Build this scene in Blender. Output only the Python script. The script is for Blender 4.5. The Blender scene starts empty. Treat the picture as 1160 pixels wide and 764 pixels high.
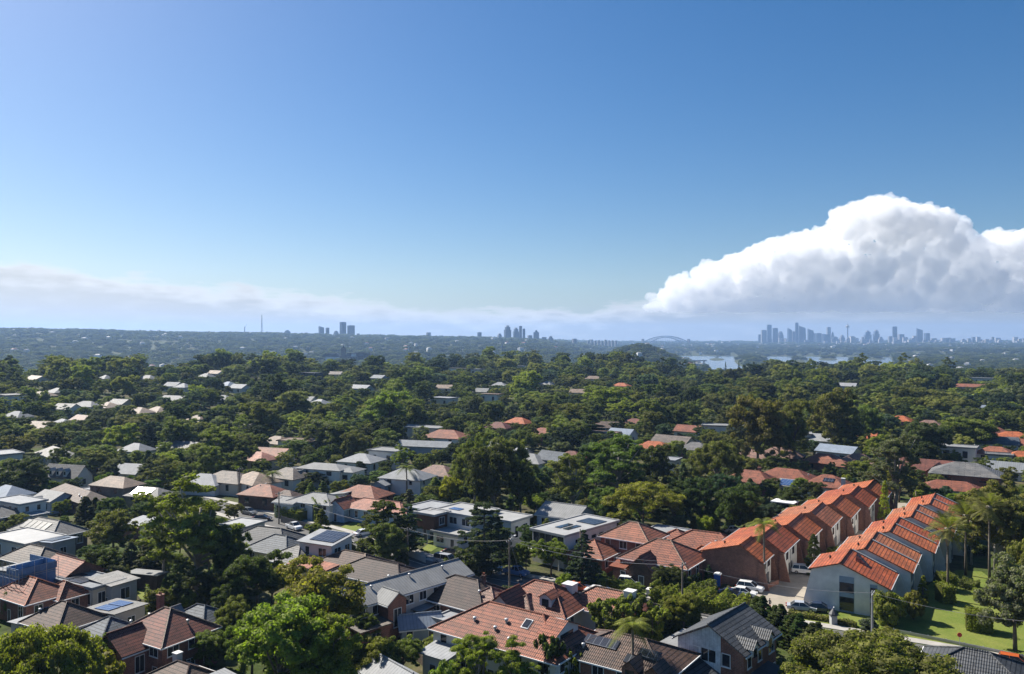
import bpy, math, random
import numpy as np
from mathutils import Vector, Matrix, noise
# ------------------------------------------------------------------ camera, sky, sun, exposure
S = bpy.context.scene
C = S.collection
F, HY, CH = 900.0, 386.0, 45.0            # focal length and horizon row of the photograph (1160 px wide), camera height
cam = bpy.data.objects.new('camera', bpy.data.cameras.new('camera')); C.objects.link(cam)
cam.location = (0, 0, CH); cam.rotation_euler = (math.pi/2, 0, 0)
cam.data.sensor_width = 36; cam.data.lens = 36*F/1160; cam.data.shift_y = 4/1160
cam.data.clip_start = 1; cam.data.clip_end = 90000
S.camera = cam
SUN_LEFT, SUN_EL = 50.0, 42.0             # degrees left of the view direction, above the horizon
sd = Vector((-math.sin(math.radians(SUN_LEFT))*math.cos(math.radians(SUN_EL)), math.cos(math.radians(SUN_LEFT))*math.cos(math.radians(SUN_EL)), math.sin(math.radians(SUN_EL))))
sl = bpy.data.lights.new('sun', 'SUN'); sl.energy = 4.9; sl.angle = math.radians(0.5); sl.color = (1, .94, .84)
so = bpy.data.objects.new('sun', sl); C.objects.link(so); so.rotation_euler = sd.to_track_quat('Z', 'Y').to_euler()
W = bpy.data.worlds.new('World'); S.world = W; W.use_nodes = True
def build_world():
    nt = W.node_tree; nt.nodes.clear()
    N = lambda t, **k: mk(nt, t, **k)
    out = N('ShaderNodeOutputWorld'); bg = N('ShaderNodeBackground'); bg.inputs['Strength'].default_value = 0.10
    sky = N('ShaderNodeTexSky'); sky.sky_type = 'NISHITA'; sky.sun_disc = False
    sky.sun_elevation = math.radians(SUN_EL); sky.sun_rotation = math.radians(-SUN_LEFT)
    sky.altitude = 100; sky.air_density = 1.0; sky.dust_density = 0.9; sky.ozone_density = 2.0
    tc = N('ShaderNodeTexCoord'); sp = N('ShaderNodeSeparateXYZ'); nt.links.new(tc.outputs['Generated'], sp.inputs[0])
    L = nt.links.new
    def M(op, a, b=None, c=None, clamp=False):
        m = N('ShaderNodeMath'); m.operation = op; m.use_clamp = clamp
        for i, v in enumerate((a, b, c)):
            if v is None: continue
            if isinstance(v, (int, float)): m.inputs[i].default_value = v
            else: L(v, m.inputs[i])
        return m.outputs[0]
    x, y, z = sp.outputs
    az = M('ARCTAN2', x, y)                              # 0 straight ahead, + to the right
    el = z
    cx = N('ShaderNodeCombineXYZ'); L(M('MULTIPLY', az, 5.0), cx.inputs[0]); L(M('MULTIPLY', el, 42.0), cx.inputs[1])
    n1 = N('ShaderNodeTexNoise'); n1.inputs['Scale'].default_value = 1.0; n1.inputs['Detail'].default_value = 8; n1.inputs['Roughness'].default_value = .6; L(cx.outputs[0], n1.inputs['Vector'])
    cx2 = N('ShaderNodeCombineXYZ'); L(M('MULTIPLY', az, 26.0), cx2.inputs[0]); L(M('MULTIPLY', el, 95.0), cx2.inputs[1])
    n2 = N('ShaderNodeTexNoise'); n2.inputs['Scale'].default_value = 1.0; n2.inputs['Detail'].default_value = 6; L(cx2.outputs[0], n2.inputs['Vector'])
    # top edge of the low cloud sheet: high at the left, lower ahead and towards the right
    topl = M('ADD', M('MULTIPLY_ADD', M('MULTIPLY_ADD', az, -1.55, -0.12, clamp=True), 0.062, 0.041), M('MULTIPLY', M('MULTIPLY_ADD', az, 4.0, -0.35, clamp=True), .040))
    edge = M('SUBTRACT', topl, el)                       # >0 below the top edge
    wob = M('ADD', M('MULTIPLY', M('SUBTRACT', n1.outputs['Fac'], .5), .050), M('MULTIPLY', M('SUBTRACT', n2.outputs['Fac'], .5), .034))
    cov = M('DIVIDE', M('ADD', edge, wob), .010, clamp=True)
    cov = M('MULTIPLY', cov, .93)
    behind = M('GREATER_THAN', y, -.2)
    cov = M('MULTIPLY', cov, M('MULTIPLY', behind, 1.0))
    # thin bright tops, duller underneath; duller away from the sun
    deep = M('ADD', M('DIVIDE', M('ADD', edge, wob), .030, clamp=True), M('MULTIPLY', M('SUBTRACT', n2.outputs['Fac'], .5), 1.1), clamp=True)
    mixd = N('ShaderNodeMix'); mixd.data_type = 'RGBA'; L(M('MULTIPLY_ADD', az, 1.1, .55, clamp=True), mixd.inputs['Factor']); mixd.inputs['A'].default_value = CLOUD_L; mixd.inputs['B'].default_value = CLOUD_R
    mixc = N('ShaderNodeMix'); mixc.data_type = 'RGBA'; L(deep, mixc.inputs['Factor'])
    mixc.inputs['A'].default_value = CLOUD_T; L(mixd.outputs['Result'], mixc.inputs['B'])
    mix = N('ShaderNodeMix'); mix.data_type = 'RGBA'; L(cov, mix.inputs['Factor'])
    hs = N('ShaderNodeHueSaturation'); hs.inputs['Saturation'].default_value = SKY_SAT; hs.inputs['Value'].default_value = SKY_VAL; L(sky.outputs[0], hs.inputs['Color'])
    tn = N('ShaderNodeMix'); tn.data_type = 'RGBA'; tn.blend_type = 'MULTIPLY'; tn.inputs['Factor'].default_value = 1; tn.inputs['B'].default_value = SKY_TINT; L(hs.outputs[0], tn.inputs['A'])
    L(tn.outputs['Result'], mix.inputs['A']); L(mixc.outputs['Result'], mix.inputs['B'])
    L(mix.outputs['Result'], bg.inputs['Color']); L(bg.outputs[0], out.inputs[0])
CLOUD_L, CLOUD_R, CLOUD_T = (3.6, 3.48, 3.2, 1), (2.25, 2.25, 2.2, 1), (5.1, 5.05, 4.9, 1)
SKY_TINT = (.93, .96, 1.03, 1)
SKY_SAT, SKY_VAL = 1.42, 0.50
def mk(nt, t, **k):
    n = nt.nodes.new(t)
    for a, b in k.items(): setattr(n, a, b)
    return n
build_world()
S.view_settings.view_transform = 'Standard'; S.view_settings.look = 'None'
S.view_settings.exposure = 1.0; S.view_settings.gamma = 1.0; S.view_settings.use_curve_mapping = False
cy = S.cycles
cy.max_bounces = 24; cy.diffuse_bounces = 4; cy.glossy_bounces = 2; cy.transmission_bounces = 3; cy.volume_bounces = 24; cy.transparent_max_bounces = 8
cy.use_denoising = True; cy.caustics_reflective = False; cy.caustics_refractive = False
try: cy.denoiser = 'OPENIMAGEDENOISE'; cy.denoising_prefilter = 'ACCURATE'
except Exception: pass
cy.sample_clamp_indirect = 4.0
R_ = random.Random(7)
rng = np.random.default_rng(11)
rad = math.radians
# ------------------------------------------------------------------ terrain
def sstep(a, b, x):
    t = np.clip((x-a)/(b-a), 0, 1); return t*t*(3-2*t)
_q = [0, 250, 450, 580, 700, 790, 900, 1160]
def crest(q):
    dc = np.interp(q, _q, [640, 720, 850, 1050, 1000, 860, 900, 900])
    yc = np.interp(q, _q, [402, 401, 403, 399, 402, 418, 408, 412])
    return dc, np.maximum(45-(yc-HY)/F*dc-20, -6)
def tz(x, y):
    x = np.asarray(x, float); y = np.asarray(y, float)
    d = np.hypot(x, y); q = np.clip(580+F*x/np.maximum(y, 1), -150, 1310)
    front = sstep(-.2, .5, y/np.maximum(d, 1))
    dc, zc = crest(q)
    z = zc*sstep(290, dc, d)
    wl = 1-sstep(600, 720, q)
    zv = -28*wl-45*(1-wl)
    z = z+(zv-zc)*sstep(dc+40, dc+650, d)
    zh = np.interp(q, [-150, 40, 120, 200, 300, 450, 560, 620, 700], [92, 96, 90, 80, 76, 60, 50, 36, 30])
    left = zv+(zh-zv)*sstep(1500, 5000, d); left = np.where(d > 5000, left+(40-zh)*sstep(5000, 14000, d), left)
    right = np.interp(d, [1700, 2900, 4350, 5000, 8000, 14000], [-45, -44, -44, -22, 2, 40])
    right = right+70*np.exp(-((q-722)/50)**2)*np.exp(-((d-2350)/420)**2)+16*np.exp(-((q-850)/15)**2)*np.exp(-((d-3500)/800)**2)
    right = right+sum(a*np.exp(-((q-qq)/w)**2)*np.exp(-((d-dd)/300)**2) for qq, dd, w, a in ((905, 3500, 9, 9), (938, 3900, 12, 9), (968, 3600, 8, 10), (990, 4100, 14, 9), (775, 3200, 8, 8), (812, 3700, 10, 8)))
    right = right+16*sstep(1003, 1030, q)*sstep(1700, 2300, d)*(1-sstep(4400, 6000, d))
    far = wl*left+(1-wl)*right
    z = np.where(d > 1700, far, np.where(d > dc+650, zv+(far-zv)*sstep(1500, 1700, d), z))
    return z*front
def tz1(x, y): return float(tz(x, y))
_dd = np.concatenate([np.arange(60, 400, .25), np.arange(400, 1500, 1), np.arange(1500, 12000, 8)])
def P(px, py, h=0.0):
    """world point seen at photograph pixel (px,py), h metres above the ground"""
    kx = (px-580)/F; kz = -(py-HY)/F
    xs = kx*_dd; zs = CH+kz*_dd
    below = np.nonzero(zs <= tz(xs, _dd)+h)[0]
    i = below[0] if len(below) else len(_dd)-1
    d = float(_dd[i]); return Vector((kx*d, d, tz1(kx*d, d)))
def pix(x, y, z): return 580+F*x/y, HY-F*(z-CH)/y
# ------------------------------------------------------------------ materials
MATS = {}
def nodes(name):
    m = bpy.data.materials.new(name); m.use_nodes = True; nt = m.node_tree
    b = nt.nodes['Principled BSDF']; return m, nt, b
def ramp2(nt, fac, c1, c2, p1=.3, p2=.7):
    r = mk(nt, 'ShaderNodeValToRGB'); e = r.color_ramp.elements
    e[0].position = p1; e[1].position = p2; e[0].color = (*c1, 1); e[1].color = (*c2, 1)
    nt.links.new(fac, r.inputs[0]); return r.outputs[0]
def sc(c, k): return tuple(min(1, v*k) for v in c[:3])
def noise_n(nt, vec, scale, detail=4, rough=.6):
    n = mk(nt, 'ShaderNodeTexNoise'); n.inputs['Scale'].default_value = scale; n.inputs['Detail'].default_value = detail; n.inputs['Roughness'].default_value = rough
    if vec is not None: nt.links.new(vec, n.inputs['Vector'])
    return n.outputs['Fac']
def mulc(nt, a, b):
    m = mk(nt, 'ShaderNodeMix', data_type='RGBA', blend_type='MULTIPLY'); m.inputs['Factor'].default_value = 1
    nt.links.new(a, m.inputs['A']); nt.links.new(b, m.inputs['B']); return m.outputs['Result']
def bump(nt, b, h, strength=.5, dist=.05):
    n = mk(nt, 'ShaderNodeBump'); n.inputs['Strength'].default_value = strength; n.inputs['Distance'].default_value = dist
    nt.links.new(h, n.inputs['Height']); nt.links.new(n.outputs[0], b.inputs['Normal'])
def mat_plain(name, col, rough=.7, var=.25, scale=.6, metal=0, spec=.3):
    if name in MATS: return MATS[name]
    m, nt, b = nodes(name); tc = mk(nt, 'ShaderNodeTexCoord')
    f = noise_n(nt, tc.outputs['Object'], scale, 6, .65)
    c = ramp2(nt, f, sc(col, 1-var), sc(col, 1+var*.6))
    nt.links.new(c, b.inputs['Base Color']); b.inputs['Roughness'].default_value = rough; b.inputs['Metallic'].default_value = metal
    b.inputs['Specular IOR Level'].default_value = spec
    MATS[name] = m; return m
def mat_brickish(name, col, col2, mortar, bw, rh, msize, rough=.85, bstr=.5, bdist=.03, offset=.5, var=.45, vscale=.35, spec=.25, smooth=.3):
    if name in MATS: return MATS[name]
    m, nt, b = nodes(name); uv = mk(nt, 'ShaderNodeTexCoord'); br = mk(nt, 'ShaderNodeTexBrick')
    br.offset = offset
    for k, v in (('Scale', 1), ('Brick Width', bw), ('Row Height', rh), ('Mortar Size', msize), ('Mortar Smooth', smooth), ('Bias', 0)): br.inputs[k].default_value = v
    br.inputs['Color1'].default_value = (*col, 1); br.inputs['Color2'].default_value = (*col2, 1); br.inputs['Mortar'].default_value = (*mortar, 1)
    nt.links.new(uv.outputs['UV'], br.inputs['Vector'])
    f = noise_n(nt, uv.outputs['Object'], vscale, 7, .7)
    g = noise_n(nt, uv.outputs['Object'], 3.1, 4, .7)
    c = ramp2(nt, f, (1-var,)*3, (1+var*.25,)*3, .28, .66); c2 = ramp2(nt, g, (.72, .72, .74), (1.0, 1.0, 1.0), .3, .6)
    o = mulc(nt, mulc(nt, br.outputs['Color'], c), c2)
    nt.links.new(o, b.inputs['Base Color']); b.inputs['Roughness'].default_value = rough; b.inputs['Specular IOR Level'].default_value = spec
    inv = mk(nt, 'ShaderNodeMath', operation='SUBTRACT'); inv.inputs[0].default_value = 1; nt.links.new(br.outputs['Fac'], inv.inputs[1])
    bump(nt, b, inv.outputs[0], bstr, bdist)
    MATS[name] = m; return m
def mat_tile(name, col, dark=.22):
    """concrete or clay roof tiles: courses with a shadow line, slight wave across, weathering"""
    if name in MATS: return MATS[name]
    m, nt, b = nodes(name); tc = mk(nt, 'ShaderNodeTexCoord')
    br = mk(nt, 'ShaderNodeTexBrick'); br.offset = .37
    for k, v in (('Scale', 1), ('Brick Width', 4.3), ('Row Height', .60), ('Mortar Size', .085), ('Mortar Smooth', .6), ('Bias', 0)): br.inputs[k].default_value = v
    br.inputs['Color1'].default_value = (*sc(col, 1.12), 1); br.inputs['Color2'].default_value = (*sc(col, .82), 1); br.inputs['Mortar'].default_value = (*sc(col, dark), 1)
    nt.links.new(tc.outputs['UV'], br.inputs['Vector'])
    f = noise_n(nt, tc.outputs['Object'], .45, 8, .7); g = noise_n(nt, tc.outputs['Object'], 4.0, 3, .7)
    c = ramp2(nt, f, (.50, .57, .62), (1.14, 1.1, 1.06), .3, .66); c2 = ramp2(nt, g, (.62, .62, .62), (1.05, 1.05, 1.05), .32, .6)
    nt.links.new(mulc(nt, mulc(nt, br.outputs['Color'], c), c2), b.inputs['Base Color'])
    b.inputs['Roughness'].default_value = .62; b.inputs['Specular IOR Level'].default_value = .35
    sep = mk(nt, 'ShaderNodeSeparateXYZ'); nt.links.new(tc.outputs['UV'], sep.inputs[0])
    def M(op, a, v, c=None):
        n = mk(nt, 'ShaderNodeMath', operation=op); nt.links.new(a, n.inputs[0])
        if isinstance(v, (int, float)): n.inputs[1].default_value = v
        else: nt.links.new(v, n.inputs[1])
        return n.outputs[0]
    wv = M('SINE', M('MULTIPLY', sep.outputs[0], 2*math.pi/.30), 0)
    st = M('FRACT', M('DIVIDE', sep.outputs[1], .62), 0)
    h = M('SUBTRACT', M('MULTIPLY', wv, .45), st)
    bump(nt, b, h, .9, .055)
    MATS[name] = m; return m
def mat_metal(name, col, pitch=.6, rough=.7, metal=.0):
    if name in MATS: return MATS[name]
    m, nt, b = nodes(name); tc = mk(nt, 'ShaderNodeTexCoord')
    sep = mk(nt, 'ShaderNodeSeparateXYZ'); nt.links.new(tc.outputs['UV'], sep.inputs[0])
    a = mk(nt, 'ShaderNodeMath', operation='MULTIPLY'); a.inputs[1].default_value = 1/pitch; nt.links.new(sep.outputs[0], a.inputs[0])
    fr = mk(nt, 'ShaderNodeMath', operation='FRACT'); nt.links.new(a.outputs[0], fr.inputs[0])
    gt = mk(nt, 'ShaderNodeMath', operation='GREATER_THAN'); gt.inputs[1].default_value = .82; nt.links.new(fr.outputs[0], gt.inputs[0])
    f = noise_n(nt, tc.outputs['Object'], .4, 7, .7)
    c = ramp2(nt, f, sc(col, .72), sc(col, 1.08), .3, .7)
    nt.links.new(mulc(nt, c, ramp2(nt, gt.outputs[0], (1, 1, 1), (.74, .74, .76), 0, 1)), b.inputs['Base Color'])
    b.inputs['Roughness'].default_value = rough; b.inputs['Metallic'].default_value = metal; b.inputs['Specular IOR Level'].default_value = .2
    bump(nt, b, gt.outputs[0], .6, .06)
    MATS[name] = m; return m
def mat_leaf(name='foliage', trans=.42, lo=.6, hi=1.55):
    if name in MATS: return MATS[name]
    m, nt, b = nodes(name); oi = mk(nt, 'ShaderNodeObjectInfo'); ge = mk(nt, 'ShaderNodeNewGeometry'); tc = mk(nt, 'ShaderNodeTexCoord')
    f = noise_n(nt, tc.outputs['Object'], .55, 3, .6)
    c = ramp2(nt, f, (lo, lo, lo*1.05), (hi, hi*.98, hi*.85), .3, .7)
    c2 = ramp2(nt, ge.outputs['Random Per Island'], (.6, .62, .62), (1.35, 1.3, 1.15), 0, 1)
    col = mulc(nt, mulc(nt, oi.outputs['Color'], c), c2)
    nt.links.new(col, b.inputs['Base Color']); b.inputs['Roughness'].default_value = .65; b.inputs['Specular IOR Level'].default_value = .16
    t = mk(nt, 'ShaderNodeBsdfTranslucent'); y = mk(nt, 'ShaderNodeMix', data_type='RGBA', blend_type='MULTIPLY'); y.inputs['Factor'].default_value = 1
    y.inputs['B'].default_value = (1.3, 1.55, .5, 1); nt.links.new(col, y.inputs['A']); nt.links.new(y.outputs['Result'], t.inputs['Color'])
    mx = mk(nt, 'ShaderNodeMixShader'); mx.inputs[0].default_value = trans
    nt.links.new(b.outputs[0], mx.inputs[1]); nt.links.new(t.outputs[0], mx.inputs[2]); nt.links.new(mx.outputs[0], nt.nodes['Material Output'].inputs[0])
    MATS[name] = m; return m
def mat_ground():
    m, nt, b = nodes('garden_ground'); tc = mk(nt, 'ShaderNodeTexCoord'); v = tc.outputs['Object']
    f = noise_n(nt, v, .045, 5, .7); g = noise_n(nt, v, .5, 6, .75); h = noise_n(nt, v, .11, 4, .6)
    c = ramp2(nt, f, (.060, .085, .022), (.10, .085, .055), .42, .60)
    c2 = ramp2(nt, g, (.45, .45, .45), (1.3, 1.3, 1.2), .3, .7); c3 = ramp2(nt, h, (.55, .6, .55), (1.2, 1.2, 1.1), .35, .65)
    nt.links.new(mulc(nt, mulc(nt, c, c2), c3), b.inputs['Base Color']); b.inputs['Roughness'].default_value = .95; b.inputs['Specular IOR Level'].default_value = .1
    bump(nt, b, g, .6, .2); return m
def mat_grass(name='lawn_grass', a=(.105, .150, .024), c_=(.19, .205, .05), s=.16):
    if name in MATS: return MATS[name]
    m, nt, b = nodes(name); tc = mk(nt, 'ShaderNodeTexCoord'); v = tc.outputs['Object']
    f = noise_n(nt, v, s, 6, .7); g = noise_n(nt, v, 3.2, 5, .8)
    nt.links.new(mulc(nt, ramp2(nt, f, a, c_, .35, .68), ramp2(nt, g, (.7, .7, .7), (1.25, 1.25, 1.2), .3, .7)), b.inputs['Base Color'])
    b.inputs['Roughness'].default_value = .9; b.inputs['Specular IOR Level'].default_value = .15; bump(nt, b, g, .7, .08); MATS[name] = m; return m
def mat_glass():
    m, nt, b = nodes('window_glass'); b.inputs['Base Color'].default_value = (.018, .022, .028, 1); b.inputs['Roughness'].default_value = .06; b.inputs['Specular IOR Level'].default_value = .6; return m
def mat_solar(name, col, line):
    if name in MATS: return MATS[name]
    m = mat_brickish(name, col, sc(col, 1.15), line, 1.0, 1.65, .05, .27, .1, .005, 0, .1, .5, .6, .1); return m
def mat_paint(name, col, rough=.25):
    if name in MATS: return MATS[name]
    m, nt, b = nodes(name); tc = mk(nt, 'ShaderNodeTexCoord'); f = noise_n(nt, tc.outputs['Object'], 1.5, 3, .5)
    nt.links.new(ramp2(nt, f, sc(col, .9), sc(col, 1.03)), b.inputs['Base Color']); b.inputs['Roughness'].default_value = rough; b.inputs['Coat Weight'].default_value = .6
    b.inputs['Coat Roughness'].default_value = .08; MATS[name] = m; return m
T = {}   # roofs
for n, c in dict(orange=(.52, .145, .05), fadedorange=(.47, .165, .075), deeporange=(.46, .11, .04), rust=(.30, .10, .055), terracotta=(.34, .125, .07), brown=(.125, .075, .055), darkbrown=(.075, .048, .040), redbrown=(.20, .062, .040), tan=(.30, .21, .15),
                 slate=(.10, .12, .145), grey=(.20, .195, .19), greybrown=(.19, .155, .13), charcoal=(.075, .08, .088), salmon=(.50, .22, .15), pinkbrown=(.28, .16, .12)).items():
    T[n] = mat_tile(n+'_roof_tiles', c)
for n, c in dict(m_white=(.31, .32, .33), m_grey=(.27, .28, .29), m_blue=(.23, .275, .34), m_dark=(.085, .09, .10), m_mid=(.22, .235, .25), m_light=(.25, .253, .25)).items():
    T[n] = mat_metal(n[2:]+'_metal_roof', c)
T['membrane'] = mat_plain('white_roof_membrane', (.32, .32, .315), .6, .18, .35)
T['glint'] = mat_metal('shiny_metal_roof', (.50, .50, .49), .6, .45, .35)
Wm = dict(brick=mat_brickish('red_brick', (.32, .115, .072), (.23, .085, .058), (.32, .26, .21), .46, .16, .02),
          darkbrick=mat_brickish('brown_brick', (.12, .07, .05), (.085, .05, .04), (.15, .12, .10), .46, .16, .02),
          tanbrick=mat_brickish('cream_brick', (.36, .28, .19), (.30, .22, .15), (.34, .30, .25), .46, .16, .02),
          townbrick=mat_brickish('townhouse_brick', (.32, .135, .085), (.24, .10, .068), (.32, .25, .20), .46, .16, .02),
          white=mat_plain('white_render', (.62, .61, .59), .8, .12, .5), cream=mat_plain('cream_render', (.52, .47, .39), .8, .14, .5), grey=mat_plain('grey_render', (.36, .37, .38), .8, .15, .5),
          dark=mat_plain('dark_cladding', (.06, .065, .075), .7, .2), bluegrey=mat_plain('blue_grey_cladding', (.25, .31, .38), .7, .15),
          boards=mat_brickish('white_weatherboard', (.72, .73, .74), (.68, .69, .71), (.40, .41, .43), 40, .2, .012, .7, .6, .03),
          blueboards=mat_brickish('pale_blue_weatherboard', (.42, .52, .64), (.38, .48, .60), (.25, .30, .38), 40, .2, .012, .7, .6, .03),
          battens=mat_brickish('white_batten_cladding', (.72, .73, .74), (.70, .71, .72), (.42, .43, .46), .6, 40, .02, .7, .6, .03, 0),
          timber=mat_brickish('brown_timber_cladding', (.17, .075, .04), (.13, .06, .035), (.05, .025, .015), .18, 40, .012, .65, .5, .02, 0),
          town=mat_plain('townhouse_white_render', (.70, .67, .62), .85, .2, .5), sandstone=mat_brickish('sandstone', (.20, .155, .11), (.16, .125, .09), (.14, .11, .09), .9, .4, .02))
GLASS = mat_glass()
TRIM = mat_plain('white_trim', (.72, .72, .71), .5, .1, 1); DTRIM = mat_plain('dark_trim', (.07, .07, .075), .5, .1, 1)
CAPS = {'orange': (.52, .19, .09)}
SOLB = mat_solar('blue_solar_cells', (.035, .075, .19), (.20, .26, .36)); SOLD = mat_solar('black_solar_cells', (.016, .02, .032), (.12, .13, .15)); SOLG = mat_solar('olive_pool_heating_mat', (.085, .085, .065), (.26, .25, .22))
LEAF = mat_leaf(); HEDGE = LEAF
BARK = mat_plain('bark', (.16, .13, .10), .9, .4, 1.2); PALEBARK = mat_plain('pale_gum_bark', (.30, .27, .23), .85, .35, .8)
CONC = mat_plain('concrete', (.36, .34, .31), .9, .25, .5); ASPH = mat_plain('asphalt', (.115, .112, .108), .9, .3, .25); PAVE = mat_plain('sandy_paving', (.31, .275, .225), .9, .22, .4)
GRASS = mat_grass(); STEEL = mat_plain('galvanised_steel', (.42, .43, .44), .45, .15, 1, .6); POLE = mat_plain('weathered_timber_pole', (.20, .165, .13), .9, .3, 1)
PALING = mat_brickish('timber_palings', (.16, .125, .095), (.12, .095, .075), (.05, .04, .03), .11, 30, .012, .9, .4, .02, 0)
CONTAIN = mat_paint('blue_plastic', (.04, .13, .42), .4); RED = mat_plain('red_paint', (.5, .04, .03), .5, .1)
# ------------------------------------------------------------------ mesh builder and tags
class MB:
    def __init__(s): s.v = []; s.f = []
    def face(s, pts):
        i = len(s.v); s.v += [tuple(p) for p in pts]; s.f.append(tuple(range(i, i+len(pts))))
    def box(s, x0, x1, y0, y1, z0, z1): s.prism([(x0, y0), (x1, y0), (x1, y1), (x0, y1)], z0, z1)
    def prism(s, poly, z0, z1):
        n = len(poly); i = len(s.v)
        s.v += [(x, y, z0) for x, y in poly]+[(x, y, z1) for x, y in poly]
        s.f.append(tuple(range(i+n-1, i-1, -1))); s.f.append(tuple(range(i+n, i+2*n)))
        for k in range(n): j = (k+1) % n; s.f.append((i+k, i+j, i+n+j, i+n+k))
    def xz(s, poly, y0, y1):
        """profile in the x-z plane (counter-clockwise seen from -y), extruded along y"""
        n = len(poly); i = len(s.v)
        s.v += [(x, y0, z) for x, z in poly]+[(x, y1, z) for x, z in poly]
        s.f.append(tuple(range(i, i+n))); s.f.append(tuple(range(i+2*n-1, i+n-1, -1)))
        for k in range(n): j = (k+1) % n; s.f.append((i+j, i+k, i+n+k, i+n+j))
    def slab(s, a, b, c, d, t):
        """a quad thickened downwards along its normal"""
        a, b, c, d = map(Vector, (a, b, c, d)); n = (b-a).cross(d-a).normalized()*t
        p = [a, b, c, d]; i = len(s.v); s.v += [tuple(x) for x in p]+[tuple(x-n) for x in p]
        s.f += [(i, i+1, i+2, i+3), (i+7, i+6, i+5, i+4)]+[(i+(k+1) % 4, i+k, i+4+k, i+4+(k+1) % 4) for k in range(4)]
    def bar(s, a, b, w, h=None):
        s.tube([a, b], [w/2, w/2], 4, math.pi/4)
    def tube(s, pts, rs, n=8, ph=0):
        pts = [Vector(p) for p in pts]; i = len(s.v)
        for k, p in enumerate(pts):
            t = (pts[min(k+1, len(pts)-1)]-pts[max(k-1, 0)]).normalized()
            u = t.cross(Vector((0, 0, 1)) if abs(t.z) < .95 else Vector((1, 0, 0))).normalized(); w = t.cross(u)
            for j in range(n): a = ph+2*math.pi*j/n; s.v.append(tuple(p+(u*math.cos(a)+w*math.sin(a))*rs[k]))
        for k in range(len(pts)-1):
            for j in range(n): l = (j+1) % n; s.f.append((i+k*n+j, i+k*n+l, i+(k+1)*n+l, i+(k+1)*n+j))
        s.f.append(tuple(range(i+n-1, i-1, -1))); e = i+(len(pts)-1)*n; s.f.append(tuple(range(e, e+n)))
    def add(s, v, f, off=(0, 0, 0)):
        i = len(s.v); s.v += [(a[0]+off[0], a[1]+off[1], a[2]+off[2]) for a in v]; s.f += [tuple(k+i for k in g) for g in f]
    def build(s, name, mat, parent=None, smooth=False, uv=True):
        me = bpy.data.meshes.new(name); me.from_pydata(s.v, [], s.f)
        if uv and len(s.f): set_uv(me)
        if smooth: me.polygons.foreach_set('use_smooth', [True]*len(me.polygons))
        me.materials.append(mat); o = bpy.data.objects.new(name, me); C.objects.link(o)
        if parent: o.parent = parent
        return o
def set_uv(me):
    n = len(me.polygons); nl = len(me.loops)
    nor = np.empty(n*3); me.polygons.foreach_get('normal', nor); nor = nor.reshape(-1, 3)
    co = np.empty(len(me.vertices)*3); me.vertices.foreach_get('co', co); co = co.reshape(-1, 3)
    lt = np.empty(n, int); me.polygons.foreach_get('loop_total', lt); vi = np.empty(nl, int); me.loops.foreach_get('vertex_index', vi)
    h = np.stack([-nor[:, 1], nor[:, 0], np.zeros(n)], 1); L = np.linalg.norm(h, axis=1); flat = L < .02
    h[flat] = (1, 0, 0); L[flat] = 1; h /= L[:, None]; sl_ = np.cross(nor, h)
    H = np.repeat(h, lt, 0); SL = np.repeat(sl_, lt, 0); p = co[vi]
    uv = np.stack([(p*H).sum(1), (p*SL).sum(1)], 1)
    lay = me.uv_layers.new(name='UVMap'); lay.data.foreach_set('uv', uv.astype(np.float32).ravel())
def np_mesh(name, v, f, mat, smooth=False):
    me = bpy.data.meshes.new(name); k = f.shape[1]
    me.vertices.add(len(v)); me.vertices.foreach_set('co', v.astype(np.float32).ravel())
    me.loops.add(f.size); me.loops.foreach_set('vertex_index', f.astype(np.int32).ravel())
    me.polygons.add(len(f)); me.polygons.foreach_set('loop_start', np.arange(0, f.size, k, dtype=np.int32))
    try: me.polygons.foreach_set('loop_total', np.full(len(f), k, np.int32))
    except Exception: pass
    if smooth: me.polygons.foreach_set('use_smooth', np.ones(len(f), bool))
    me.update(calc_edges=True); me.validate(); me.materials.append(mat); return me
USED = {}
def tag(o, label, cat, group=None):
    o['label'] = label; o['category'] = cat
    if group: o['group'] = group
    USED.setdefault(label, []).append(o); return o
def thing(name, loc, rz=0.0):
    o = bpy.data.objects.new(name, None); C.objects.link(o); o.location = loc; o.rotation_euler = (0, 0, rz); o.empty_display_size = .5; return o
def struct(o, kind='structure'): o['kind'] = kind; return o
AUTO = []      # (object, base label, px) : repeats whose labels get a rank if they clash
LAND = []      # (px, py, short phrase) of things other labels can point at
KEEP = []      # pixel boxes of things trees must not hide: (x0,x1,y0,y1,dist)
FOOT = []      # (x,y,r) footprints
# ------------------------------------------------------------------ ground, water, roads, lawns, haze
def build_ground():
    az = np.concatenate([np.linspace(-48, 48, 289), np.linspace(48, 312, 45)[1:-1]])*math.pi/180
    rr = np.concatenate([[1, 30, 60, 90], np.arange(110, 290, 20), np.geomspace(290, 1700, 60), np.geomspace(1760, 14000, 90)])
    A, Rr = np.meshgrid(az, rr); x = Rr*np.sin(A); y = Rr*np.cos(A); z = tz(x, y)
    v = np.stack([x, y, z], -1).reshape(-1, 3); na = len(az); nr = len(rr)
    i, j = np.meshgrid(np.arange(nr-1), np.arange(na), indexing='ij'); j2 = (j+1) % na
    f = np.stack([i*na+j, (i+1)*na+j, (i+1)*na+j2, i*na+j2], -1).reshape(-1, 4)[:, ::-1]
    o = bpy.data.objects.new('ground', np_mesh('ground', v, f, mat_ground(), True)); C.objects.link(o); struct(o)
build_ground()
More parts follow.
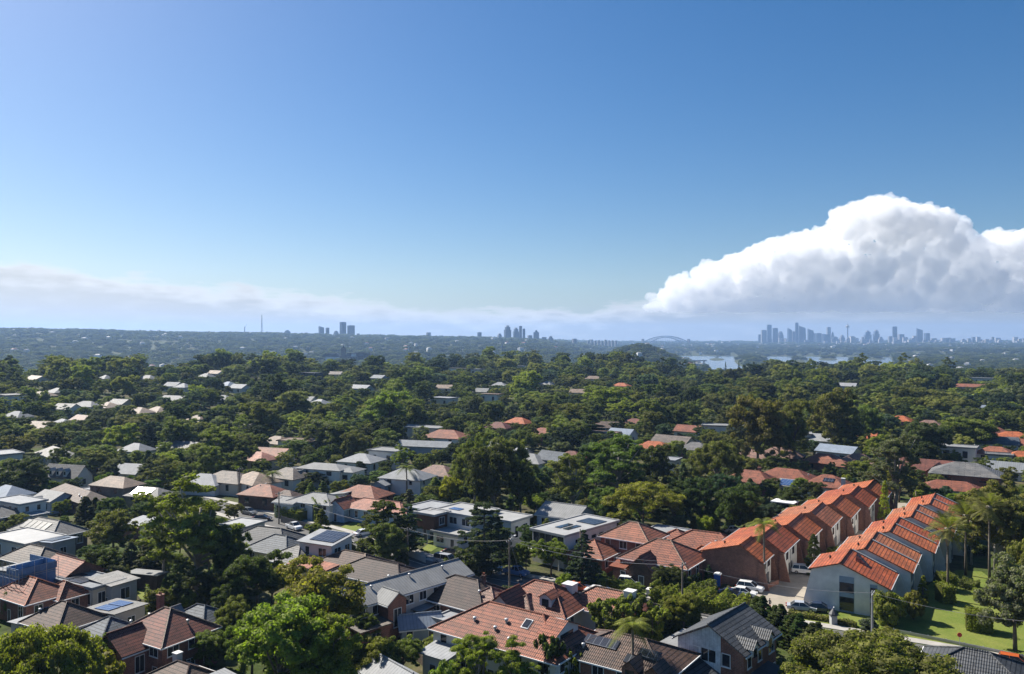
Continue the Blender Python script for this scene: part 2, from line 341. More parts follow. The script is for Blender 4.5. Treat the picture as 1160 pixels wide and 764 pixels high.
def build_water():
    m, nt, b = nodes('harbour_water'); b.inputs['Base Color'].default_value = (.05, .09, .12, 1); b.inputs['Roughness'].default_value = .18
    tc = mk(nt, 'ShaderNodeTexCoord'); bump(nt, b, noise_n(nt, tc.outputs['Object'], .25, 4), .35, .6)
    q = np.linspace(700, 1030, 34); d = np.linspace(2350, 4700, 12); Q, D = np.meshgrid(q, d); x = (Q-580)/F*D
    v = np.stack([x, D, np.full_like(x, -40.0)], -1).reshape(-1, 3); n = len(q)
    i, j = np.meshgrid(np.arange(len(d)-1), np.arange(n-1), indexing='ij')
    f = np.stack([i*n+j, i*n+j+1, (i+1)*n+j+1, (i+1)*n+j], -1).reshape(-1, 4)
    o = bpy.data.objects.new('harbour_water', np_mesh('harbour_water', v, f, m)); C.objects.link(o); struct(o)
build_water()
def strip(name, pts, w, z, mat, off=0.0, thick=0.0):
    mb = MB(); n = len(pts); L = []; Rr = []
    for k in range(n):
        t = (pts[min(k+1, n-1)]-pts[max(k-1, 0)]); t.z = 0; t.normalize(); nn = Vector((-t.y, t.x, 0))
        c = pts[k]+nn*off; L.append((c+nn*w/2)); Rr.append((c-nn*w/2))
    for k in range(n-1):
        a, b, c, d = Rr[k], Rr[k+1], L[k+1], L[k]
        up = Vector((0, 0, z+thick))
        mb.face([p+up for p in (a, b, c, d)])
        if thick:
            lo = Vector((0, 0, z-.02))
            mb.face([a+lo, b+lo, b+up, a+up]); mb.face([c+lo, d+lo, d+up, c+up])
    return struct(mb.build(name, mat))
def smooth_path(pts, n=6):
    out = []; P_ = [Vector(p) for p in pts]
    for k in range(len(P_)-1):
        p0, p1, p2, p3 = P_[max(k-1, 0)], P_[k], P_[k+1], P_[min(k+2, len(P_)-1)]
        for t in np.linspace(0, 1, n, endpoint=False):
            out.append(.5*((2*p1)+(p2-p0)*t+(2*p0-5*p1+4*p2-p3)*t*t+(3*p1-p0-3*p2+p3)*t**3))
    return out+[P_[-1]]
street = smooth_path([P(1260, 790), P(1130, 757), P(900, 716), P(765, 694), P(680, 677), P(560, 656), P(490, 643), P(420, 620), P(350, 600), P(300, 588), P(262, 578), P(215, 566)])
strip('street', street, 7.6, .008, ASPH)
strip('kerb', street, 1.9, .002, CONC, 4.9, .12)
strip('footpath', street, 1.9, .002, CONC, -4.9, .12)
side = smooth_path([P(312, 596), P(330, 578), P(300, 566), P(285, 556)]); strip('side_street', side, 8, .014, ASPH)
strip('centre_line', [p for p in street], .12, .013, mat_plain('road_paint', (.6, .6, .58), .7, .3, 2))
def patch(name, pp, z, mat, sub=0):
    pts = [P(a, b) for a, b in pp]; mb = MB()
    mb.face([(p.x, p.y, z) for p in pts]); o = mb.build(name, mat)
    if o.data.polygons[0].normal.z < 0: o.data.flip_normals()
    return struct(o)
patch('lawn', [(896, 700), (955, 690), (1000, 686), (1040, 672), (1062, 655), (1085, 646), (1112, 648), (1128, 660), (1140, 690), (1240, 700), (1240, 765), (1130, 748), (1010, 727), (900, 708)], .005, GRASS)
patch('driveway', [(846, 668), (872, 650), (890, 638), (905, 625), (935, 612), (965, 595), (1005, 570), (1035, 570), (1000, 602), (965, 625), (930, 648), (918, 690), (893, 697), (868, 705)], .007, PAVE)
patch('lawn', [(716, 656), (744, 658), (748, 662), (728, 672), (714, 666)], .005, GRASS)
patch('garden_path', [(748, 659), (755, 661), (738, 676), (731, 673)], .009, CONC)
patch('driveway', [(640, 668), (665, 662), (706, 676), (690, 690), (650, 690)], .011, ASPH)
patch('lawn', [(478, 622), (497, 608), (505, 614), (487, 626)], .005, GRASS)
patch('driveway', [(480, 634), (525, 612), (540, 620), (505, 640)], .010, CONC)
patch('lawn', [(500, 630), (526, 624), (532, 630), (508, 640)], .005, GRASS)
patch('lawn', [(152, 670), (190, 664), (200, 672), (160, 680)], .005, GRASS)
patch('lawn', [(380, 600), (405, 590), (425, 602), (400, 612)], .005, GRASS)
patch('lawn', [(470, 705), (500, 700), (512, 740), (480, 752)], .005, GRASS)
patch('sports_field', [(488, 421), (516, 421), (520, 425), (486, 425)], 0.3, GRASS)
patch('paved_yard', [(866, 590), (890, 580), (896, 586), (872, 598)], .006, CONC)
def build_haze():
    m = bpy.data.materials.new('air'); m.use_nodes = True; nt = m.node_tree; nt.nodes.clear()
    out = mk(nt, 'ShaderNodeOutputMaterial'); v = mk(nt, 'ShaderNodeVolumePrincipled')
    v.inputs['Color'].default_value = (.38, .60, 1.0, 1); v.inputs['Density'].default_value = HAZE_DENSITY; v.inputs['Anisotropy'].default_value = .25
    nt.links.new(v.outputs[0], out.inputs['Volume'])
    mb = MB(); mb.box(-15500, 15500, -15500, 15500, -60, 345)
    o = mb.build('haze', m, uv=False); o['kind'] = 'stuff'
HAZE_DENSITY = 7.6e-5
build_haze()
# ------------------------------------------------------------------ houses
GRID = rad(-37)
SLOPE = {}
def roof_parts(kind, x0, x1, y0, y1, zb, rise, ov=.55, th=.16):
    """returns roof MB, cap lines [(a,b)], slopes {side:(origin,ux,us,len)}, eave loop z"""
    mb = MB(); caps = []; sl_ = {}
    X0, X1, Y0, Y1 = x0-ov, x1+ov, y0-ov, y1+ov; w, d = X1-X0, Y1-Y0; cx, cy = (X0+X1)/2, (Y0+Y1)/2
    if kind == 'hip':
        half = min(w, d)/2; s = rise/(half-ov); ze = zb-s*ov+.05; zt = ze+s*half
        if w >= d: r0, r1 = Vector((X0+half, cy, zt)), Vector((X1-half, cy, zt))
        else: r0, r1 = Vector((cx, Y0+half, zt)), Vector((cx, Y1-half, zt))
        a, b, c, e = (X0, Y0, ze), (X1, Y0, ze), (X1, Y1, ze), (X0, Y1, ze)
        if w >= d: F_ = [[a, b, r1, r0], [b, c, r1], [c, e, r0, r1], [e, a, r0]]; hips = [(a, r0), (e, r0), (b, r1), (c, r1)]
        else: F_ = [[a, b, r0], [b, c, r1, r0], [c, e, r1], [e, a, r0, r1]]; hips = [(a, r0), (b, r0), (c, r1), (e, r1)]
        if (r1-r0).length < .3: F_ = [[q for i, q in enumerate(f) if not (i == 3 and len(f) == 4)] for f in F_]
        for f in F_: mb.face(f)
        lo = [(p[0], p[1], p[2]-th) for p in (a, b, c, e)]; hi = [a, b, c, e]
        mb.face(lo[::-1])
        for k in range(4): j = (k+1) % 4; mb.face([lo[k], lo[j], hi[j], hi[k]])
        caps = [(Vector(p), Vector(q)) for p, q in hips]+([(r0, r1)] if (r1-r0).length > .3 else [])
        k_ = math.hypot(half, zt-ze); cs, sn = half/k_, (zt-ze)/k_
        sl_ = {'-y': (Vector((cx, Y0, ze)), Vector((1, 0, 0)), Vector((0, cs, sn)), k_), '+y': (Vector((cx, Y1, ze)), Vector((-1, 0, 0)), Vector((0, -cs, sn)), k_),
               '-x': (Vector((X0, cy, ze)), Vector((0, -1, 0)), Vector((cs, 0, sn)), k_), '+x': (Vector((X1, cy, ze)), Vector((0, 1, 0)), Vector((-cs, 0, sn)), k_)}
    elif kind in ('gx', 'gy'):
        if kind == 'gx':
            half = d/2; s = rise/(half-ov); ze = zb-s*ov+.05; zt = ze+s*half
            mb.slab((X0, Y0, ze+th), (X1, Y0, ze+th), (X1, cy, zt+th), (X0, cy, zt+th), th); mb.slab((X1, Y1, ze+th), (X0, Y1, ze+th), (X0, cy, zt+th), (X1, cy, zt+th), th)
            caps = [(Vector((X0, cy, zt+th)), Vector((X1, cy, zt+th)))]
            k_ = math.hypot(half, zt-ze); cs, sn = half/k_, (zt-ze)/k_
            sl_ = {'-y': (Vector((cx, Y0, ze+th)), Vector((1, 0, 0)), Vector((0, cs, sn)), k_), '+y': (Vector((cx, Y1, ze+th)), Vector((-1, 0, 0)), Vector((0, -cs, sn)), k_)}
        else:
            half = w/2; s = rise/(half-ov); ze = zb-s*ov+.05; zt = ze+s*half
            mb.slab((X0, Y1, ze+th), (X0, Y0, ze+th), (cx, Y0, zt+th), (cx, Y1, zt+th), th); mb.slab((X1, Y0, ze+th), (X1, Y1, ze+th), (cx, Y1, zt+th), (cx, Y0, zt+th), th)
            caps = [(Vector((cx, Y0, zt+th)), Vector((cx, Y1, zt+th)))]
            k_ = math.hypot(half, zt-ze); cs, sn = half/k_, (zt-ze)/k_
            sl_ = {'-x': (Vector((X0, cy, ze+th)), Vector((0, -1, 0)), Vector((cs, 0, sn)), k_), '+x': (Vector((X1, cy, ze+th)), Vector((0, 1, 0)), Vector((-cs, 0, sn)), k_)}
    elif kind == 'flat':
        mb.box(X0, X1, Y0, Y1, zb, zb+.3); sl_ = {'t': (Vector((cx, Y0, zb+.3)), Vector((1, 0, 0)), Vector((0, 1, 0)), d)}
        for bx in ((X0, X1, Y0, Y0+.3), (X0, X1, Y1-.3, Y1), (X0, X0+.3, Y0+.3, Y1-.3), (X1-.3, X1, Y0+.3, Y1-.3)): mb.box(*bx, zb+.298, zb+.5)
    elif kind in ('sy', 'sx', 'sX'):            # single slope rising towards +y / +x / -x
        z0, z1 = zb+.05, zb+rise
        if kind == 'sy': q = [(X0, Y0, z0), (X1, Y0, z0), (X1, Y1, z1), (X0, Y1, z1)]; us = Vector((0, d, z1-z0)); o_ = Vector((cx, Y0, z0)); ux = Vector((1, 0, 0))
        elif kind == 'sx': q = [(X0, Y0, z0), (X1, Y0, z1), (X1, Y1, z1), (X0, Y1, z0)]; us = Vector((w, 0, z1-z0)); o_ = Vector((X0, cy, z0)); ux = Vector((0, -1, 0))
        else: q = [(X0, Y0, z1), (X1, Y0, z0), (X1, Y1, z0), (X0, Y1, z1)]; us = Vector((-w, 0, z1-z0)); o_ = Vector((X1, cy, z0)); ux = Vector((0, 1, 0))
        mb.slab(*[(a, b, c+th) for a, b, c in q], th); o_.z += th; L = us.length; us.normalize(); sl_ = {'t': (o_, ux, us, L)}
    return mb, caps, sl_
def wall_mb(mb, kind, x0, x1, y0, y1, h, rise, z0=-.3):
    mb.box(x0, x1, y0, y1, z0, h); cx, cy = (x0+x1)/2, (y0+y1)/2; e = .004
    if kind == 'gx':
        for a, b in ((x0, x0+.2), (x1-.2, x1)):
            i = len(mb.v); mb.v += [(a, y0, h), (a, y1, h), (a, cy, h+rise), (b, y0, h), (b, y1, h), (b, cy, h+rise)]; mb.f += [(i, i+2, i+1), (i+3, i+4, i+5), (i, i+3, i+5, i+2), (i+1, i+2, i+5, i+4)]
    elif kind == 'gy': mb.xz([(x0, h), (x1, h), (cx, h+rise)], y0, y0+.2); mb.xz([(x0, h), (x1, h), (cx, h+rise)], y1-.2, y1)
    elif kind == 'sy': mb.face([(x0, y0, h), (x0, y1, h+rise*.9), (x0, y1, h)]); mb.face([(x1, y0, h), (x1, y1, h), (x1, y1, h+rise*.9)]); mb.face([(x0, y1, h), (x0, y1, h+rise*.9), (x1, y1, h+rise*.9), (x1, y1, h)])
    elif kind == 'sx': mb.xz([(x0, h), (x1, h), (x1, h+rise*.9)], y0, y1)
    elif kind == 'sX': mb.xz([(x0, h), (x1, h), (x0, h+rise*.9)], y0, y1)
def on_slope(sl_, a, s, w, l, t=.09, lift=.06):
    o, ux, us, L = sl_; n = ux.cross(us).normalized(); c = o+ux*a+us*s+n*(lift+t)
    mb = MB(); mb.slab(c-ux*w/2-us*l/2, c+ux*w/2-us*l/2, c+ux*w/2+us*l/2, c-ux*w/2+us*l/2, t); return mb
def add_windows(root, faces, x0, x1, y0, y1, h, rz, detail, floors, seed, z0=0.0, wmat=None):
    rr = random.Random(seed); vis = []
    cdir = Vector((-root.location.x, -root.location.y, 0)).normalized()
    for nm, n in (('-y', (0, -1)), ('+x', (1, 0)), ('-x', (-1, 0))):
        wn = Vector((n[0]*math.cos(rz)-n[1]*math.sin(rz), n[0]*math.sin(rz)+n[1]*math.cos(rz), 0))
        if wn.dot(cdir) > .12: vis.append(nm)
    hd = 0
    for nm in vis:
        if faces and nm not in faces: continue
        a0, a1 = (x0, x1) if nm == '-y' else (y0, y1); L = a1-a0; n = max(1, int(L/3.4)) if detail else min(2, max(1, int(L/5)))
        fh = (h-z0)/floors
        for fl in range(floors):
            zb = z0+fl*fh+fh*.34; zt = z0+fl*fh+fh*.80
            for k in range(n):
                c = a0+L*(k+.5)/n+rr.uniform(-.3, .3); ww = rr.choice((1.1, 1.6, 1.6, 2.1)); door = False
                if detail and fl == 0 and nm == '-y' and k == n//2 and not hd: door = True; hd = 1
                b0, b1 = (.05, 2.1) if door else (zb, zt); ww = 1.0 if door else min(ww, L/n*.8)
                g = MB(); fr = MB(); dpt = .05
                def bx(mb, u0, u1, v0, v1, o0, o1):
                    if nm == '-y': mb.box(u0, u1, y0-o1, y0-o0, v0, v1)
                    elif nm == '+x': mb.box(x1+o0, x1+o1, u0, u1, v0, v1)
                    else: mb.box(x0-o1, x0-o0, u0, u1, v0, v1)
                bx(g, c-ww/2, c+ww/2, b0, b1, -.02, .03)
                p = g.build('door' if door else 'window', DTRIM if door else GLASS, root, uv=False)
                if detail:
                    for q in ((c-ww/2-.09, c-ww/2, b0-.09, b1+.09), (c+ww/2, c+ww/2+.09, b0-.09, b1+.09), (c-ww/2, c+ww/2, b1, b1+.09), (c-ww/2, c+ww/2, b0-.09, b0)): bx(fr, *q, -.02, .075)
                    if ww > 1.2: bx(fr, c-.035, c+.035, b0, b1, .028, .06)
                    if not door: bx(fr, c-ww/2-.15, c+ww/2+.15, b0-.17, b0-.092, -.02, .13)
                    fr.build('door_frame' if door else 'window_frame', wmat or TRIM, p, uv=False)
def block(root, rz, x0, x1, y0, y1, h, rise, kind, roof, wall, detail, floors=1, seed=0, faces=None, win=True, capmat=None, z0=0.0, gut=TRIM, ov=.55):
    """one wing: wall, roof (> ridge caps), gutter, windows. returns the roof object and its slopes"""
    mb = MB(); wall_mb(mb, kind, x0, x1, y0, y1, h, rise, z0 if z0 else -.3); mb.build('wall', wall, root)
    rm, caps, sl_ = roof_parts(kind, x0, x1, y0, y1, h, rise, ov); ro = rm.build('roof', roof, root)
    if detail and caps:
        cm = MB()
        for a, b in caps: cm.tube([a+Vector((0, 0, .05)), b+Vector((0, 0, .05))], [.13, .13], 6)
        cm.build('ridge_cap', capmat or roof, ro)
    if detail and kind in ('hip', 'gx', 'gy'):
        X0, X1, Y0, Y1 = x0-ov-.002, x1+ov+.002, y0-ov-.002, y1+ov+.002; half = (min(x1-x0, y1-y0)/2 if kind == 'hip' else ((y1-y0)/2 if kind == 'gx' else (x1-x0)/2)); ze = h-rise/half*ov+.05
        if kind in ('hip', 'gx'): bx4 = [(X0, X1, Y0-.12, Y0), (X0, X1, Y1, Y1+.12)]
        else: bx4 = []
        if kind in ('hip', 'gy'): bx4 += [(X0-.12, X0, Y0, Y1), (X1, X1+.12, Y0, Y1)]
        for q in bx4: g = MB(); g.box(*q, ze-.14, ze+.03); g.build('gutter', gut, root, uv=False)
    if win: add_windows(root, faces, x0, x1, y0, y1, h, rz, detail, floors, seed, z0)
    return ro, sl_
HN = [0]
def house(label, short, px, py, hz, w, d, rise, kind='hip', roof='brown', wall='brick', yaw=0, floors=1, wings=(), solar=(), chim=(), sky=(), vents=(), dormer=(), cat='house', name='house', auto=False, keep=True, win=True, capmat=None, k=None):
    if k is None: k = (.78 if px < 260 else .86 if px < 480 else .94 if px < 1000 else .95) if not auto else 1
    kz = .93 if k < .9 else 1
    HN[0] += 1; p = P(px, py, hz*kz); rz = GRID+rad(yaw); dist = p.y
    z = min(tz1(p.x+dx, p.y+dy) for dx, dy in ((0, 0), (5, 5), (-5, 5), (5, -5), (-5, -5)))
    root = thing(name, (p.x, p.y, z), rz); root.scale = (k, k, kz); detail = dist < 205; seed = HN[0]
    group = None
    if auto: AUTO.append((root, label, cat, 'houses among the trees', px, py))
    else: tag(root, label, cat)
    ro, sl_ = block(root, rz, -w/2, w/2, -d/2, d/2, hz-rise, rise, kind, T[roof], Wm[wall], detail, floors, seed, win=win, capmat=capmat)
    for wg in wings:          # (ox,oy,w,d,wallh,rise,kind,roof,wall[,z0])
        ox, oy, ww, wd, wh, wr, wk, rf, wl = wg[:9]
        r2, s2 = block(root, rz, ox-ww/2, ox+ww/2, oy-wd/2, oy+wd/2, wh, wr, wk, T[rf], Wm[wl], detail, 1, seed+50, win=win and min(ww, wd) > 2.5 and wh > 2.2, z0=wg[9] if len(wg) > 9 else 0)
        if len(wg) > 10: sl_.update({wg[10]+k: v for k, v in s2.items()})
    for so_ in solar:         # (side, along, up, width, length, mat)
        s, a, u, pw, pl, mm = so_
        if s in sl_: on_slope(sl_[s], a, u, pw, pl).build('solar_panel', mm, ro)
    for s, a, u in sky:
        m = on_slope(sl_[s], a, u, .9, 1.3, .12).build('skylight', GLASS, ro, uv=False)
        f = MB()
        q = on_slope(sl_[s], a, u, 1.15, 1.55, .10, .01); q.build('skylight_frame', TRIM, ro, uv=False)
    for s, a, u in vents:
        o, ux, us, L = sl_[s]; c = o+ux*a+us*u; m = MB(); m.tube([c-Vector((0, 0, .2)), c+Vector((0, 0, .35))], [.16, .16], 8); m.tube([c+Vector((0, 0, .35)), c+Vector((0, 0, .55)), c+Vector((0, 0, .62))], [.3, .26, .1], 10); m.build('roof_vent', STEEL, ro, uv=False)
    for cx, cy, cz, cw, cm in chim:
        m = MB(); m.box(cx-cw/2, cx+cw/2, cy-cw/2, cy+cw/2, hz-rise-.3, cz); m.box(cx-cw/2-.1, cx+cw/2+.1, cy-cw/2-.1, cy+cw/2+.1, cz, cz+.18); c = m.build('chimney', Wm[cm], ro)
        m = MB()
        for k in (-.22, .22): m.tube([(cx+k*cw, cy, cz+.18), (cx+k*cw, cy, cz+.55)], [.13, .11], 8)
        if cm != 'white': m.build('chimney_pot', T['terracotta'], c) if False else m.build('chimney_pot', T['terracotta'], ro)
    for dx, dy, dw, dl, dz, dr, dk, rf, wl in dormer:   # small gabled dormer: wall + roof + window as parts of the house
        m = MB(); wall_mb(m, dk, dx-dw/2, dx+dw/2, dy-dl/2, dy+dl/2, dz, dr, hz-rise-.6); m.build('dormer_wall', Wm[wl], root)
        r_, cp, ss = roof_parts(dk, dx-dw/2, dx+dw/2, dy-dl/2, dy+dl/2, dz, dr, .25, .1); r_.build('dormer_roof', T[rf], root)
        m = MB()
        if dk == 'gy': m.box(dx-dw*.28, dx+dw*.28, dy-dl/2-.04, dy-dl/2+.02, dz-1.2, dz-.15)
        else: m.box(dx+dw/2-.02, dx+dw/2+.04, dy-dl*.28, dy+dl*.28, dz-1.2, dz-.15)
        m.build('dormer_window', GLASS, root, uv=False)
    c, s = math.cos(rz), math.sin(rz); bx = []
    w *= k; d *= k; hz *= kz
    for ax in (-w/2, w/2):
        for ay in (-d/2, d/2):
            for zz in (hz*.45, hz): X, Y = p.x+ax*c-ay*s, p.y+ax*s+ay*c; bx.append(pix(X, Y, z+zz))
    xs = [b[0] for b in bx]; ys = [b[1] for b in bx]
    if keep: KEEP.append((min(xs), max(xs), min(ys), max(ys), dist))
    FOOT.append((p.x, p.y, w/2+.8, d/2+.8, rz))
    for wg in wings: FOOT.append((p.x+k*(wg[0]*c-wg[1]*s), p.y+k*(wg[0]*s+wg[1]*c), k*wg[2]/2+.5, k*wg[3]/2+.5, rz))
    if short: LAND.append((px, py+8, p.x, p.y, short))
    return root, sl_
B_, K_, G_ = SOLB, SOLD, SOLG
house('brown tiled hip-roofed house with blue solar panels on its slope and its flat rear wing', 'the brown roof with two solar arrays', 73, 682, 6.4, 11, 9.5, 2.6, 'hip', 'brown', 'brick', yaw=8,
      wings=[(3.0, 8.6, 9, 6.5, 3.6, .5, 'sx', 'grey', 'cream', 0, 'b'), (-8.2, -.5, 4, 7.5, 2.7, .25, 'sx', 'm_white', 'white')], solar=[('-x', -1.6, 2.6, 2.0, 2.6, B_), ('-x', 1.5, 3.0, 2.0, 2.6, B_), ('bt', -1.3, 4.8, 2.6, 4.4, B_), ('bt', 1.6, 4.8, 2.6, 4.4, B_)], vents=[('-x', 2.6, 2.9)])
house('house with a blue-slate coloured hip tile roof beside the two-storey brick house', 'the blue slate roof', 124, 700, 5.8, 11, 10.5, 2.6, 'hip', 'slate', 'brick', yaw=4, capmat=T['slate'], vents=[('+y', -1, 2.5)], wings=[(4.2, 5.2, 7, 6, 3.0, 1.9, 'hip', 'slate', 'brick')])
house('two-storey red brick house with mottled red-brown tile roof, brick chimney and gabled front wing', 'the two-storey brick house', 190, 690, 8.6, 12.5, 11, 3.0, 'hip', 'redbrown', 'brick', yaw=6, floors=2, chim=[(-4.2, 1.5, 9.6, .95, 'brick')],
      wings=[(-1.5, -7.2, 7.5, 5.5, 4.9, 2.2, 'gy', 'redbrown', 'brick'), (-7.4, -6.2, 4.2, 5, 3.2, 1.5, 'hip', 'pinkbrown', 'brick'), (-3.5, -12, 7, 4, 2.4, 1.3, 'hip', 'redbrown', 'brick')], vents=[('+x', 1, 3), ('-x', 1, 3.5)], capmat=T['tan'])
house('low brown tiled house with a pale metal end, at the bottom below the brick house', 'the low roof with the satellite dish', 208, 752, 4.6, 11, 8, 1.9, 'hip', 'brown', 'brick', yaw=4, wings=[(8.0, 0, 5, 7, 3.0, .6, 'sX', 'm_white', 'white')], chim=[(-3.4, 1.2, 5.0, 1.1, 'white')])
house('single-storey brick house with bright orange tiled hip roof below the blue-wrapped building', 'the orange hip roof on the far left', 37, 655, 6.6, 13, 9.5, 2.5, 'hip', 'rust', 'brick', yaw=6, capmat=T['orange'], wings=[(4.8, 4.0, 7, 6, 3.8, 1.9, 'hip', 'rust', 'brick')])
house('flat grey-roofed house covered by black solar panels behind the orange hip roof', 'the flat roof of black solar panels', 98, 655, 4.6, 15, 7, .4, 'flat', 'm_mid', 'cream', yaw=8, solar=[('t', -4.6, 3.6, 4.8, 4.4, K_), ('t', .4, 2.6, 4.4, 3.2, K_)], wings=[(6, 2.5, 7, 6, 4.3, .5, 'sX', 'grey', 'grey')])
house('brick house with worn orange-brown gable roof beside the scaffolded building', 'the worn orange gable roof', 80, 633, 6.6, 11, 9, 2.2, 'gx', 'rust', 'brick', yaw=4)
house('old grey-brown tiled hip roof behind the blue-wrapped building', 'the grey-brown hip roof', 42, 619, 6.4, 15, 9, 2.2, 'hip', 'greybrown', 'cream', yaw=8)
house('low house with a broad white flat membrane roof', 'the broad white flat roof', 30, 607, 5.0, 17, 10, .4, 'flat', 'membrane', 'white', yaw=8, wings=[(11, 1.5, 6.5, 6, 4.6, .5, 'sx', 'm_blue', 'grey', 0, 'w')], solar=[('wt', 0, 3.4, 5, 5, K_)])
house('long house with grey tiled hip roof carrying olive heating mats and panels', 'the grey hip roof with olive mats', 55, 588, 6.4, 20, 10, 2.4, 'hip', 'grey', 'darkbrick', yaw=8, solar=[('-y', -6.0, 3.2, 2.0, 3.0, G_), ('-y', -3.7, 3.2, 2.0, 3.0, G_), ('-y', -1.4, 3.2, 2.0, 3.0, G_), ('-y', .9, 3.2, 2.0, 3.0, G_), ('-y', 3.2, 3.2, 2.0, 3.0, G_), ('-x', 0, 2.8, 3.0, 2.2, B_)])
house('small pale blue weatherboard house with pale metal gabled roof and hedge in front', 'the pale blue weatherboard house', 62, 557, 5.4, 11, 9, 1.8, 'gx', 'm_light', 'blueboards', yaw=6, wings=[(-1.5, -5.4, 5, 3, 3.2, 1.2, 'gy', 'm_light', 'blueboards')])
house('modern white box house with a narrow window and flat pale roof', 'the modern white box house', 22, 566, 6.2, 15, 8, .4, 'flat', 'm_white', 'white', yaw=8, floors=2, wings=[(10.5, -1.0, 5, 4.5, 3.2, .3, 'flat', 'm_white', 'white')])
house('white cottage with pale blue-grey hip roof at the left edge, behind the box house', 'the pale blue roof at the left edge', 10, 550, 6.0, 14, 10, 2.3, 'hip', 'm_blue', 'white', yaw=8)
house('brick house with plain grey hip roof at the left edge before the box house', None, -4, 572, 6.0, 13, 9, 2.2, 'hip', 'grey', 'darkbrick', yaw=8)
house('very long low house with a dark brown tiled roof', 'the long dark brown roof', 88, 552, 6.0, 31, 9, 2.2, 'hip', 'brown', 'darkbrick', yaw=-4, vents=[('-y', 12, 2), ('-y', 9, 2.5)])
house('two-storey cream brick flats with tan hip roof and balcony', 'the two-storey cream flats', 133, 540, 8.2, 16, 9, 2.1, 'hip', 'tan', 'tanbrick', yaw=14, floors=2, wings=[(-12, 3, 10, 7, 3.2, .4, 'flat', 'm_white', 'white')])
house('house with a grey hip roof sheeted in solar panels, behind the tall gum tree', 'the roof sheeted in solar panels', 172, 552, 6.4, 15, 9, 2.0, 'hip', 'grey', 'tanbrick', yaw=14, floors=2, solar=[('-y', -1.5, 2.9, 8, 3.6, B_)])
house('white gabled cottage between dark conifers', 'the white gabled cottage', 150, 526, 6.4, 11, 9, 2.6, 'gx', 'm_white', 'white', yaw=20)
r_, _ = house('long dark slate roof with a row of white arched dormers and white end gable', 'the slate roof with white dormers', 76, 527, 7.4, 17, 8, 3.4, 'gx', 'charcoal', 'white', yaw=20, dormer=[(-4, -3.0, 1.5, 2, 5.9, .7, 'gy', 'm_white', 'white'), (-.5, -3.0, 1.5, 2, 5.9, .7, 'gy', 'm_white', 'white'), (3, -3.0, 1.5, 2, 5.9, .7, 'gy', 'm_white', 'white')])
house('small shed with white metal roof and brown lower lean-to', 'the white-roofed shed', 160, 589, 4.0, 7, 6, .8, 'sy', 'm_white', 'white', yaw=8, wings=[(0, -4, 7, 2.4, 2.5, .5, 'sy', 'tan', 'brick')], cat='shed', name='garden_shed')
house('narrow pale flat carport roof in a dark garden', 'the narrow carport roof', 166, 649, 2.9, 8.5, 2.6, .25, 'sx', 'm_light', 'darkbrick', yaw=18, cat='carport', name='carport', win=False)
house('brick house with long charcoal tiled hip roof beside the intersection', 'the charcoal roof at the intersection', 305, 598, 6.2, 17, 10, 2.4, 'hip', 'charcoal', 'brick', yaw=14)
house('low flat roof painted bright white beside the intersection', 'the bright white flat roof', 276, 592, 4.2, 8, 7, .35, 'flat', 'membrane', 'white', yaw=14)
house('house with blue-grey slate hip roof in front of the charcoal roof', 'the blue-grey slate roof', 318, 607, 6.0, 13, 9.5, 2.4, 'hip', 'slate', 'cream', yaw=8)
house('house with plain mid-grey hip roof and a white chimney', 'the plain mid-grey hip roof', 338, 618, 6.0, 11, 10, 2.3, 'hip', 'grey', 'grey', yaw=2, chim=[(0, 3.2, 6.6, .8, 'white')])
house('white two-storey box with a roof of black solar panels', 'the white box with black panels', 369, 607, 8.0, 9, 7, 1.0, 'sy', 'm_white', 'white', yaw=10, floors=2, solar=[('t', .8, 4.6, 6.6, 6.0, K_)])
house('long house with brown tiled roof and salmon pink flat part', 'the salmon pink roof', 402, 626, 6.2, 17, 11, 2.4, 'hip', 'brown', 'cream', yaw=4, wings=[(-6, -5.5, 10, 5.5, 4.0, .5, 'sy', 'salmon', 'cream'), (-11, 1, 5, 9, 3.8, .4, 'sx', 'salmon', 'cream')], capmat=T['tan'])
house('long dark brown tiled hip roof beside the pale metal roof', 'the long brown hip roof', 432, 636, 6.4, 19, 10, 2.3, 'hip', 'darkbrown', 'cream', yaw=4)
house('long two-storey house under a pale grey metal roof with a brick gabled wing', 'the long pale grey metal roof', 455, 652, 7.8, 8, 28, 1.7, 'gy', 'm_light', 'cream', yaw=-6, floors=2, wings=[(5.0, -6.5, 3.6, 4, 6.2, 1.3, 'gx', 'm_light', 'brick'), (5.6, -12, 4.5, 6, 3.4, .4, 'sX', 'greybrown', 'brick')], vents=[('+x', -8, 3.5), ('-x', 2, 3.5), ('+x', 1, 3.8), ('+x', 9, 3.5)])
house('dark brown tiled house with grey awning behind the little blue-roofed shed', 'the dark brown roof with the awning', 528, 655, 6.4, 16, 11, 2.6, 'hip', 'darkbrown', 'brick', yaw=0, wings=[(-6, -6.5, 7, 4.5, 2.7, .3, 'sy', 'm_mid', 'darkbrick'), (4.5, -8, 5, 4, 2.6, .2, 'flat', 'm_white', 'cream'), (-7, 5, 8, 6, 3.8, 1.8, 'hip', 'greybrown', 'brick')], vents=[('-y', 5, 4)])
house('little timber shed with a blue-grey gabled metal roof', 'the little blue-roofed shed', 475, 697, 3.6, 6.8, 4.2, 1.3, 'gx', 'm_blue', 'bluegrey', yaw=52, cat='shed', name='garden_shed')
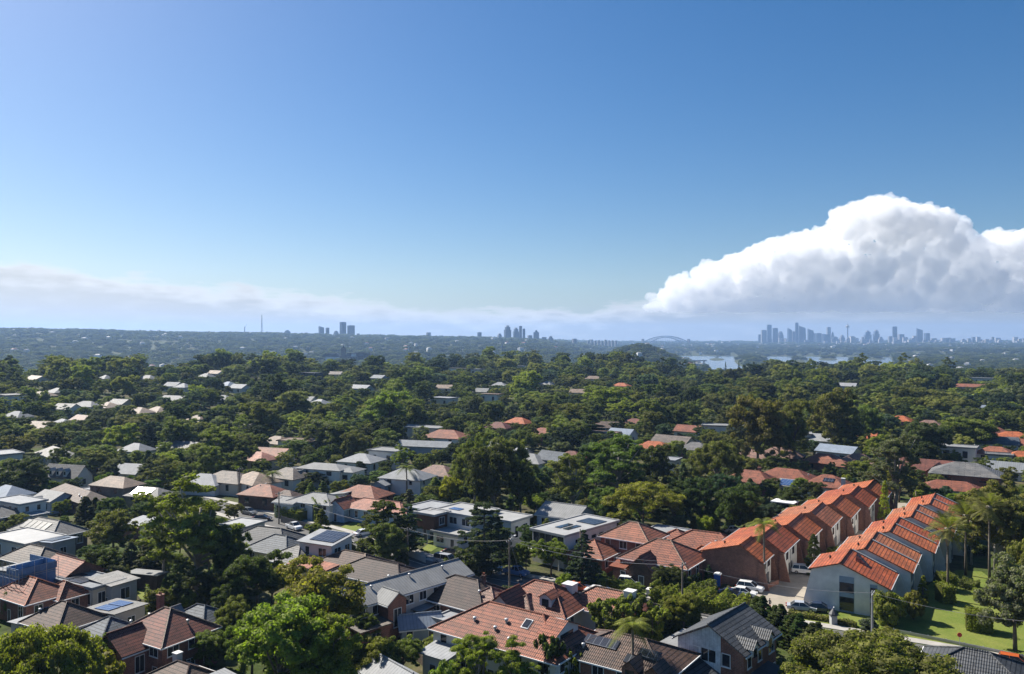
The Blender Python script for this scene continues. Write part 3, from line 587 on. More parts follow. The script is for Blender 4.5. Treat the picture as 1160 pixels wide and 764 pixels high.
house('large white two-storey house with sweeping orange-brown tiled roof and white end gable', 'the large white two-storey house', 584, 690, 8.6, 20, 11, 3.0, 'hip', 'rust', 'white', yaw=1, floors=2, k=1, wings=[(-7.0, -7.0, 4, 3.5, 3.2, .6, 'sy', 'm_white', 'white')], sky=[('-y', 3.2, 4.8), ('+y', -2, 5)],
      vents=[('-y', -4.5, 3.2), ('-y', .2, 4.2), ('-y', -.6, 2.6), ('-y', 2.4, 1.5)], dormer=[(7.0, 0, 2.4, 5.6, 7.3, 1.2, 'gx', 'rust', 'white')], capmat=T['rust'])
house('small pinkish brown tiled roofs stepped between larger houses', 'the small stepped pinkish roofs', 556, 666, 6.0, 8, 8, 2.2, 'hip', 'pinkbrown', 'brick', yaw=2, wings=[(6.5, 1.5, 6, 7, 3.6, 2.0, 'hip', 'pinkbrown', 'brick')], chim=[(-2.2, 1, 7.2, .5, 'darkbrick')])
house('red-brown tiled house with a white gable, glazed doors and a small dormer', 'the red roof with the white gable', 616, 660, 7.0, 13, 9.5, 2.9, 'hip', 'rust', 'white', yaw=4, wings=[(-3.2, -5.6, 6, 5, 4.1, 2.4, 'gy', 'rust', 'white'), (8.2, 4.5, 6, 6, 3.6, 2.1, 'hip', 'rust', 'white')], dormer=[(2.6, -2.6, 2.2, 2.6, 5.9, .7, 'gy', 'rust', 'white')])
house('house with two broad white chimneys mostly hidden by bamboo', 'the house with two white chimneys', 690, 668, 6.2, 13, 8, 2.3, 'hip', 'rust', 'white', yaw=2, chim=[(-6.0, -2.6, 6.6, 1.9, 'white'), (4.6, -1.5, 7.0, 1.5, 'white')], capmat=T['tan'])
house('two-storey brick house with dark brown roof, black solar panels and gabled dormers behind the palm', 'the brick house behind the palm', 712, 721, 7.4, 15, 10, 2.2, 'hip', 'brown', 'brick', yaw=2, floors=2, solar=[('+y', 0, 3, 5, 1.8, K_), ('-y', 4.2, 3.6, 3.0, 1.6, K_), ('-y', 2.2, 2.2, 1.8, 1.4, K_), ('-y', -3, 3.8, 5.0, 1.6, K_)], dormer=[(3.0, -4.2, 2.2, 3, 5.6, .9, 'gy', 'brown', 'brick'), (6.2, -4.2, 2.2, 3, 5.6, .9, 'gy', 'brown', 'brick')], vents=[('-y', -5, 2.2)])
house('two-storey house with a charcoal ribbed gable roof, white batten gable and red brick base', 'the charcoal gable with white battens', 824, 697, 9.0, 9.6, 10.5, 2.5, 'gy', 'charcoal', 'brick', yaw=-4, floors=2, wings=[(-2.6, -7.6, 8.5, 4.6, 3.0, 1.8, 'gy', 'charcoal', 'brick'), (6.4, -1.5, 3.2, 7, 2.6, .8, 'sX', 'm_dark', 'brick'), (-7.4, 2.5, 5, 7, 3.0, .4, 'sx', 'm_light', 'white')],
      dormer=[(4.2, -3.2, 2.6, 1.8, 6.9, .8, 'gx', 'charcoal', 'white'), (4.2, 1.6, 2.6, 1.8, 6.9, .8, 'gx', 'charcoal', 'white')])
def batten_gable():
    root = bpy.data.objects['house.033'] if False else [o for o in C.objects if o.get('label', '').startswith('two-storey house with a charcoal ribbed')][0]
    m = MB(); y = -5.25-.06; m.xz([(-4.78, 3.2), (1.6, 3.2), (1.6, 8.1), (0, 8.86), (-4.78, 6.42)], y, y+.058); m.build('gable_cladding', Wm['battens'], root)
    g = MB(); g.box(-1.2, -.25, y-.03, y+.02, 4.4, 5.9); g.box(-.1, .85, y-.03, y+.02, 4.4, 5.9); g.build('gable_window', GLASS, root, uv=False)
batten_gable()
house('single-storey house with a charcoal tiled hip roof in front of the lawn at bottom right', 'the charcoal hip roof at bottom right', 1106, 738, 5.2, 13, 10, 2.4, 'hip', 'charcoal', 'brick', yaw=2)
house('gabled house at the bottom edge with a sunlit white metal roof', 'the sunlit white metal roof', 446, 753, 5.4, 9, 6.4, 1.9, 'gx', 'm_white', 'white', yaw=-12)
house('small white-roofed shed beside the brick house at the bottom edge', None, 664, 757, 3.0, 4.5, 4, .5, 'sy', 'm_white', 'white', yaw=2, cat='shed', name='garden_shed')
house('white modern box house with floor-to-ceiling glazing and a white flat roof', 'the white glazed box house', 652, 594, 7.2, 9.5, 20, .4, 'flat', 'membrane', 'white', yaw=-6, floors=2, win=False, k=.88, solar=[('t', 1.0, 15.5, 5.5, 5, K_), ('t', -1.0, 7.5, 1.5, 5, GLASS), ('t', 1.4, 7.5, 1.5, 5, GLASS)])
def box_glazing():
    root = [o for o in C.objects if o.get('label', '').startswith('white modern box house')][0]
    for k in range(5):
        g = MB(); g.box(-4.5+k*1.82, -4.5+k*1.82+1.72, -10.05, -9.97, 3.6, 6.6); w = g.build('glazed_wall', GLASS, root, uv=False)
    m = MB(); m.box(-5.0, 5.0, -12.2, -9.9, 3.0, 3.3); m.box(-4.9, -4.6, -12.1, -11.9, 0, 3.0); m.box(4.6, 4.9, -12.1, -11.9, 0, 3.0); m.build('balcony', Wm['white'], root)
    m = MB()
    for k in range(5): m.box(4.75-.02, 4.80, -6+k*3, -4.4+k*3, 4.8, 5.5)
    m.build('window', GLASS, root, uv=False)
box_glazing()
house('small gabled house of blue-grey boards under a pale metal roof behind the glazed box', 'the blue-grey gabled house', 641, 572, 6.0, 11, 10, 1.9, 'gx', 'm_light', 'blueboards', yaw=4)
house('sprawling modern white house with flat roofs and a brown timber-clad upper box', 'the modern house with the timber box', 528, 577, 6.6, 11, 9, .4, 'flat', 'membrane', 'white', yaw=0, floors=2, k=1, solar=[('t', -2, 4, 3, 2, B_), ('t', 3, 6, 3, 2, K_)],
      wings=[(-4.4, -6.6, 5.4, 4.6, 6.3, .3, 'flat', 'membrane', 'timber', 3.0, 'q'), (-9.6, -1.5, 7.0, 8, 6.1, .4, 'flat', 'm_white', 'bluegrey'), (2.0, -7.0, 7, 4.6, 3.0, .3, 'flat', 'membrane', 'white'), (9.2, 3, 8, 7, 5.4, .3, 'flat', 'membrane', 'white')])
house('two-storey red brick house with orange-brown hip roof beside the white glazed box', 'the two-storey brick hip house', 718, 592, 8.4, 11, 9, 2.4, 'hip', 'terracotta', 'brick', yaw=2, floors=2, wings=[(-5.5, -7.5, 8, 8, 3.4, 2.2, 'hip', 'terracotta', 'brick')], capmat=T['tan'])
house('federation cottage with orange tiled roof, white trimmed gable and veranda behind the hedges', 'the federation cottage', 752, 612, 7.2, 14, 11, 3.0, 'hip', 'rust', 'brick', yaw=2, wings=[(-1.0, -6.6, 5, 4, 3.4, 2.2, 'gy', 'rust', 'darkbrick'), (-5.5, -6.2, 4.2, 2.6, 2.6, .5, 'sy', 'rust', 'brick')], capmat=T['tan'])
house('low white flat-roofed garage behind the federation cottage', None, 757, 601, 3.8, 8, 6, .3, 'flat', 'm_white', 'white', cat='garage', name='garage')
house('low house with spreading red tiled hip roofs beside the brick townhouse wall', 'the spreading red hip roofs', 800, 603, 6.0, 16, 10, 2.5, 'hip', 'rust', 'brick', yaw=6, wings=[(-7, 1, 8, 8, 3.4, 2.1, 'hip', 'rust', 'brick'), (2, -6.5, 6, 4, 3.0, 1.6, 'hip', 'orange', 'brick')], vents=[('-y', 3, 3)])
house('red tiled hip house with white ridge lines behind dark trees', 'the red roof with white ridges', 852, 533, 6.2, 15, 10, 2.6, 'hip', 'rust', 'brick', yaw=-4, capmat=T['tan'], chim=[(2, 1, 7.0, .9, 'brick')])
house('house with red-brown hip roof and a blue solar lean-to', 'the red roof with blue lean-to', 892, 531, 6.2, 18, 11, 2.6, 'hip', 'rust', 'brick', yaw=-4, wings=[(-6, -7.5, 8, 4, 2.6, .7, 'sy', 'm_blue', 'cream', 0, 'l')], solar=[('lt', 0, 2.4, 8, 3.6, B_)], vents=[('+x', 0, 3)])
house('orange-roofed house with a wide slope of blue solar panels and white parapet', 'the wide blue solar slope', 938, 538, 6.4, 13, 10, 2.6, 'hip', 'rust', 'white', yaw=-2, wings=[(-7.5, -5.5, 12, 6, 3.0, 1.1, 'sy', 'm_light', 'white', 0, 'l')], solar=[('lt', 0, 3.4, 11, 5.6, B_), ('-y', 1, 3.5, 3.2, 1.8, K_)], chim=[(5.5, -3.5, 6.2, 1.0, 'white')])
house('brown house with sunlit tan hip slope left of the blue metal gable', 'the tan hip slope', 884, 507, 6.0, 16, 11, 2.7, 'hip', 'pinkbrown', 'darkbrick', yaw=0)
house('house with orange hip roofs in front of the blue-grey metal gable', 'the double orange hip roof', 935, 514, 6.0, 15, 10, 2.5, 'hip', 'terracotta', 'brick', yaw=0, wings=[(6, -3.5, 7, 6, 3.2, 1.7, 'hip', 'terracotta', 'brick')])
house('house with pale blue-grey metal gabled roof among orange roofs', 'the pale blue-grey metal gable', 950, 505, 6.4, 14, 9, 2.0, 'gx', 'm_blue', 'white', yaw=-10)
house('house with dusty pink-brown hip roof left of the big grey-green tree', 'the dusty pink-brown roof', 972, 514, 6.2, 12, 9, 2.5, 'hip', 'pinkbrown', 'darkbrick', yaw=8)
house('orange roofed house with black solar panels high among trees', 'the far orange roof with solar', 984, 488, 6.5, 14, 10, 2.6, 'hip', 'orange', 'brick', solar=[('-y', -4, 3, 5, 2.4, K_)])
house('brown double-gabled house behind the big grey-green tree', 'the brown double gable', 1050, 521, 6.6, 16, 9, 2.8, 'gx', 'redbrown', 'brick', yaw=0, wings=[(4, -5, 6, 5, 3.8, 2.4, 'gy', 'redbrown', 'brick')])
house('large two-storey brick house with broad grey hip roof at right', 'the broad grey hip roof', 1094, 524, 8.4, 19, 13, 2.9, 'hip', 'grey', 'brick', yaw=4, floors=2, capmat=T['tan'])
house('low wide house with mottled orange roof in front of the broad grey hip roof', 'the mottled orange roof', 1078, 545, 5.2, 16, 8, 1.9, 'hip', 'rust', 'blueboards', yaw=6, wings=[(9.5, 0, 4.5, 6, 3.3, 1.2, 'hip', 'orange', 'brick')])
house('large modern white two-storey house with low pale roofs', 'the large modern white house', 368, 525, 7.4, 18, 9, 1.3, 'hip', 'm_light', 'white', yaw=16, floors=2, wings=[(-9, -4.5, 6, 6, 5.2, .4, 'flat', 'm_white', 'white'), (10.5, 1, 6, 8, 5.6, 1.0, 'hip', 'm_light', 'white')])
house('two-storey white house with grey hip roof beside the palm tree', 'the white house with grey hip roof', 462, 531, 7.6, 16, 11, 2.4, 'hip', 'm_grey', 'white', yaw=14, floors=2, wings=[(-6, -7, 5.5, 5, 3.4, 1.0, 'gy', 'm_grey', 'bluegrey')])
house('patchwork brown and pale tiled roof with white eaves', 'the patchwork brown roof', 413, 550, 6.0, 15, 10, 2.4, 'hip', 'terracotta', 'brick', yaw=10, wings=[(-6, -2, 6, 9, 3.4, 1.0, 'sx', 'm_light', 'white')])
house('white house with pale curved metal roofs above the roadside hedge', 'the pale curved metal roof', 362, 559, 6.4, 15, 10, 1.7, 'hip', 'm_light', 'white', yaw=12, floors=2, wings=[(-8, -3, 7, 7, 4.2, .8, 'gx', 'm_light', 'white')])
house('brick house with red-brown hip roof facing the intersection', 'the brick house facing the intersection', 300, 549, 6.6, 13, 9, 2.3, 'hip', 'terracotta', 'darkbrick', yaw=16, wings=[(8.5, 0, 9, 7, 3.6, 1.8, 'hip', 'brown', 'darkbrick')])
house('low salmon-roofed house behind the cedar with a pale blue gable', 'the pale salmon roof behind the cedar', 432, 567, 5.6, 22, 9, 1.8, 'hip', 'salmon', 'blueboards', yaw=8, wings=[(-11, -4, 6, 6, 3.8, 2.0, 'gy', 'rust', 'blueboards')])
house('white house with terracotta hip roof high on a rise behind trees', 'the white house with terracotta roof', 506, 487, 8.2, 19, 12, 2.6, 'hip', 'terracotta', 'white', yaw=14, floors=2)
house('white flat-roofed apartment block next to the terracotta roof', 'the white flat apartment block', 478, 483, 7.0, 24, 11, .4, 'flat', 'm_light', 'white', yaw=14, floors=2)
house('long grey-roofed building below the white apartment block', 'the long grey roof', 482, 500, 6.4, 22, 8, 1.6, 'gx', 'm_mid', 'bluegrey', yaw=20)
house('white cottage with bright white pyramid hip roof', 'the white pyramid roof', 410, 514, 6.6, 15, 12, 2.3, 'hip', 'm_white', 'white', yaw=16)
house('mottled terracotta roof in front of the hedges', None, 497, 527, 5.6, 13, 9, 2.4, 'hip', 'pinkbrown', 'white', yaw=10)
# the smaller houses of the middle distance: (px, py, roof, wall, width, depth, height, kind, description)
MID = [(588, 473, 'orange', 'brick', 14, 9, 6.5, 'hip'), (617, 485, 'rust', 'brick', 17, 11, 6.8, 'hip'), (584, 507, 'm_white', 'white', 12, 9, 6.6, 'gx'), (601, 514, 'm_light', 'white', 14, 10, 6.4, 'hip'), (628, 512, 'slate', 'bluegrey', 12, 8, 7.2, 'gx'), (648, 511, 'redbrown', 'brick', 12, 9, 6.4, 'hip'),
       (677, 489, 'm_light', 'white', 20, 9, 6.0, 'flat'), (705, 486, 'm_blue', 'bluegrey', 12, 9, 7, 'gx'), (741, 500, 'orange', 'brick', 16, 10, 6.0, 'hip'), (763, 494, 'm_white', 'white', 18, 10, 6.0, 'gx'), (781, 482, 'rust', 'white', 13, 9, 7.0, 'gx'), (819, 481, 'm_light', 'white', 21, 10, 6.4, 'flat'), (788, 501, 'grey', 'brick', 13, 9, 6, 'hip'),
       (704, 433, 'orange', 'white', 16, 10, 7, 'hip'), (672, 426, 'tan', 'cream', 20, 11, 7, 'hip'), (855, 509, 'pinkbrown', 'brick', 14, 9, 6, 'hip'), (959, 434, 'm_white', 'white', 18, 10, 8, 'gx'), (1020, 471, 'orange', 'brick', 13, 9, 6.4, 'hip'), (1053, 476, 'pinkbrown', 'brick', 14, 9, 6.4, 'hip'), (1095, 435, 'terracotta', 'cream', 30, 10, 7, 'gx'), (1114, 428, 'm_white', 'white', 22, 10, 8, 'flat'),
       (1113, 459, 'm_blue', 'white', 13, 9, 6.4, 'hip'), (1126, 484, 'redbrown', 'brick', 14, 9, 6.4, 'hip'), (1147, 489, 'orange', 'brick', 16, 10, 6.4, 'hip'), (1128, 495, 'slate', 'white', 17, 11, 6.6, 'gx'), (1128, 506, 'terracotta', 'white', 15, 10, 5.8, 'hip'), (1154, 497, 'rust', 'white', 13, 9, 6.4, 'hip'), (1141, 524, 'm_mid', 'white', 12, 8, 5.4, 'gx'), (1157, 511, 'orange', 'brick', 12, 9, 6.0, 'hip'), (1132, 514, 'm_white', 'white', 9, 7, 5, 'flat'),
       (405, 412, 'm_light', 'cream', 26, 12, 6.5, 'flat'), (451, 411, 'm_white', 'white', 44, 13, 7.0, 'gx'), (519, 417, 'm_white', 'white', 34, 10, 7, 'flat'), (541, 418, 'm_white', 'cream', 12, 10, 9, 'flat'), (381, 421, 'm_white', 'white', 14, 9, 6.4, 'gx'), (352, 422, 'charcoal', 'dark', 26, 10, 7, 'flat'), (430, 425, 'm_light', 'bluegrey', 15, 10, 7, 'gx'), (409, 436, 'm_white', 'blueboards', 20, 10, 6.4, 'gx'), (363, 452, 'm_white', 'white', 14, 9, 6.4, 'hip'), (348, 449, 'm_light', 'white', 12, 9, 6, 'gx'),
       (503, 450, 'm_white', 'white', 18, 10, 7, 'flat'), (556, 446, 'm_white', 'white', 17, 9, 6.6, 'flat'), (566, 433, 'm_white', 'blueboards', 13, 9, 6.4, 'hip'), (504, 436, 'tan', 'white', 14, 9, 6.4, 'gx'), (440, 509, 'm_light', 'white', 13, 9, 6.4, 'flat'), (290, 535, 'tan', 'white', 15, 10, 6.4, 'hip'), (260, 534, 'greybrown', 'cream', 17, 10, 6.2, 'hip'), (233, 537, 'm_white', 'white', 14, 9, 5.6, 'hip'), (310, 508, 'terracotta', 'white', 14, 9, 6.4, 'gx'),
       (340, 498, 'm_white', 'white', 17, 9, 6.4, 'flat'), (315, 494, 'tan', 'cream', 14, 9, 6.4, 'hip'), (573, 507, 'm_white', 'white', 10, 8, 6, 'gx'), (565, 478, 'redbrown', 'brick', 13, 9, 6.4, 'hip'), (328, 530, 'greybrown', 'white', 13, 9, 6, 'hip'),
       (12, 446, 'm_white', 'white', 18, 10, 8, 'flat'), (48, 443, 'm_white', 'cream', 16, 10, 6.4, 'hip'), (66, 439, 'm_light', 'cream', 16, 10, 6.4, 'hip'), (76, 457, 'm_white', 'white', 13, 9, 7, 'gx'), (99, 454, 'm_light', 'white', 17, 10, 6.4, 'hip'), (123, 455, 'tan', 'cream', 14, 10, 6.4, 'hip'), (137, 452, 'm_light', 'cream', 13, 9, 6.4, 'gx'), (159, 461, 'tan', 'cream', 15, 10, 6.4, 'hip'), (180, 460, 'tan', 'cream', 15, 10, 6.2, 'hip'),
       (72, 474, 'm_white', 'white', 14, 9, 6.4, 'hip'), (46, 477, 'm_light', 'white', 14, 9, 6.4, 'gx'), (64, 506, 'm_white', 'white', 20, 10, 5.6, 'hip'), (207, 500, 'm_white', 'white', 19, 10, 6, 'gx'), (155, 502, 'm_light', 'white', 13, 9, 6, 'hip'), (294, 512, 'salmon', 'cream', 12, 9, 6, 'hip'), (198, 448, 'm_light', 'bluegrey', 18, 9, 6.4, 'gx'), (197, 433, 'm_white', 'white', 12, 9, 6.4, 'gx'), (208, 434, 'm_white', 'white', 11, 9, 6.4, 'hip'),
       (245, 420, 'm_white', 'white', 17, 9, 7, 'gx'), (234, 423, 'm_light', 'cream', 14, 9, 6.4, 'hip'), (272, 435, 'm_white', 'white', 15, 9, 6.4, 'gx'), (259, 432, 'm_blue', 'bluegrey', 14, 9, 6.4, 'hip'), (173, 413, 'm_light', 'bluegrey', 16, 9, 7, 'flat'), (195, 412, 'm_white', 'white', 13, 9, 7, 'gx'), (168, 425, 'm_light', 'white', 15, 9, 6.4, 'hip'), (28, 419, 'charcoal', 'dark', 30, 10, 7, 'flat'), (42, 426, 'm_light', 'white', 22, 10, 6.4, 'gx'), (35, 411, 'm_white', 'white', 10, 9, 8, 'gx'),
       (4, 512, 'm_white', 'white', 14, 9, 6, 'flat'), (253, 447, 'm_light', 'cream', 13, 9, 6.4, 'hip'), (120, 425, 'm_white', 'white', 11, 8, 6, 'hip'), (95, 470, 'm_light', 'cream', 13, 9, 6, 'gx'), (20, 465, 'm_light', 'white', 14, 9, 6, 'hip'), (225, 470, 'tan', 'cream', 13, 9, 6, 'hip'), (290, 478, 'm_light', 'white', 13, 9, 6, 'gx'), (900, 490, 'm_light', 'white', 15, 9, 6, 'flat'), (930, 492, 'm_white', 'white', 12, 8, 6, 'gx'), (620, 432, 'm_light', 'white', 14, 9, 6.4, 'hip'),
       (655, 441, 'tan', 'cream', 13, 9, 6.4, 'gx'), (700, 509, 'm_white', 'white', 9, 7, 5.4, 'gx'), (752, 519, 'm_light', 'white', 11, 8, 5.4, 'flat'), (1085, 505, 'm_light', 'white', 14, 9, 5.8, 'flat'), (720, 474, 'redbrown', 'brick', 14, 9, 6.2, 'hip'), (688, 478, 'brown', 'bluegrey', 12, 9, 6.4, 'gx'), (560, 500, 'm_light', 'white', 12, 9, 6, 'hip'), (545, 440, 'm_light', 'white', 14, 9, 6, 'gx'), (590, 414, 'm_light', 'white', 16, 9, 7, 'flat'), (620, 409, 'm_white', 'white', 26, 11, 7, 'flat'), (650, 410, 'tan', 'cream', 14, 9, 7, 'hip')]
RW = dict(orange='bright orange', rust='rusty red', terracotta='terracotta', brown='brown', darkbrown='dark brown', redbrown='red-brown', tan='tan', slate='slate', grey='grey', greybrown='grey-brown', charcoal='charcoal', salmon='salmon', pinkbrown='pinkish brown', m_white='white', m_grey='grey', m_blue='blue-grey', m_mid='mid-grey', m_light='pale grey')
KW = dict(hip='hip-roofed', gx='gabled', flat='flat-roofed')
# what the far things can be found by: features along the skyline
SKYMARK = [(28, "the ridge's left end"), (79, 'the broad ridge block'), (171, 'the lone small tower'), (225, 'the bare left ridge'), (275, 'the long ridge block'), (297, 'the lattice mast'), (326, 'the squat ridge block'), (364, 'the shorter slab tower'), (395, 'the tall slab pair'), (440, 'the empty middle ridge'), (485, 'the lone square block'), (543, 'the lone middle tower'), (585, 'the middle tower cluster'),
           (624, 'the low cluster end'), (680, 'the low row beside the bridge'), (755, 'the arch bridge'), (810, 'the gap right of the bridge'), (870, 'the left city towers'), (906, 'the tallest city tower'), (934, 'the broad city slabs'), (960, 'the needle tower'), (988, 'the stepped city pair'), (1014, 'the lone blue slab'), (1042, 'the slant-topped tower'), (1085, 'the far right towers'), (1140, "the skyline's right end")]
def under(px): return min(SKYMARK, key=lambda s: abs(s[0]-px))[1]
def row(py): return 'on the wooded crest' if py < 428 else 'on the upper slope' if py < 452 else 'on the middle slope' if py < 482 else 'on the lower slope' if py < 512 else 'at the slope foot'
for px, py, rf, wl, w_, d_, hz, kd in MID:
    if rf in ('m_white', 'm_light') and R_.random() < .45: rf = R_.choice(('m_light', 'm_grey', 'grey', 'tan', 'greybrown', 'pinkbrown', 'm_mid'))
    w_ = w_*.86 if w_ < 22 else w_*.92; d_ *= .9
    house(f'{RW[rf]} {KW[kd]} house {row(py)} below {under(px)}', None, px, py, hz, w_, d_, .4 if kd == 'flat' else 2.3, kd, rf, wl, yaw=R_.uniform(-8, 22), auto=True)
# ------------------------------------------------------------------ two rows of stepped townhouses
TG = rad(-32)
ORD = ['first', 'second', 'third', 'fourth', 'fifth', 'sixth', 'seventh', 'eighth', 'ninth', 'tenth', 'eleventh', 'twelfth', 'thirteenth', 'fourteenth', 'fifteenth', 'sixteenth', 'seventeenth', 'eighteenth', 'nineteenth', 'twentieth']
def townhouse(label, org, y0, dep, xo, zo, W_, rx, el, hr, er, wall, right_row, near_end, group, k):
    c, s = math.cos(TG), math.sin(TG)
    X, Y = org.x+xo*c-y0*s, org.y+xo*s+y0*c
    r = thing('townhouse', (X, Y, 0), TG); tag(r, label, 'townhouse', group)
    bl, br = (-1.6, 0.0) if right_row else (-1.0, .0)
    mb = MB(); mb.xz([(bl, -.3), (W_+br, -.3), (W_+br, er+zo), (rx, hr+zo), (0, el+zo)], .25, dep); mb.build('wall', wall, r)
    # roof: two slabs with small overhang
    ov = .45; th = .18; ro = MB()
    sL = (hr-el)/rx; sR = (hr-er)/(W_-rx); z = zo+.05
    a = (-ov, el-sL*ov+z+th); b = (rx, hr+z+th); d = (W_+ov, er-sR*ov+z+th)
    y1 = -.1 if near_end else .02; y2 = dep+.02
    ro.slab((a[0], y2, a[1]), (a[0], y1, a[1]), (b[0], y1, b[1]), (b[0], y2, b[1]), th); ro.slab((d[0], y1, d[1]), (d[0], y2, d[1]), (b[0], y2, b[1]), (b[0], y1, b[1]), th)
    rt = T[('orange', 'fadedorange', 'orange', 'deeporange')[(k*7+(3 if right_row else 0)) % 4]]; roof = ro.build('roof', rt, r)
    for gx, gz in ((-ov-.06, el-sL*ov+z+th*.6), (W_+ov+.06, er-sR*ov+z+th*.6)): gm = MB(); gm.box(gx-.07, gx+.07, y1, y2, gz-.1, gz+.06); gm.build('gutter', Wm['grey'], r, uv=False)
    gm = MB(); gm.tube([(W_+.12, dep*.5, 0.02), (W_+.12, dep*.5, er+zo-.2)], [.06, .06], 6); gm.build('downpipe', Wm['grey'], r, uv=False)
    cp = MB(); cp.tube([(b[0], y1, b[1]+.05), (b[0], y2, b[1]+.05)], [.15, .15], 6); cp.build('ridge_cap', T['orange'], roof)
    # stepped parapet wall at the far side and battered fin beyond the eave
    pw = MB()
    if right_row:
        pw.xz([(W_-.8, -.3), (W_+2.0, -.3), (W_+1.6, 2.2), (W_+.7, er+zo-.25), (W_-.8, er+zo-.1)], dep-.02, dep+.26); pw.build('fin_wall', wall, r)
        g = MB(); g.box(W_-.002, W_+.03, 1.2, dep-1.2, .3, 2.3); g.build('window', GLASS, r, uv=False)
        g = MB(); g.box(W_-.002, W_+.03, 1.6, dep-1.6, 3.2, 4.7); g.build('window', GLASS, r, uv=False)
        fl = MB(); fl.slab((rx+.3, dep-.55, hr+zo+.42-sR*.3), (rx+.3, dep+.1, hr+zo+.42-sR*.3), (W_+.2, dep+.1, er+zo+.42-sR*.2), (W_+.2, dep-.55, er+zo+.42-sR*.2), -.12); fl.build('flashing', T['m_grey'], roof)
    else:
        pw.xz([(W_-.5, -.3), (W_+1.5, -.3), (W_+.25, er+zo-.2), (W_-.5, er+zo-.1)], -.02, .248); pw.build('fin_wall', wall, r); pw = MB(); pw.xz([(W_-.5, -.3), (W_+1.5, -.3), (W_+.25, er+zo-.2), (W_-.5, er+zo-.1)], dep-.02, dep+.2); pw.build('fin_wall', wall, r)
        m = MB(); m.box(W_+.0, W_+.05, .6, dep-.6, 0, er+zo-.5); pn = m.build('rendered_panel', Wm['town'], r)
        for i in range(2):
            yy = dep*(.3+.4*i); g = MB(); g.box(W_+.03, W_+.09, yy-.8, yy+.8, 3.2, 4.6); g.build('window', GLASS, r, uv=False)
        g = MB(); g.box(W_+.03, W_+.09, dep*.5-1.4, dep*.5+1.4, .05, 2.2); g.build('garage_door', DTRIM, r, uv=False)
    v = MB(); vx = rx*(.45+.2*(k % 2)); vz = el+(hr-el)*vx/rx+zo
    v.tube([(vx, dep*.5, vz), (vx, dep*.5, vz+.55)], [.14, .14], 8); v.tube([(vx, dep*.5, vz+.5), (vx, dep*.5, vz+.75)], [.26, .12], 8); v.build('roof_vent', T['rust'], roof, uv=False)
    m = rx+.2 if right_row else rx*.4
    x0, y0_ = X, Y
    cs = [(xx, yy) for xx in (-1, W_+1.5) for yy in (0, dep)]
    pts = [pix(X+xx*c-yy*s, Y+xx*s+yy*c, zz) for xx, yy in cs for zz in (2.5, 7.5)]
    KEEP.append((min(p[0] for p in pts), max(p[0] for p in pts), min(p[1] for p in pts), max(p[1] for p in pts), Y))
    FOOT.append((X+(W_/2)*c-dep/2*s, Y+(W_/2)*s+dep/2*c, W_/2+2, dep/2+1, TG))
    return r
orgR = P(919, 688)
y = 0.0
for k in range(9):
    dep = 10.5 if k == 0 else 7.6
    lab = 'white rendered end townhouse with orange tiled roof and dark window strips facing the lawn' if k == 0 else f'{ORD[k]} white-walled orange-roofed townhouse from the lawn end of the right row'
    t = townhouse(lab, orgR, y, dep, 2.2*((k+1)//2), .25*(k % 2)+.05*k, 11.8, 4.6, 6.4, 7.9, 4.9, Wm['town'], True, k == 0, 'white stepped townhouses', k)
    if k == 0:
        TH0 = t
        for (xa, xb), zs in (((4.4, 6.7), ((.3, 2.5), (3.3, 4.9))), ((9.1, 10.2), ((.3, 2.2), (3.0, 4.7)))):
            m = MB(); m.box(xa, xb, .19, .262, -.1, 5.9 if xa < 5 else 5.2); p = m.build('recessed_panel', Wm['bluegrey'], t)
            for za, zb in zs: g = MB(); g.box(xa+.05, xb-.05, .16, .2, za, zb); g.build('window', GLASS, t, uv=False)
        # raised triangular roof light
        v = MB(); v.xz([(6.1, 7.3), (8.4, 6.4), (6.3, 8.6)], 5.2, 6.6); v.build('roof_light', T['salmon'], t)
    y += dep+.3
orgL = P(795, 658); y = 0.0
for k in range(7):
    dep = 7.2 if k == 0 else 12.5
    lab = 'brick end townhouse with orange roof and blank brick wall facing the parked cars' if k == 0 else f'{ORD[k]} brick orange-roofed townhouse from the street end of the left row'
    townhouse(lab, orgL, y, dep, 1.9*k, .3*(k % 2)+.08*k, 11.0, 7.2, 5.5, 7.5, 5.0, Wm['townbrick'], False, k == 0, 'brick stepped townhouses', k)
    y += dep+.25
LAND += [(940, 670, orgR.x+5, orgR.y, 'the white end townhouse'), (830, 650, orgL.x+5, orgL.y, 'the brick end townhouse'), (945, 585, 68, 165, 'the brick townhouse row'), (1040, 600, 82, 165, 'the white townhouse row')]
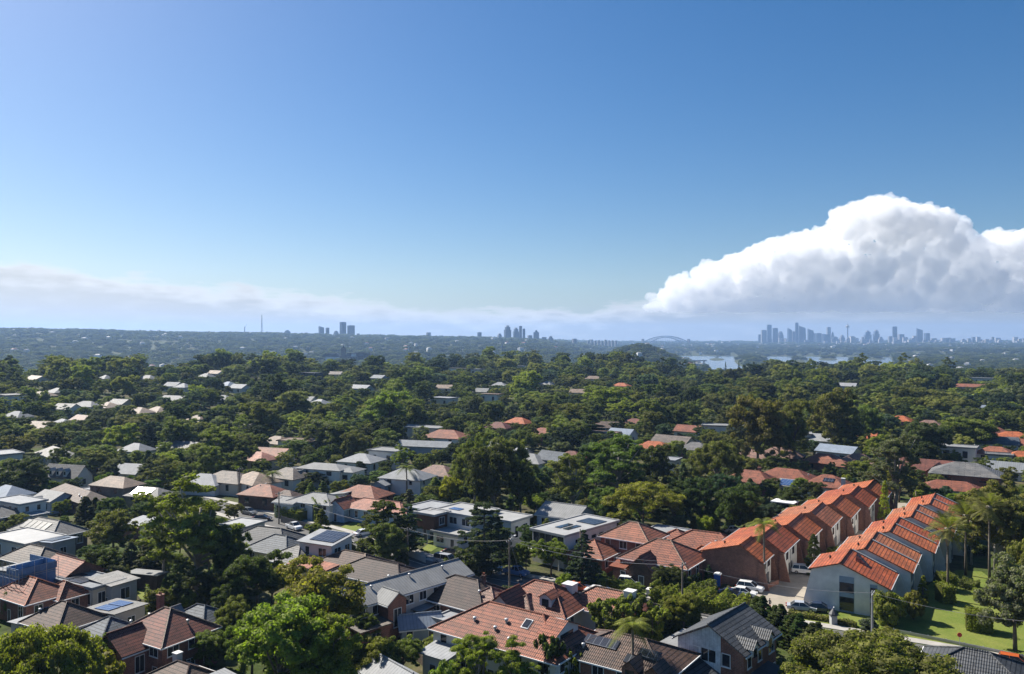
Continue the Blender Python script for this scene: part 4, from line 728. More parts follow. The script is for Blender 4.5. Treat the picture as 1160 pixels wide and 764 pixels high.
# ------------------------------------------------------------------ trees
def ico(sub):
    import bmesh
    bm = bmesh.new(); bmesh.ops.create_icosphere(bm, subdivisions=sub, radius=1); v = np.array([w.co[:] for w in bm.verts]); f = np.array([[x.index for x in q.verts] for q in bm.faces]); bm.free(); return v, f
ICO1, ICO2, ICO3 = ico(1), ico(2), ico(3)
def leafcloud(g, cen, rd, per, leaf, low=-.35, jit=.55, core=.72):
    """leaf-sized quads over many clump ellipsoids; returns verts, quad faces and core triangles as degenerate quads"""
    V = []; 
    n = len(cen); N_ = n*per
    d = g.normal(size=(N_*2, 3)); d /= np.linalg.norm(d, axis=1)[:, None]; d = d[d[:, 2] > low][:N_]
    while len(d) < N_: e = g.normal(size=(N_, 3)); e /= np.linalg.norm(e, axis=1)[:, None]; d = np.concatenate([d, e[e[:, 2] > low]])[:N_]
    idx = np.repeat(np.arange(n), per); c = cen[idx]+d*rd[idx]*g.uniform(.72, 1.12, (N_, 1))
    nn = d+jit*g.normal(size=(N_, 3)); nn /= np.linalg.norm(nn, axis=1)[:, None]
    t = np.cross(nn, g.normal(size=(N_, 3))); t /= np.linalg.norm(t, axis=1)[:, None]; b = np.cross(nn, t)
    s = (leaf*g.uniform(.55, 1.35, N_))[:, None]; t = t*s*.5; b = b*s*.8*.5
    v = np.stack([c-t, c-b, c+t, c+b], 1).reshape(-1, 3); f = np.arange(len(v)).reshape(-1, 4)
    if core:
        iv, jf = ICO1; cv = (iv[None]*rd[:, None]*core*g.uniform(.85, 1.1, (n, len(iv), 1))+cen[:, None]).reshape(-1, 3)
        cf = (jf[None]+(np.arange(n)*len(iv))[:, None, None]).reshape(-1, 3); cf = np.concatenate([cf, cf[:, 2:3]], 1)
        return v, f, cv, cf
    return v, f, None, None
def mesh_tri_quad(name, v, f, cv, cf, mat):
    vv = v if cv is None else np.concatenate([v, cv]); me = bpy.data.meshes.new(name)
    me.vertices.add(len(vv)); me.vertices.foreach_set('co', vv.astype(np.float32).ravel())
    q = f.ravel(); ls = np.arange(0, f.size, 4)
    if cv is not None: tr = (cf[:, :3]+len(v)).ravel(); ls = np.concatenate([ls, f.size+np.arange(0, tr.size, 3)]); q = np.concatenate([q, tr])
    me.loops.add(len(q)); me.loops.foreach_set('vertex_index', q.astype(np.int32)); me.polygons.add(len(ls)); me.polygons.foreach_set('loop_start', ls.astype(np.int32))
    me.update(calc_edges=True); me.materials.append(mat); return me
def clumps(kind, g):
    """clump centres and radii in a unit tree: height 1 (z 0..1), half-width .5"""
    c = []; r = []
    if kind == 'round':
        lob = [(g.normal(size=3)*np.array([.17, .17, .13])+np.array([0, 0, .56])) for _ in range(7)]
        for _ in range(150):
            q = lob[g.integers(7)]; d = g.normal(size=3); d /= np.linalg.norm(d); d[2] = abs(d[2])-.75*(g.random() < .42); R0 = g.uniform(.20, .30); p = q+d*np.array([R0, R0, R0*.95])
            h = math.hypot(p[0], p[1])
            if h > .46: p[0] *= .46/h; p[1] *= .46/h
            p[2] = min(max(p[2], .16), .93); c.append(tuple(p)); s = g.uniform(.045, .095); r.append((s, s, s*.8))
    elif kind == 'euc':
        L = [(g.uniform(-.32, .32), g.uniform(-.32, .32), g.uniform(.30, .88)) for _ in range(17)]+[(g.uniform(-.1, .1), g.uniform(-.1, .1), .9)]
        for q in L:
            m = g.uniform(.10, .17)
            for _ in range(8): c.append((q[0]+g.normal()*m*.65, q[1]+g.normal()*m*.65, q[2]+g.normal()*m*.34)); s = g.uniform(.045, .085); r.append((s, s, s*.66))
    elif kind == 'spread':
        for _ in range(150):
            a = g.uniform(0, 6.28); k = math.sqrt(g.uniform(0, 1))*.46; c.append((k*math.cos(a), k*math.sin(a), .90-k*k*1.45+g.normal()*.05-.14*g.random()*(g.random() < .5))); s = g.uniform(.045, .08); r.append((s, s, s*.62))
    elif kind in ('cone', 'cypress'):
        for _ in range(130):
            z = g.uniform(.03, .99)**1.15; w = (.47*(1-z)**.75 if kind == 'cone' else .40*math.sin(math.pi*min(1, (z*.8+.2)))**.5*(1 if z < .75 else (1-z)*3.4+.15)); a = g.uniform(0, 6.28); k = w*g.uniform(.7, 1)
            c.append((k*math.cos(a), k*math.sin(a), z)); s = (.06 if kind == 'cone' else .12)+.085*w; r.append((s, s, s*(.7 if kind == 'cone' else .55)))
    elif kind == 'cedar':
        for t in range(9):
            z = .14+t*.094; w = .48*(1-(t/9)**1.6)+.05
            for _ in range(20):
                a = g.uniform(0, 6.28); k = w*math.sqrt(g.uniform(.05, 1)); c.append((k*math.cos(a), k*math.sin(a), z+g.normal()*.012)); s = g.uniform(.05, .09)*(1-.05*t); r.append((s, s, s*.26))
    elif kind == 'fir':
        for t in range(14):
            z = .10+t*.064; w = .46*(1-t/14.5)
            for j in range(max(4, int(15*w/.46))):
                a = j*2.4+t+g.normal()*.2
                for k in (.45, .8, 1.0): c.append((w*k*math.cos(a), w*k*math.sin(a), z-.03*k)); s = .055*(1-t/22); r.append((s, s, s*.5))
    elif kind == 'shrub':
        for _ in range(70):
            d = g.normal(size=3); d /= np.linalg.norm(d); k = g.uniform(.55, 1); c.append((d[0]*.40*k, d[1]*.40*k, .42+d[2]*.42*k if d[2] > -.8 else .2)); s = g.uniform(.08, .15); r.append((s, s, s))
    elif kind == 'bamboo':
        for _ in range(60):
            a = g.uniform(0, 6.28); z = g.uniform(.25, 1); k = .1+.36*z*g.random(); c.append((k*math.cos(a), k*math.sin(a), z-.25*k)); r.append((.06, .06, .10))
    return np.array(c), np.array(r)
def tube_mesh(name, segs, mat):
    mb = MB()
    for pts, rs in segs: mb.tube(pts, rs, 7)
    return mb
PROTO = {}
DIM = dict(round=(12, 11), euc=(18, 13), spread=(11, 16), cone=(9, 5), cypress=(8, 2.4), cedar=(14, 12), fir=(14, 8), shrub=(3, 3.2), bamboo=(6, 6), jac=(12, 14))
def make_proto(kind, var):
    g = np.random.default_rng(sum(map(ord, kind))*10+var*3+1); base = kind
    Hh, Ww = DIM[kind]; c, r = clumps(kind, g); cen = c*np.array([Ww, Ww, Hh]); rd = r*np.array([Ww, Ww, Ww*1.0])
    per = dict(round=150, euc=150, spread=150, cone=110, cypress=110, cedar=110, fir=60, shrub=90, bamboo=80)[kind]
    leaf = dict(round=.27, euc=.28, spread=.27, cone=.24, cypress=.17, cedar=.34, fir=.34, shrub=.17, bamboo=.36)[kind]
    v, f, cv, cf = leafcloud(g, cen, rd, per, leaf, core=.85 if kind in ('cypress', 'cone', 'shrub') else .74 if kind not in ('fir', 'bamboo', 'cedar') else .5)
    crown = mesh_tri_quad('crown', v, f, cv, cf, LEAF)
    tr = []; tilt = g.normal(size=2)*.02*Hh
    if kind in ('round', 'spread', 'euc', 'cedar', 'fir', 'cone', 'cypress', 'shrub'):
        top = dict(round=.62, spread=.55, euc=.72, cedar=.92, fir=.95, cone=.8, cypress=.8, shrub=.5)[kind]; r0 = Hh*.022 if kind != 'shrub' else .06
        tr.append(([(0, 0, -.4), (tilt[0]*.3, tilt[1]*.3, Hh*.25), (tilt[0], tilt[1], Hh*top)], [r0*1.25, r0*.9, r0*.3]))
        if kind in ('round', 'spread', 'euc'):
            for i in g.choice(len(cen), 11 if kind != 'euc' else 20, replace=False):
                e = cen[i]; z0 = min(Hh*g.uniform(.2, .45), e[2]*.7); tr.append(([(tilt[0]*.5, tilt[1]*.5, z0), tuple((e*.55+np.array([0, 0, z0*.45]))), tuple(e)], [r0*.5, r0*.33, r0*.12]))
    else:
        for j in range(12): a = j*.9; tr.append(([(math.cos(a)*.4, math.sin(a)*.4, -.3), (math.cos(a)*1.2, math.sin(a)*1.2, Hh*.85)], [.06, .03]))
    mb = tube_mesh('trunk', tr, BARK); t = mb.build('trunk', PALEBARK if kind == 'euc' else BARK, None, True); C.objects.unlink(t)
    return crown, t.data
def proto(kind, var):
    if (kind, var) not in PROTO: PROTO[kind, var] = make_proto(kind, var)
    return PROTO[kind, var]
NVAR = dict(round=4, euc=4, spread=2, cone=1, cypress=2, cedar=2, fir=1, shrub=3, bamboo=1)
NAMEK = dict(round='broadleaf_tree', euc='gum_tree', spread='spreading_tree', cone='conical_conifer', cypress='cypress', cedar='cedar_tree', fir='fir_tree', shrub='shrub', bamboo='bamboo_clump')
TONE = dict(dark=(.062, .082, .029), mid=(.125, .145, .046), olive=(.155, .156, .057), bright=(.168, .188, .040), yellow=(.28, .26, .035), grey=(.118, .130, .088), blue=(.058, .084, .064), lime=(.18, .215, .04))
TW = dict(dark='dark', mid='green', olive='olive', bright='bright green', yellow='golden', grey='grey-green', blue='blue-green', lime='lime green')
NT = [0]
def tree(kind, x, y, h, w, tone, label=None, cat=None, auto=None, parts=True):
    NT[0] += 1; k = NT[0]; cr, tk = proto(kind, k % NVAR[kind]); Hh, Ww = DIM[kind]
    r = thing(NAMEK[kind], (x, y, tz1(x, y)-.05), R_.uniform(0, 6.28)); r.scale = (w/Ww, w/Ww, h/Hh)
    col = [c*R_.uniform(.85, 1.15) for c in TONE[tone]]
    o = bpy.data.objects.new('crown' if kind not in ('shrub', 'bamboo') else 'foliage', cr); o.color = (*col, 1); C.objects.link(o); o.parent = r
    o = bpy.data.objects.new('trunk' if kind not in ('shrub', 'bamboo') else 'stem', tk); C.objects.link(o); o.parent = r
    ct = cat or ('shrub' if kind == 'shrub' else 'tree')
    if label: tag(r, label, ct)
    else: AUTO.append((r, auto, ct, 'shrubs in the gardens' if kind == 'shrub' else 'trees among the houses', *pix(x, y, r.location.z)))
    return r
def palm_mesh(kind, g):
    mb = MB(); v = []; f = []
    nf = 60 if kind == 'fan' else 20
    for i in range(nf):
        a = i*2.399; up = g.uniform(-.75, 1.3) if kind == 'fan' else g.uniform(.05, 1.1); L = g.uniform(.8, 1.1)*(1.75 if kind == 'fan' else 3.3)
        dx, dy = math.cos(a), math.sin(a); pts = []
        for t in np.linspace(0, 1, 7):
            pts.append(np.array([dx*L*t*math.cos(up*.9), dy*L*t*math.cos(up*.9), L*(t*math.sin(up)-(.12 if kind == 'fan' else .62)*t*t)]))
        side = np.array([-dy, dx, 0])
        for j in range(6 if kind != 'fan' else 6):
            p, q = pts[j], pts[j+1]; n_ = 5 if kind != 'fan' else 3
            for s in (-1, 1):
                for m in range(n_):
                    b = p+(q-p)*(m/n_); w = (.85*math.sin(math.pi*min(1, (j+m/n_)/6*.85+.15)) if kind != 'fan' else .5*(j/5)**.8+.05)
                    e = b+side*s*w+(q-p)*1.0+np.array([0, 0, -.28*w]); i0 = len(v); t_ = (q-p)*.55/n_*1.6
                    v += [b, b+t_, e]; f.append((i0, i0+1, i0+2))
    me = bpy.data.meshes.new('crown'); me.from_pydata([tuple(x) for x in v], [], f); me.materials.append(LEAF); return me
PALM = {k: palm_mesh(k, np.random.default_rng(5)) for k in ('fan', 'feather')}
def palm(kind, x, y, h, label, tone='mid', cs=1.0):
    r = thing('palm_tree', (x, y, tz1(x, y)), R_.uniform(0, 6)); tag(r, label, 'palm tree', 'palms between the houses')
    m = MB(); ln = R_.uniform(-.3, .3); m.tube([(0, 0, -.3), (ln*.4, 0, h*.4), (ln, 0, h)], [.30, .2, .16], 9)
    m.build('trunk', STEEL if kind == 'x' else BARK, r, True)
    o = bpy.data.objects.new('crown', PALM[kind]); o.parent = r; o.location = (ln, 0, h-.1); o.scale = (cs,)*3; o.color = (*TONE[tone], 1); C.objects.link(o)
    if kind == 'fan':
        sk = MB(); sk.tube([(ln, 0, h-1.6*cs), (ln, 0, h-.7*cs), (ln, 0, h)], [.2, .32*cs, .3*cs], 9); sk.build('dead_frond_skirt', T['tan'] if False else PAVE, r, True)
    return r
def TP(px, pyb, ytop, wpx, kind, tone, label, cat=None):
    """tree whose base is at ground pixel (px,pyb), top at row ytop and crown wpx pixels wide"""
    p = P(px, pyb); s = p.y/F; return tree(kind, p.x, p.y, (pyb-ytop)*s, wpx*s, tone, label, cat)
HT = [
 (373, 516, 472, 62, 'round', 'mid', 'large willow-like dark tree above the white pyramid roof, at left'), (438, 494, 443, 66, 'round', 'bright', 'big sunlit tree crowning the slope left of the white flat apartment block'), (470, 492, 455, 40, 'round', 'mid', 'green tree right of the big sunlit tree on the slope'), (338, 520, 497, 40, 'round', 'mid', 'green tree left of the white pyramid roof'), (440, 516, 483, 40, 'round', 'mid', 'round tree just right of the white pyramid roof'), (456, 536, 504, 28, 'euc', 'bright', 'bright tree behind the white house with grey hip roof'),
 (363, 552, 533, 36, 'round', 'dark', 'dark rounded tree before the large modern white house'), (402, 548, 531, 34, 'round', 'olive', 'olive tree at the right corner of the large modern white house'), (391, 556, 546, 12, 'shrub', 'yellow', 'small golden shrub before the patchwork brown roof'), (430, 552, 534, 30, 'round', 'mid', 'round tree between the modern white house and the grey hip roof'), (687, 476, 437, 58, 'round', 'bright', 'broad sunlit tree on the slope right of centre'), (645, 492, 455, 50, 'round', 'mid', 'round tree left of the broad sunlit slope tree'),
 (611, 480, 448, 40, 'round', 'mid', 'dense tree above the rusty roofs at centre'), (738, 492, 452, 46, 'round', 'mid', 'green tree right of the broad sunlit slope tree'), (668, 505, 470, 36, 'cypress', 'dark', 'dark pointed tree below the broad sunlit slope tree'), (600, 528, 508, 28, 'fir', 'dark', 'narrow dark conifer before the pale slate gabled house'), (330, 480, 440, 50, 'round', 'olive', 'olive tree high at left of the big sunlit slope tree'), (295, 500, 455, 55, 'round', 'mid', 'large tree above the large sunlit gum, right side'),
 (200, 515, 470, 46, 'round', 'olive', 'olive round tree left behind the large sunlit gum'), (150, 500, 470, 46, 'round', 'mid', 'green round tree on the left slope before the tan roofs'), (85, 500, 475, 40, 'round', 'dark', 'dark tree with purple tint left on the slope'), (520, 500, 478, 30, 'round', 'bright', 'bright tree right of the white house with terracotta roof'), (540, 520, 495, 30, 'round', 'mid', 'tree before the dark tree wall, below the terracotta roof'), (240, 588, 566, 34, 'round', 'olive', 'olive tree between the tall gum and the intersection roofs'),
 (222, 668, 541, 124, 'euc', 'bright', 'tall bright-topped gum tree standing over the dark thicket at left'), (185, 662, 566, 50, 'euc', 'mid', 'lower gum tree on the left flank of the tall bright-topped gum'), (262, 672, 590, 46, 'round', 'dark', 'dark tree on the right flank of the tall bright-topped gum'),
 (292, 694, 622, 74, 'round', 'dark', 'dark rounded tree in front of the plain mid-grey hip roof'), (235, 690, 640, 56, 'round', 'dark', 'dark leafy tree in the thicket beneath the tall bright-topped gum'), (205, 682, 640, 40, 'round', 'dark', 'shaded tree at left of the thicket under the tall bright-topped gum'), (265, 705, 655, 50, 'round', 'dark', 'low dark tree at the front of the thicket above the grey slate gables'),
 (352, 756, 636, 116, 'round', 'bright', 'upper crown of the pair of huge glossy trees in front, beside the salmon pink roof'), (318, 806, 672, 136, 'round', 'bright', 'huge glossy bright green tree at the bottom, left one of the pair'), (374, 812, 700, 90, 'round', 'bright', 'glossy green tree at the bottom edge, right of the huge bright pair'), (285, 770, 690, 60, 'round', 'mid', 'green tree between the two-storey brick house and the huge glossy trees'),
 (48, 850, 706, 138, 'spread', 'lime', 'wide lime green feathery tree in the bottom left corner'), (8, 830, 722, 80, 'spread', 'bright', 'bright feathery tree cut by the left edge at the bottom'), (108, 800, 728, 70, 'shrub', 'lime', 'lime green shrub mass in front of the blue slate roof'),
 (128, 630, 573, 58, 'round', 'mid', 'round tree in front of the white-roofed shed'), (120, 662, 618, 46, 'round', 'dark', 'dark round tree right of the worn orange gable roof'), (133, 668, 637, 26, 'round', 'grey', 'small grey-green tree right of the flat roof of black solar panels'), (15, 700, 664, 26, 'shrub', 'mid', 'shrub in front of the orange hip roof on the far left'),
 (26, 562, 515, 62, 'round', 'dark', 'broad dark tree over the pale blue roof at the left edge'), (22, 524, 492, 36, 'round', 'mid', 'single green tree left of the slate roof with white dormers'), (110, 536, 502, 44, 'round', 'mid', 'green tree behind the two-storey cream flats'), (60, 562, 543, 20, 'shrub', 'bright', 'trimmed bright shrub behind the pale blue weatherboard house'), (68, 530, 505, 26, 'round', 'mid', 'green tree left of the slate roof with white dormers, nearest one'),
 (168, 538, 510, 14, 'cypress', 'dark', 'leftmost dark conifer behind the two-storey cream flats'), (180, 539, 511, 15, 'cypress', 'dark', 'middle dark conifer behind the two-storey cream flats'), (203, 540, 512, 18, 'cypress', 'dark', 'right-hand dark conifer, apart from its two neighbours, behind the panelled roof'), (190, 552, 527, 36, 'round', 'mid', 'lit round tree behind the roof sheeted in solar panels'),
 (247, 535, 480, 54, 'euc', 'bright', 'large sunlit gum tree above the intersection houses'), (222, 530, 500, 34, 'round', 'olive', 'olive tree at left of the large sunlit gum above the intersection'), (285, 530, 505, 26, 'round', 'mid', 'green tree right of the large sunlit gum above the intersection'),
 (364, 610, 577, 28, 'cone', 'bright', 'bright conical tree beside the street behind the black-panelled white box'), (434, 630, 563, 78, 'cedar', 'dark', 'broad dark cedar in front of the pale salmon roof'), (462, 628, 566, 42, 'cedar', 'blue', 'narrow cedar left of the modern house with the timber box'), (438, 646, 594, 50, 'round', 'mid', 'leafy street tree in front of the broad dark cedar'), (414, 630, 606, 30, 'shrub', 'mid', 'low tree left of the leafy street tree'), (455, 646, 622, 18, 'shrub', 'dark', 'dark bush right of the leafy street tree'),
 (549, 650, 562, 74, 'cedar', 'blue', 'tall tiered blue-green cedar in front of the modern white house'), (541, 655, 610, 56, 'shrub', 'dark', 'dark spreading bush at the foot of the tall tiered cedar'), (661, 662, 596, 50, 'fir', 'blue', 'dark pointed fir in front of the white glazed box house'), (624, 654, 611, 44, 'round', 'bright', 'round sunlit tree left of the pointed fir'), (596, 648, 612, 26, 'round', 'mid', 'small street tree left of the round sunlit tree'),
 (728, 603, 545, 92, 'spread', 'bright', 'wide feathery jacaranda behind the two-storey brick hip house'), (684, 596, 548, 42, 'round', 'mid', 'dense tree between the wide jacaranda and the blue-grey gabled house'), (605, 585, 562, 26, 'round', 'lime', 'lime green palm-like tree left of the blue-grey gabled house'),
 (560, 592, 498, 62, 'round', 'dark', 'tall dark tree behind the modern white house'), (538, 582, 486, 44, 'euc', 'mid', 'tall gum at the left of the dark tree wall behind the modern house'), (590, 588, 512, 44, 'round', 'dark', 'dark tree at the right of the dark tree wall behind the modern house'), (512, 582, 538, 32, 'round', 'yellow', 'golden-leaved tree behind the modern white house'), (575, 560, 490, 46, 'round', 'mid', 'rounded tree behind the tall dark tree wall'), (528, 560, 505, 40, 'round', 'mid', 'green tree left behind the tall dark tree wall'),
 (649, 585, 514, 58, 'euc', 'mid', 'tall leafy gum behind the blue-grey gabled house'), (700, 572, 490, 80, 'euc', 'mid', 'large gum with reddish tips behind the wide jacaranda'), (675, 560, 500, 44, 'round', 'dark', 'dark tree left of the large gum with reddish tips'), (745, 562, 503, 52, 'round', 'dark', 'dark round tree right of the large gum with reddish tips'), (766, 575, 540, 32, 'round', 'dark', 'small dark tree at the right edge of the wide jacaranda'),
 (812, 565, 498, 62, 'spread', 'olive', 'feathery olive gum left of the red roof with white ridges'), (843, 612, 546, 64, 'round', 'dark', 'broad dark tree behind the spreading red hip roofs'), (792, 598, 542, 46, 'round', 'dark', 'dark tree left of the broad dark tree behind the red hips'), (824, 600, 552, 34, 'round', 'mid', 'tree squeezed between the two dark trees behind the red hips'), (800, 610, 582, 22, 'shrub', 'yellow', 'small golden shrub behind the spreading red hip roofs'),
 (858, 535, 442, 66, 'round', 'mid', 'leftmost of the three giant trees above the townhouses'), (900, 528, 452, 52, 'round', 'mid', 'middle of the three giant trees above the townhouses'), (943, 516, 436, 62, 'round', 'mid', 'rightmost of the three giant trees above the townhouses'), (882, 530, 470, 38, 'round', 'dark', 'darker tree tucked between the giant trees above the townhouses'), (984, 508, 455, 40, 'round', 'mid', 'green tree right of the three giant trees'), (960, 520, 480, 34, 'round', 'dark', 'dark tree in front of the rightmost giant tree'),
 (1014, 580, 492, 64, 'euc', 'grey', 'big grey-green she-oak rising behind the townhouses'), (1052, 528, 476, 62, 'round', 'dark', 'wide dark tree right of the grey-green she-oak'), (1098, 512, 470, 56, 'round', 'mid', 'lit tree behind the broad grey hip roof'), (1040, 590, 555, 34, 'fir', 'dark', 'dark shaded conifer beside the mottled orange roof'), (1002, 596, 545, 17, 'cone', 'yellow', 'golden conifer standing between the townhouse rows'),
 (1128, 650, 540, 76, 'euc', 'olive', 'tall olive tree behind the palms at the right edge'), (1158, 660, 558, 70, 'round', 'mid', 'green tree cut by the right edge above the lawn'), (1100, 640, 560, 40, 'euc', 'olive', 'slender olive tree just right of the palms'), (1150, 737, 628, 88, 'round', 'grey', 'grey-green bottlebrush tree at the right edge of the lawn'), (1168, 705, 600, 60, 'round', 'olive', 'olive tree behind the bottlebrush at the right edge'), (1060, 590, 552, 30, 'round', 'dark', 'dark tree at the far end of the white townhouse row'),
 (985, 830, 718, 196, 'spread', 'mid', 'wide low green tree along the bottom edge before the lawn'), (925, 800, 744, 80, 'spread', 'mid', 'lower left limb-mass tree at the bottom edge before the cypress hedge'),
 (540, 800, 716, 70, 'euc', 'bright', 'bright young tree in front of the large white two-storey house'), (584, 806, 722, 64, 'euc', 'bright', 'second bright young tree, right of the first, before the white house'), (622, 795, 722, 40, 'bamboo', 'dark', 'dark feathery clump at the corner of the white house'), (505, 800, 744, 44, 'shrub', 'bright', 'sunlit shrub at the bottom, left of the bright young trees'), (645, 790, 738, 40, 'bamboo', 'bright', 'bright strap-leaved clump at the bottom, left of the brick house'),
 (690, 733, 680, 60, 'bamboo', 'bright', 'bright bamboo clump in front of the house with two white chimneys'), (718, 728, 676, 50, 'bamboo', 'mid', 'green bamboo clump beside the bright bamboo'), (740, 735, 690, 44, 'bamboo', 'lime', 'lime leafy clump behind the brick house with the palm'), (716, 684, 658, 34, 'euc', 'olive', 'small olive street tree before the federation cottage lawn'),
 (640, 672, 648, 24, 'shrub', 'lime', 'lime shrub beside the parked white sedan'), (415, 735, 696, 36, 'round', 'mid', 'rounded dark green tree left of the pale grey metal roof'), (425, 780, 716, 66, 'round', 'olive', 'olive tree above the sunlit white metal roof'), (455, 770, 722, 50, 'round', 'mid', 'green tree between the blue-roofed shed and the sunlit white roof'), (470, 690, 672, 18, 'shrub', 'bright', 'bright shrub by the steps of the brick gabled wing'), (497, 742, 718, 46, 'shrub', 'bright', 'sunlit shrub bank left of the large white house'),
 (983, 716, 698, 24, 'shrub', 'grey', 'small round grey-green shrub on the lawn before the white end townhouse'), (1006, 708, 664, 40, 'shrub', 'bright', 'large round shrub at the corner of the white end townhouse'), (1035, 702, 666, 27, 'shrub', 'bright', 'clipped oval shrub right of the large round shrub'), (1046, 684, 652, 12, 'cypress', 'bright', 'thin bright cypress behind the clipped oval shrub'), (961, 692, 675, 13, 'shrub', 'bright', 'small clipped shrub against the white end townhouse'),
 (848, 664, 633, 14, 'cypress', 'mid', 'thin dark conifer by the brick end wall, right one of two'), (803, 664, 640, 10, 'cypress', 'blue', 'small conifer before the blank brick townhouse wall'), (858, 662, 634, 20, 'round', 'dark', 'small dark tree at the corner of the blank brick wall'), (922, 650, 605, 26, 'cone', 'dark', 'dark bushy conifer in the townhouse courtyard'), (775, 652, 626, 44, 'shrub', 'mid', 'round green shrub behind the federation cottage'), (1033, 592, 568, 22, 'shrub', 'bright', 'rounded clipped shrub in the townhouse drive'), (946, 632, 618, 22, 'shrub', 'lime', 'lime clipped bush in the townhouse courtyard'),
 (245, 742, 702, 44, 'round', 'olive', 'small olive tree right of the two-storey brick house'), (262, 726, 678, 48, 'round', 'mid', 'leafy tree above the grey slate gables at the thicket edge'), (215, 688, 668, 26, 'shrub', 'bright', 'sunlit shrub at the thicket edge above the brick house'), (178, 692, 664, 36, 'shrub', 'bright', 'sunlit rounded shrub beside the small lawn at left'), (520, 800, 752, 40, 'shrub', 'mid', 'green shrub at the bottom edge before the white house'),
]
for a in HT: TP(*a)
house('grey slate house with two pale gables peeping out behind the brick house', 'the grey slate gables', 228, 686, 5.6, 11, 9, 2.3, 'hip', 'slate', 'cream', yaw=10, wings=[(-3, -4.5, 4, 3.5, 3.8, 1.9, 'gy', 'm_light', 'cream')])
def PT(kind, px, pyb, ytop, label, tone='mid', cs=1.0):
    p = P(px, pyb); palm(kind, p.x, p.y, (pyb-ytop)*p.y/F-1.2*cs, label, tone, cs)
PT('fan', 1074, 679, 583, 'tall fan palm on the lawn, nearest of the right-hand group', 'olive', 1.9); PT('fan', 1094, 652, 570, 'second fan palm, behind the nearest one on the lawn', 'olive', 1.9); PT('fan', 1121, 662, 560, 'rightmost tall fan palm above the lawn', 'olive', 1.85)
PT('feather', 866, 668, 585, 'feathery palm in front of the brick townhouses', 'bright', 1.15); PT('feather', 717, 800, 698, 'drooping feathery palm before the brick house at the bottom', 'bright', 1.0); PT('feather', 308, 562, 531, 'small palm at the intersection before the red-brown roof', 'mid', 1.1)
PT('feather', 461, 562, 524, 'palm in front of the white house with grey hip roof', 'mid', 1.2); PT('feather', 548, 800, 722, 'small dark palm against the large white house', 'dark', .8); PT('fan', 268, 548, 528, 'small fan palm left of the intersection', 'mid', 1.2); PT('feather', 868, 556, 538, 'shaggy palm behind the broad dark tree', 'mid', 1.6)
# ------------------------------------------------------------------ hedges, fences, cars, poles, small things
def hedge(label, pp, w, h, tone='bright', name='hedge', wob=.12, leaf=.24):
    pts = [P(a, b) for a, b in pp]; o0 = pts[0].copy(); g = np.random.default_rng(len(USED)+3); L = sum((pts[i+1]-pts[i]).length for i in range(len(pts)-1))
    r = thing(name, o0); tag(r, label, 'hedge'); N_ = int(min(9000, max(500, (2*h+w)*L*46))); V = []
    cum = [0]
    for i in range(len(pts)-1): cum.append(cum[-1]+(pts[i+1]-pts[i]).length)
    s = g.uniform(0, L, N_); P2 = np.array([(p.x, p.y) for p in pts]); cx = np.interp(s, cum, P2[:, 0])-o0.x; cy_ = np.interp(s, cum, P2[:, 1])-o0.y
    i = np.clip(np.searchsorted(cum, s)-1, 0, len(pts)-2); T_ = (P2[i+1]-P2[i]); T_ /= np.linalg.norm(T_, axis=1)[:, None]; Nn = np.stack([-T_[:, 1], T_[:, 0]], 1)
    per = 2*h+w; u = g.uniform(0, per, N_); lat = np.where(u < h, -w/2, np.where(u < h+w, u-h-w/2, w/2)); z = np.where(u < h, u, np.where(u < h+w, h, per-u))
    nl = np.where(u < h, -1.0, np.where(u < h+w, 0, 1)); nz = np.where((u >= h) & (u < h+w), 1.0, 0)
    lump = 1+wob*np.sin(s*2.1+1)+wob*.7*np.sin(s*5.3); z = z*lump
    c = np.stack([cx+Nn[:, 0]*lat, cy_+Nn[:, 1]*lat, z], 1)+g.normal(size=(N_, 3))*.07
    nn = np.stack([Nn[:, 0]*nl, Nn[:, 1]*nl, nz], 1)+.7*g.normal(size=(N_, 3)); nn /= np.linalg.norm(nn, axis=1)[:, None]
    t = np.cross(nn, g.normal(size=(N_, 3))); t /= np.linalg.norm(t, axis=1)[:, None]; b = np.cross(nn, t); sz = (leaf*g.uniform(.6, 1.4, N_))[:, None]/2
    v = np.stack([c-t*sz, c-b*sz*.8, c+t*sz, c+b*sz*.8], 1).reshape(-1, 3)
    o = bpy.data.objects.new('foliage', mesh_tri_quad('foliage', v, np.arange(len(v)).reshape(-1, 4), None, None, LEAF)); C.objects.link(o); o.parent = r; o.color = (*TONE[tone], 1)
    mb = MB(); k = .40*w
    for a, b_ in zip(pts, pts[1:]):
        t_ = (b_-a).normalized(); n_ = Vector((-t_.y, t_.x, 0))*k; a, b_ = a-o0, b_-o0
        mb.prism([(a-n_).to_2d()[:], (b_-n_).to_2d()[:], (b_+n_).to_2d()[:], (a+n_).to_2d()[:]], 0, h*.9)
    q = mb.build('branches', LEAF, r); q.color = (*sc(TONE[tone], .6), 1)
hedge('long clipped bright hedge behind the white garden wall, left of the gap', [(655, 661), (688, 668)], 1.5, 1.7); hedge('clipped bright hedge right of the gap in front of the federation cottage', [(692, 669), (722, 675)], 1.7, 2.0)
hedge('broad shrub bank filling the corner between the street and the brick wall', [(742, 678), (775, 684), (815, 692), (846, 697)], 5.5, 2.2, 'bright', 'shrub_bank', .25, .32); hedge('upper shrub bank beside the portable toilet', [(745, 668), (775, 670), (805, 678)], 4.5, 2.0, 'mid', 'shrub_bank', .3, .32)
hedge('tall dark hedge left of the charcoal gabled house', [(722, 724), (752, 715), (788, 704)], 2.6, 3.6, 'mid'); hedge('low flower hedge beside the drive of the white end townhouse', [(893, 697), (930, 703), (970, 711)], 1.2, .7, 'olive')
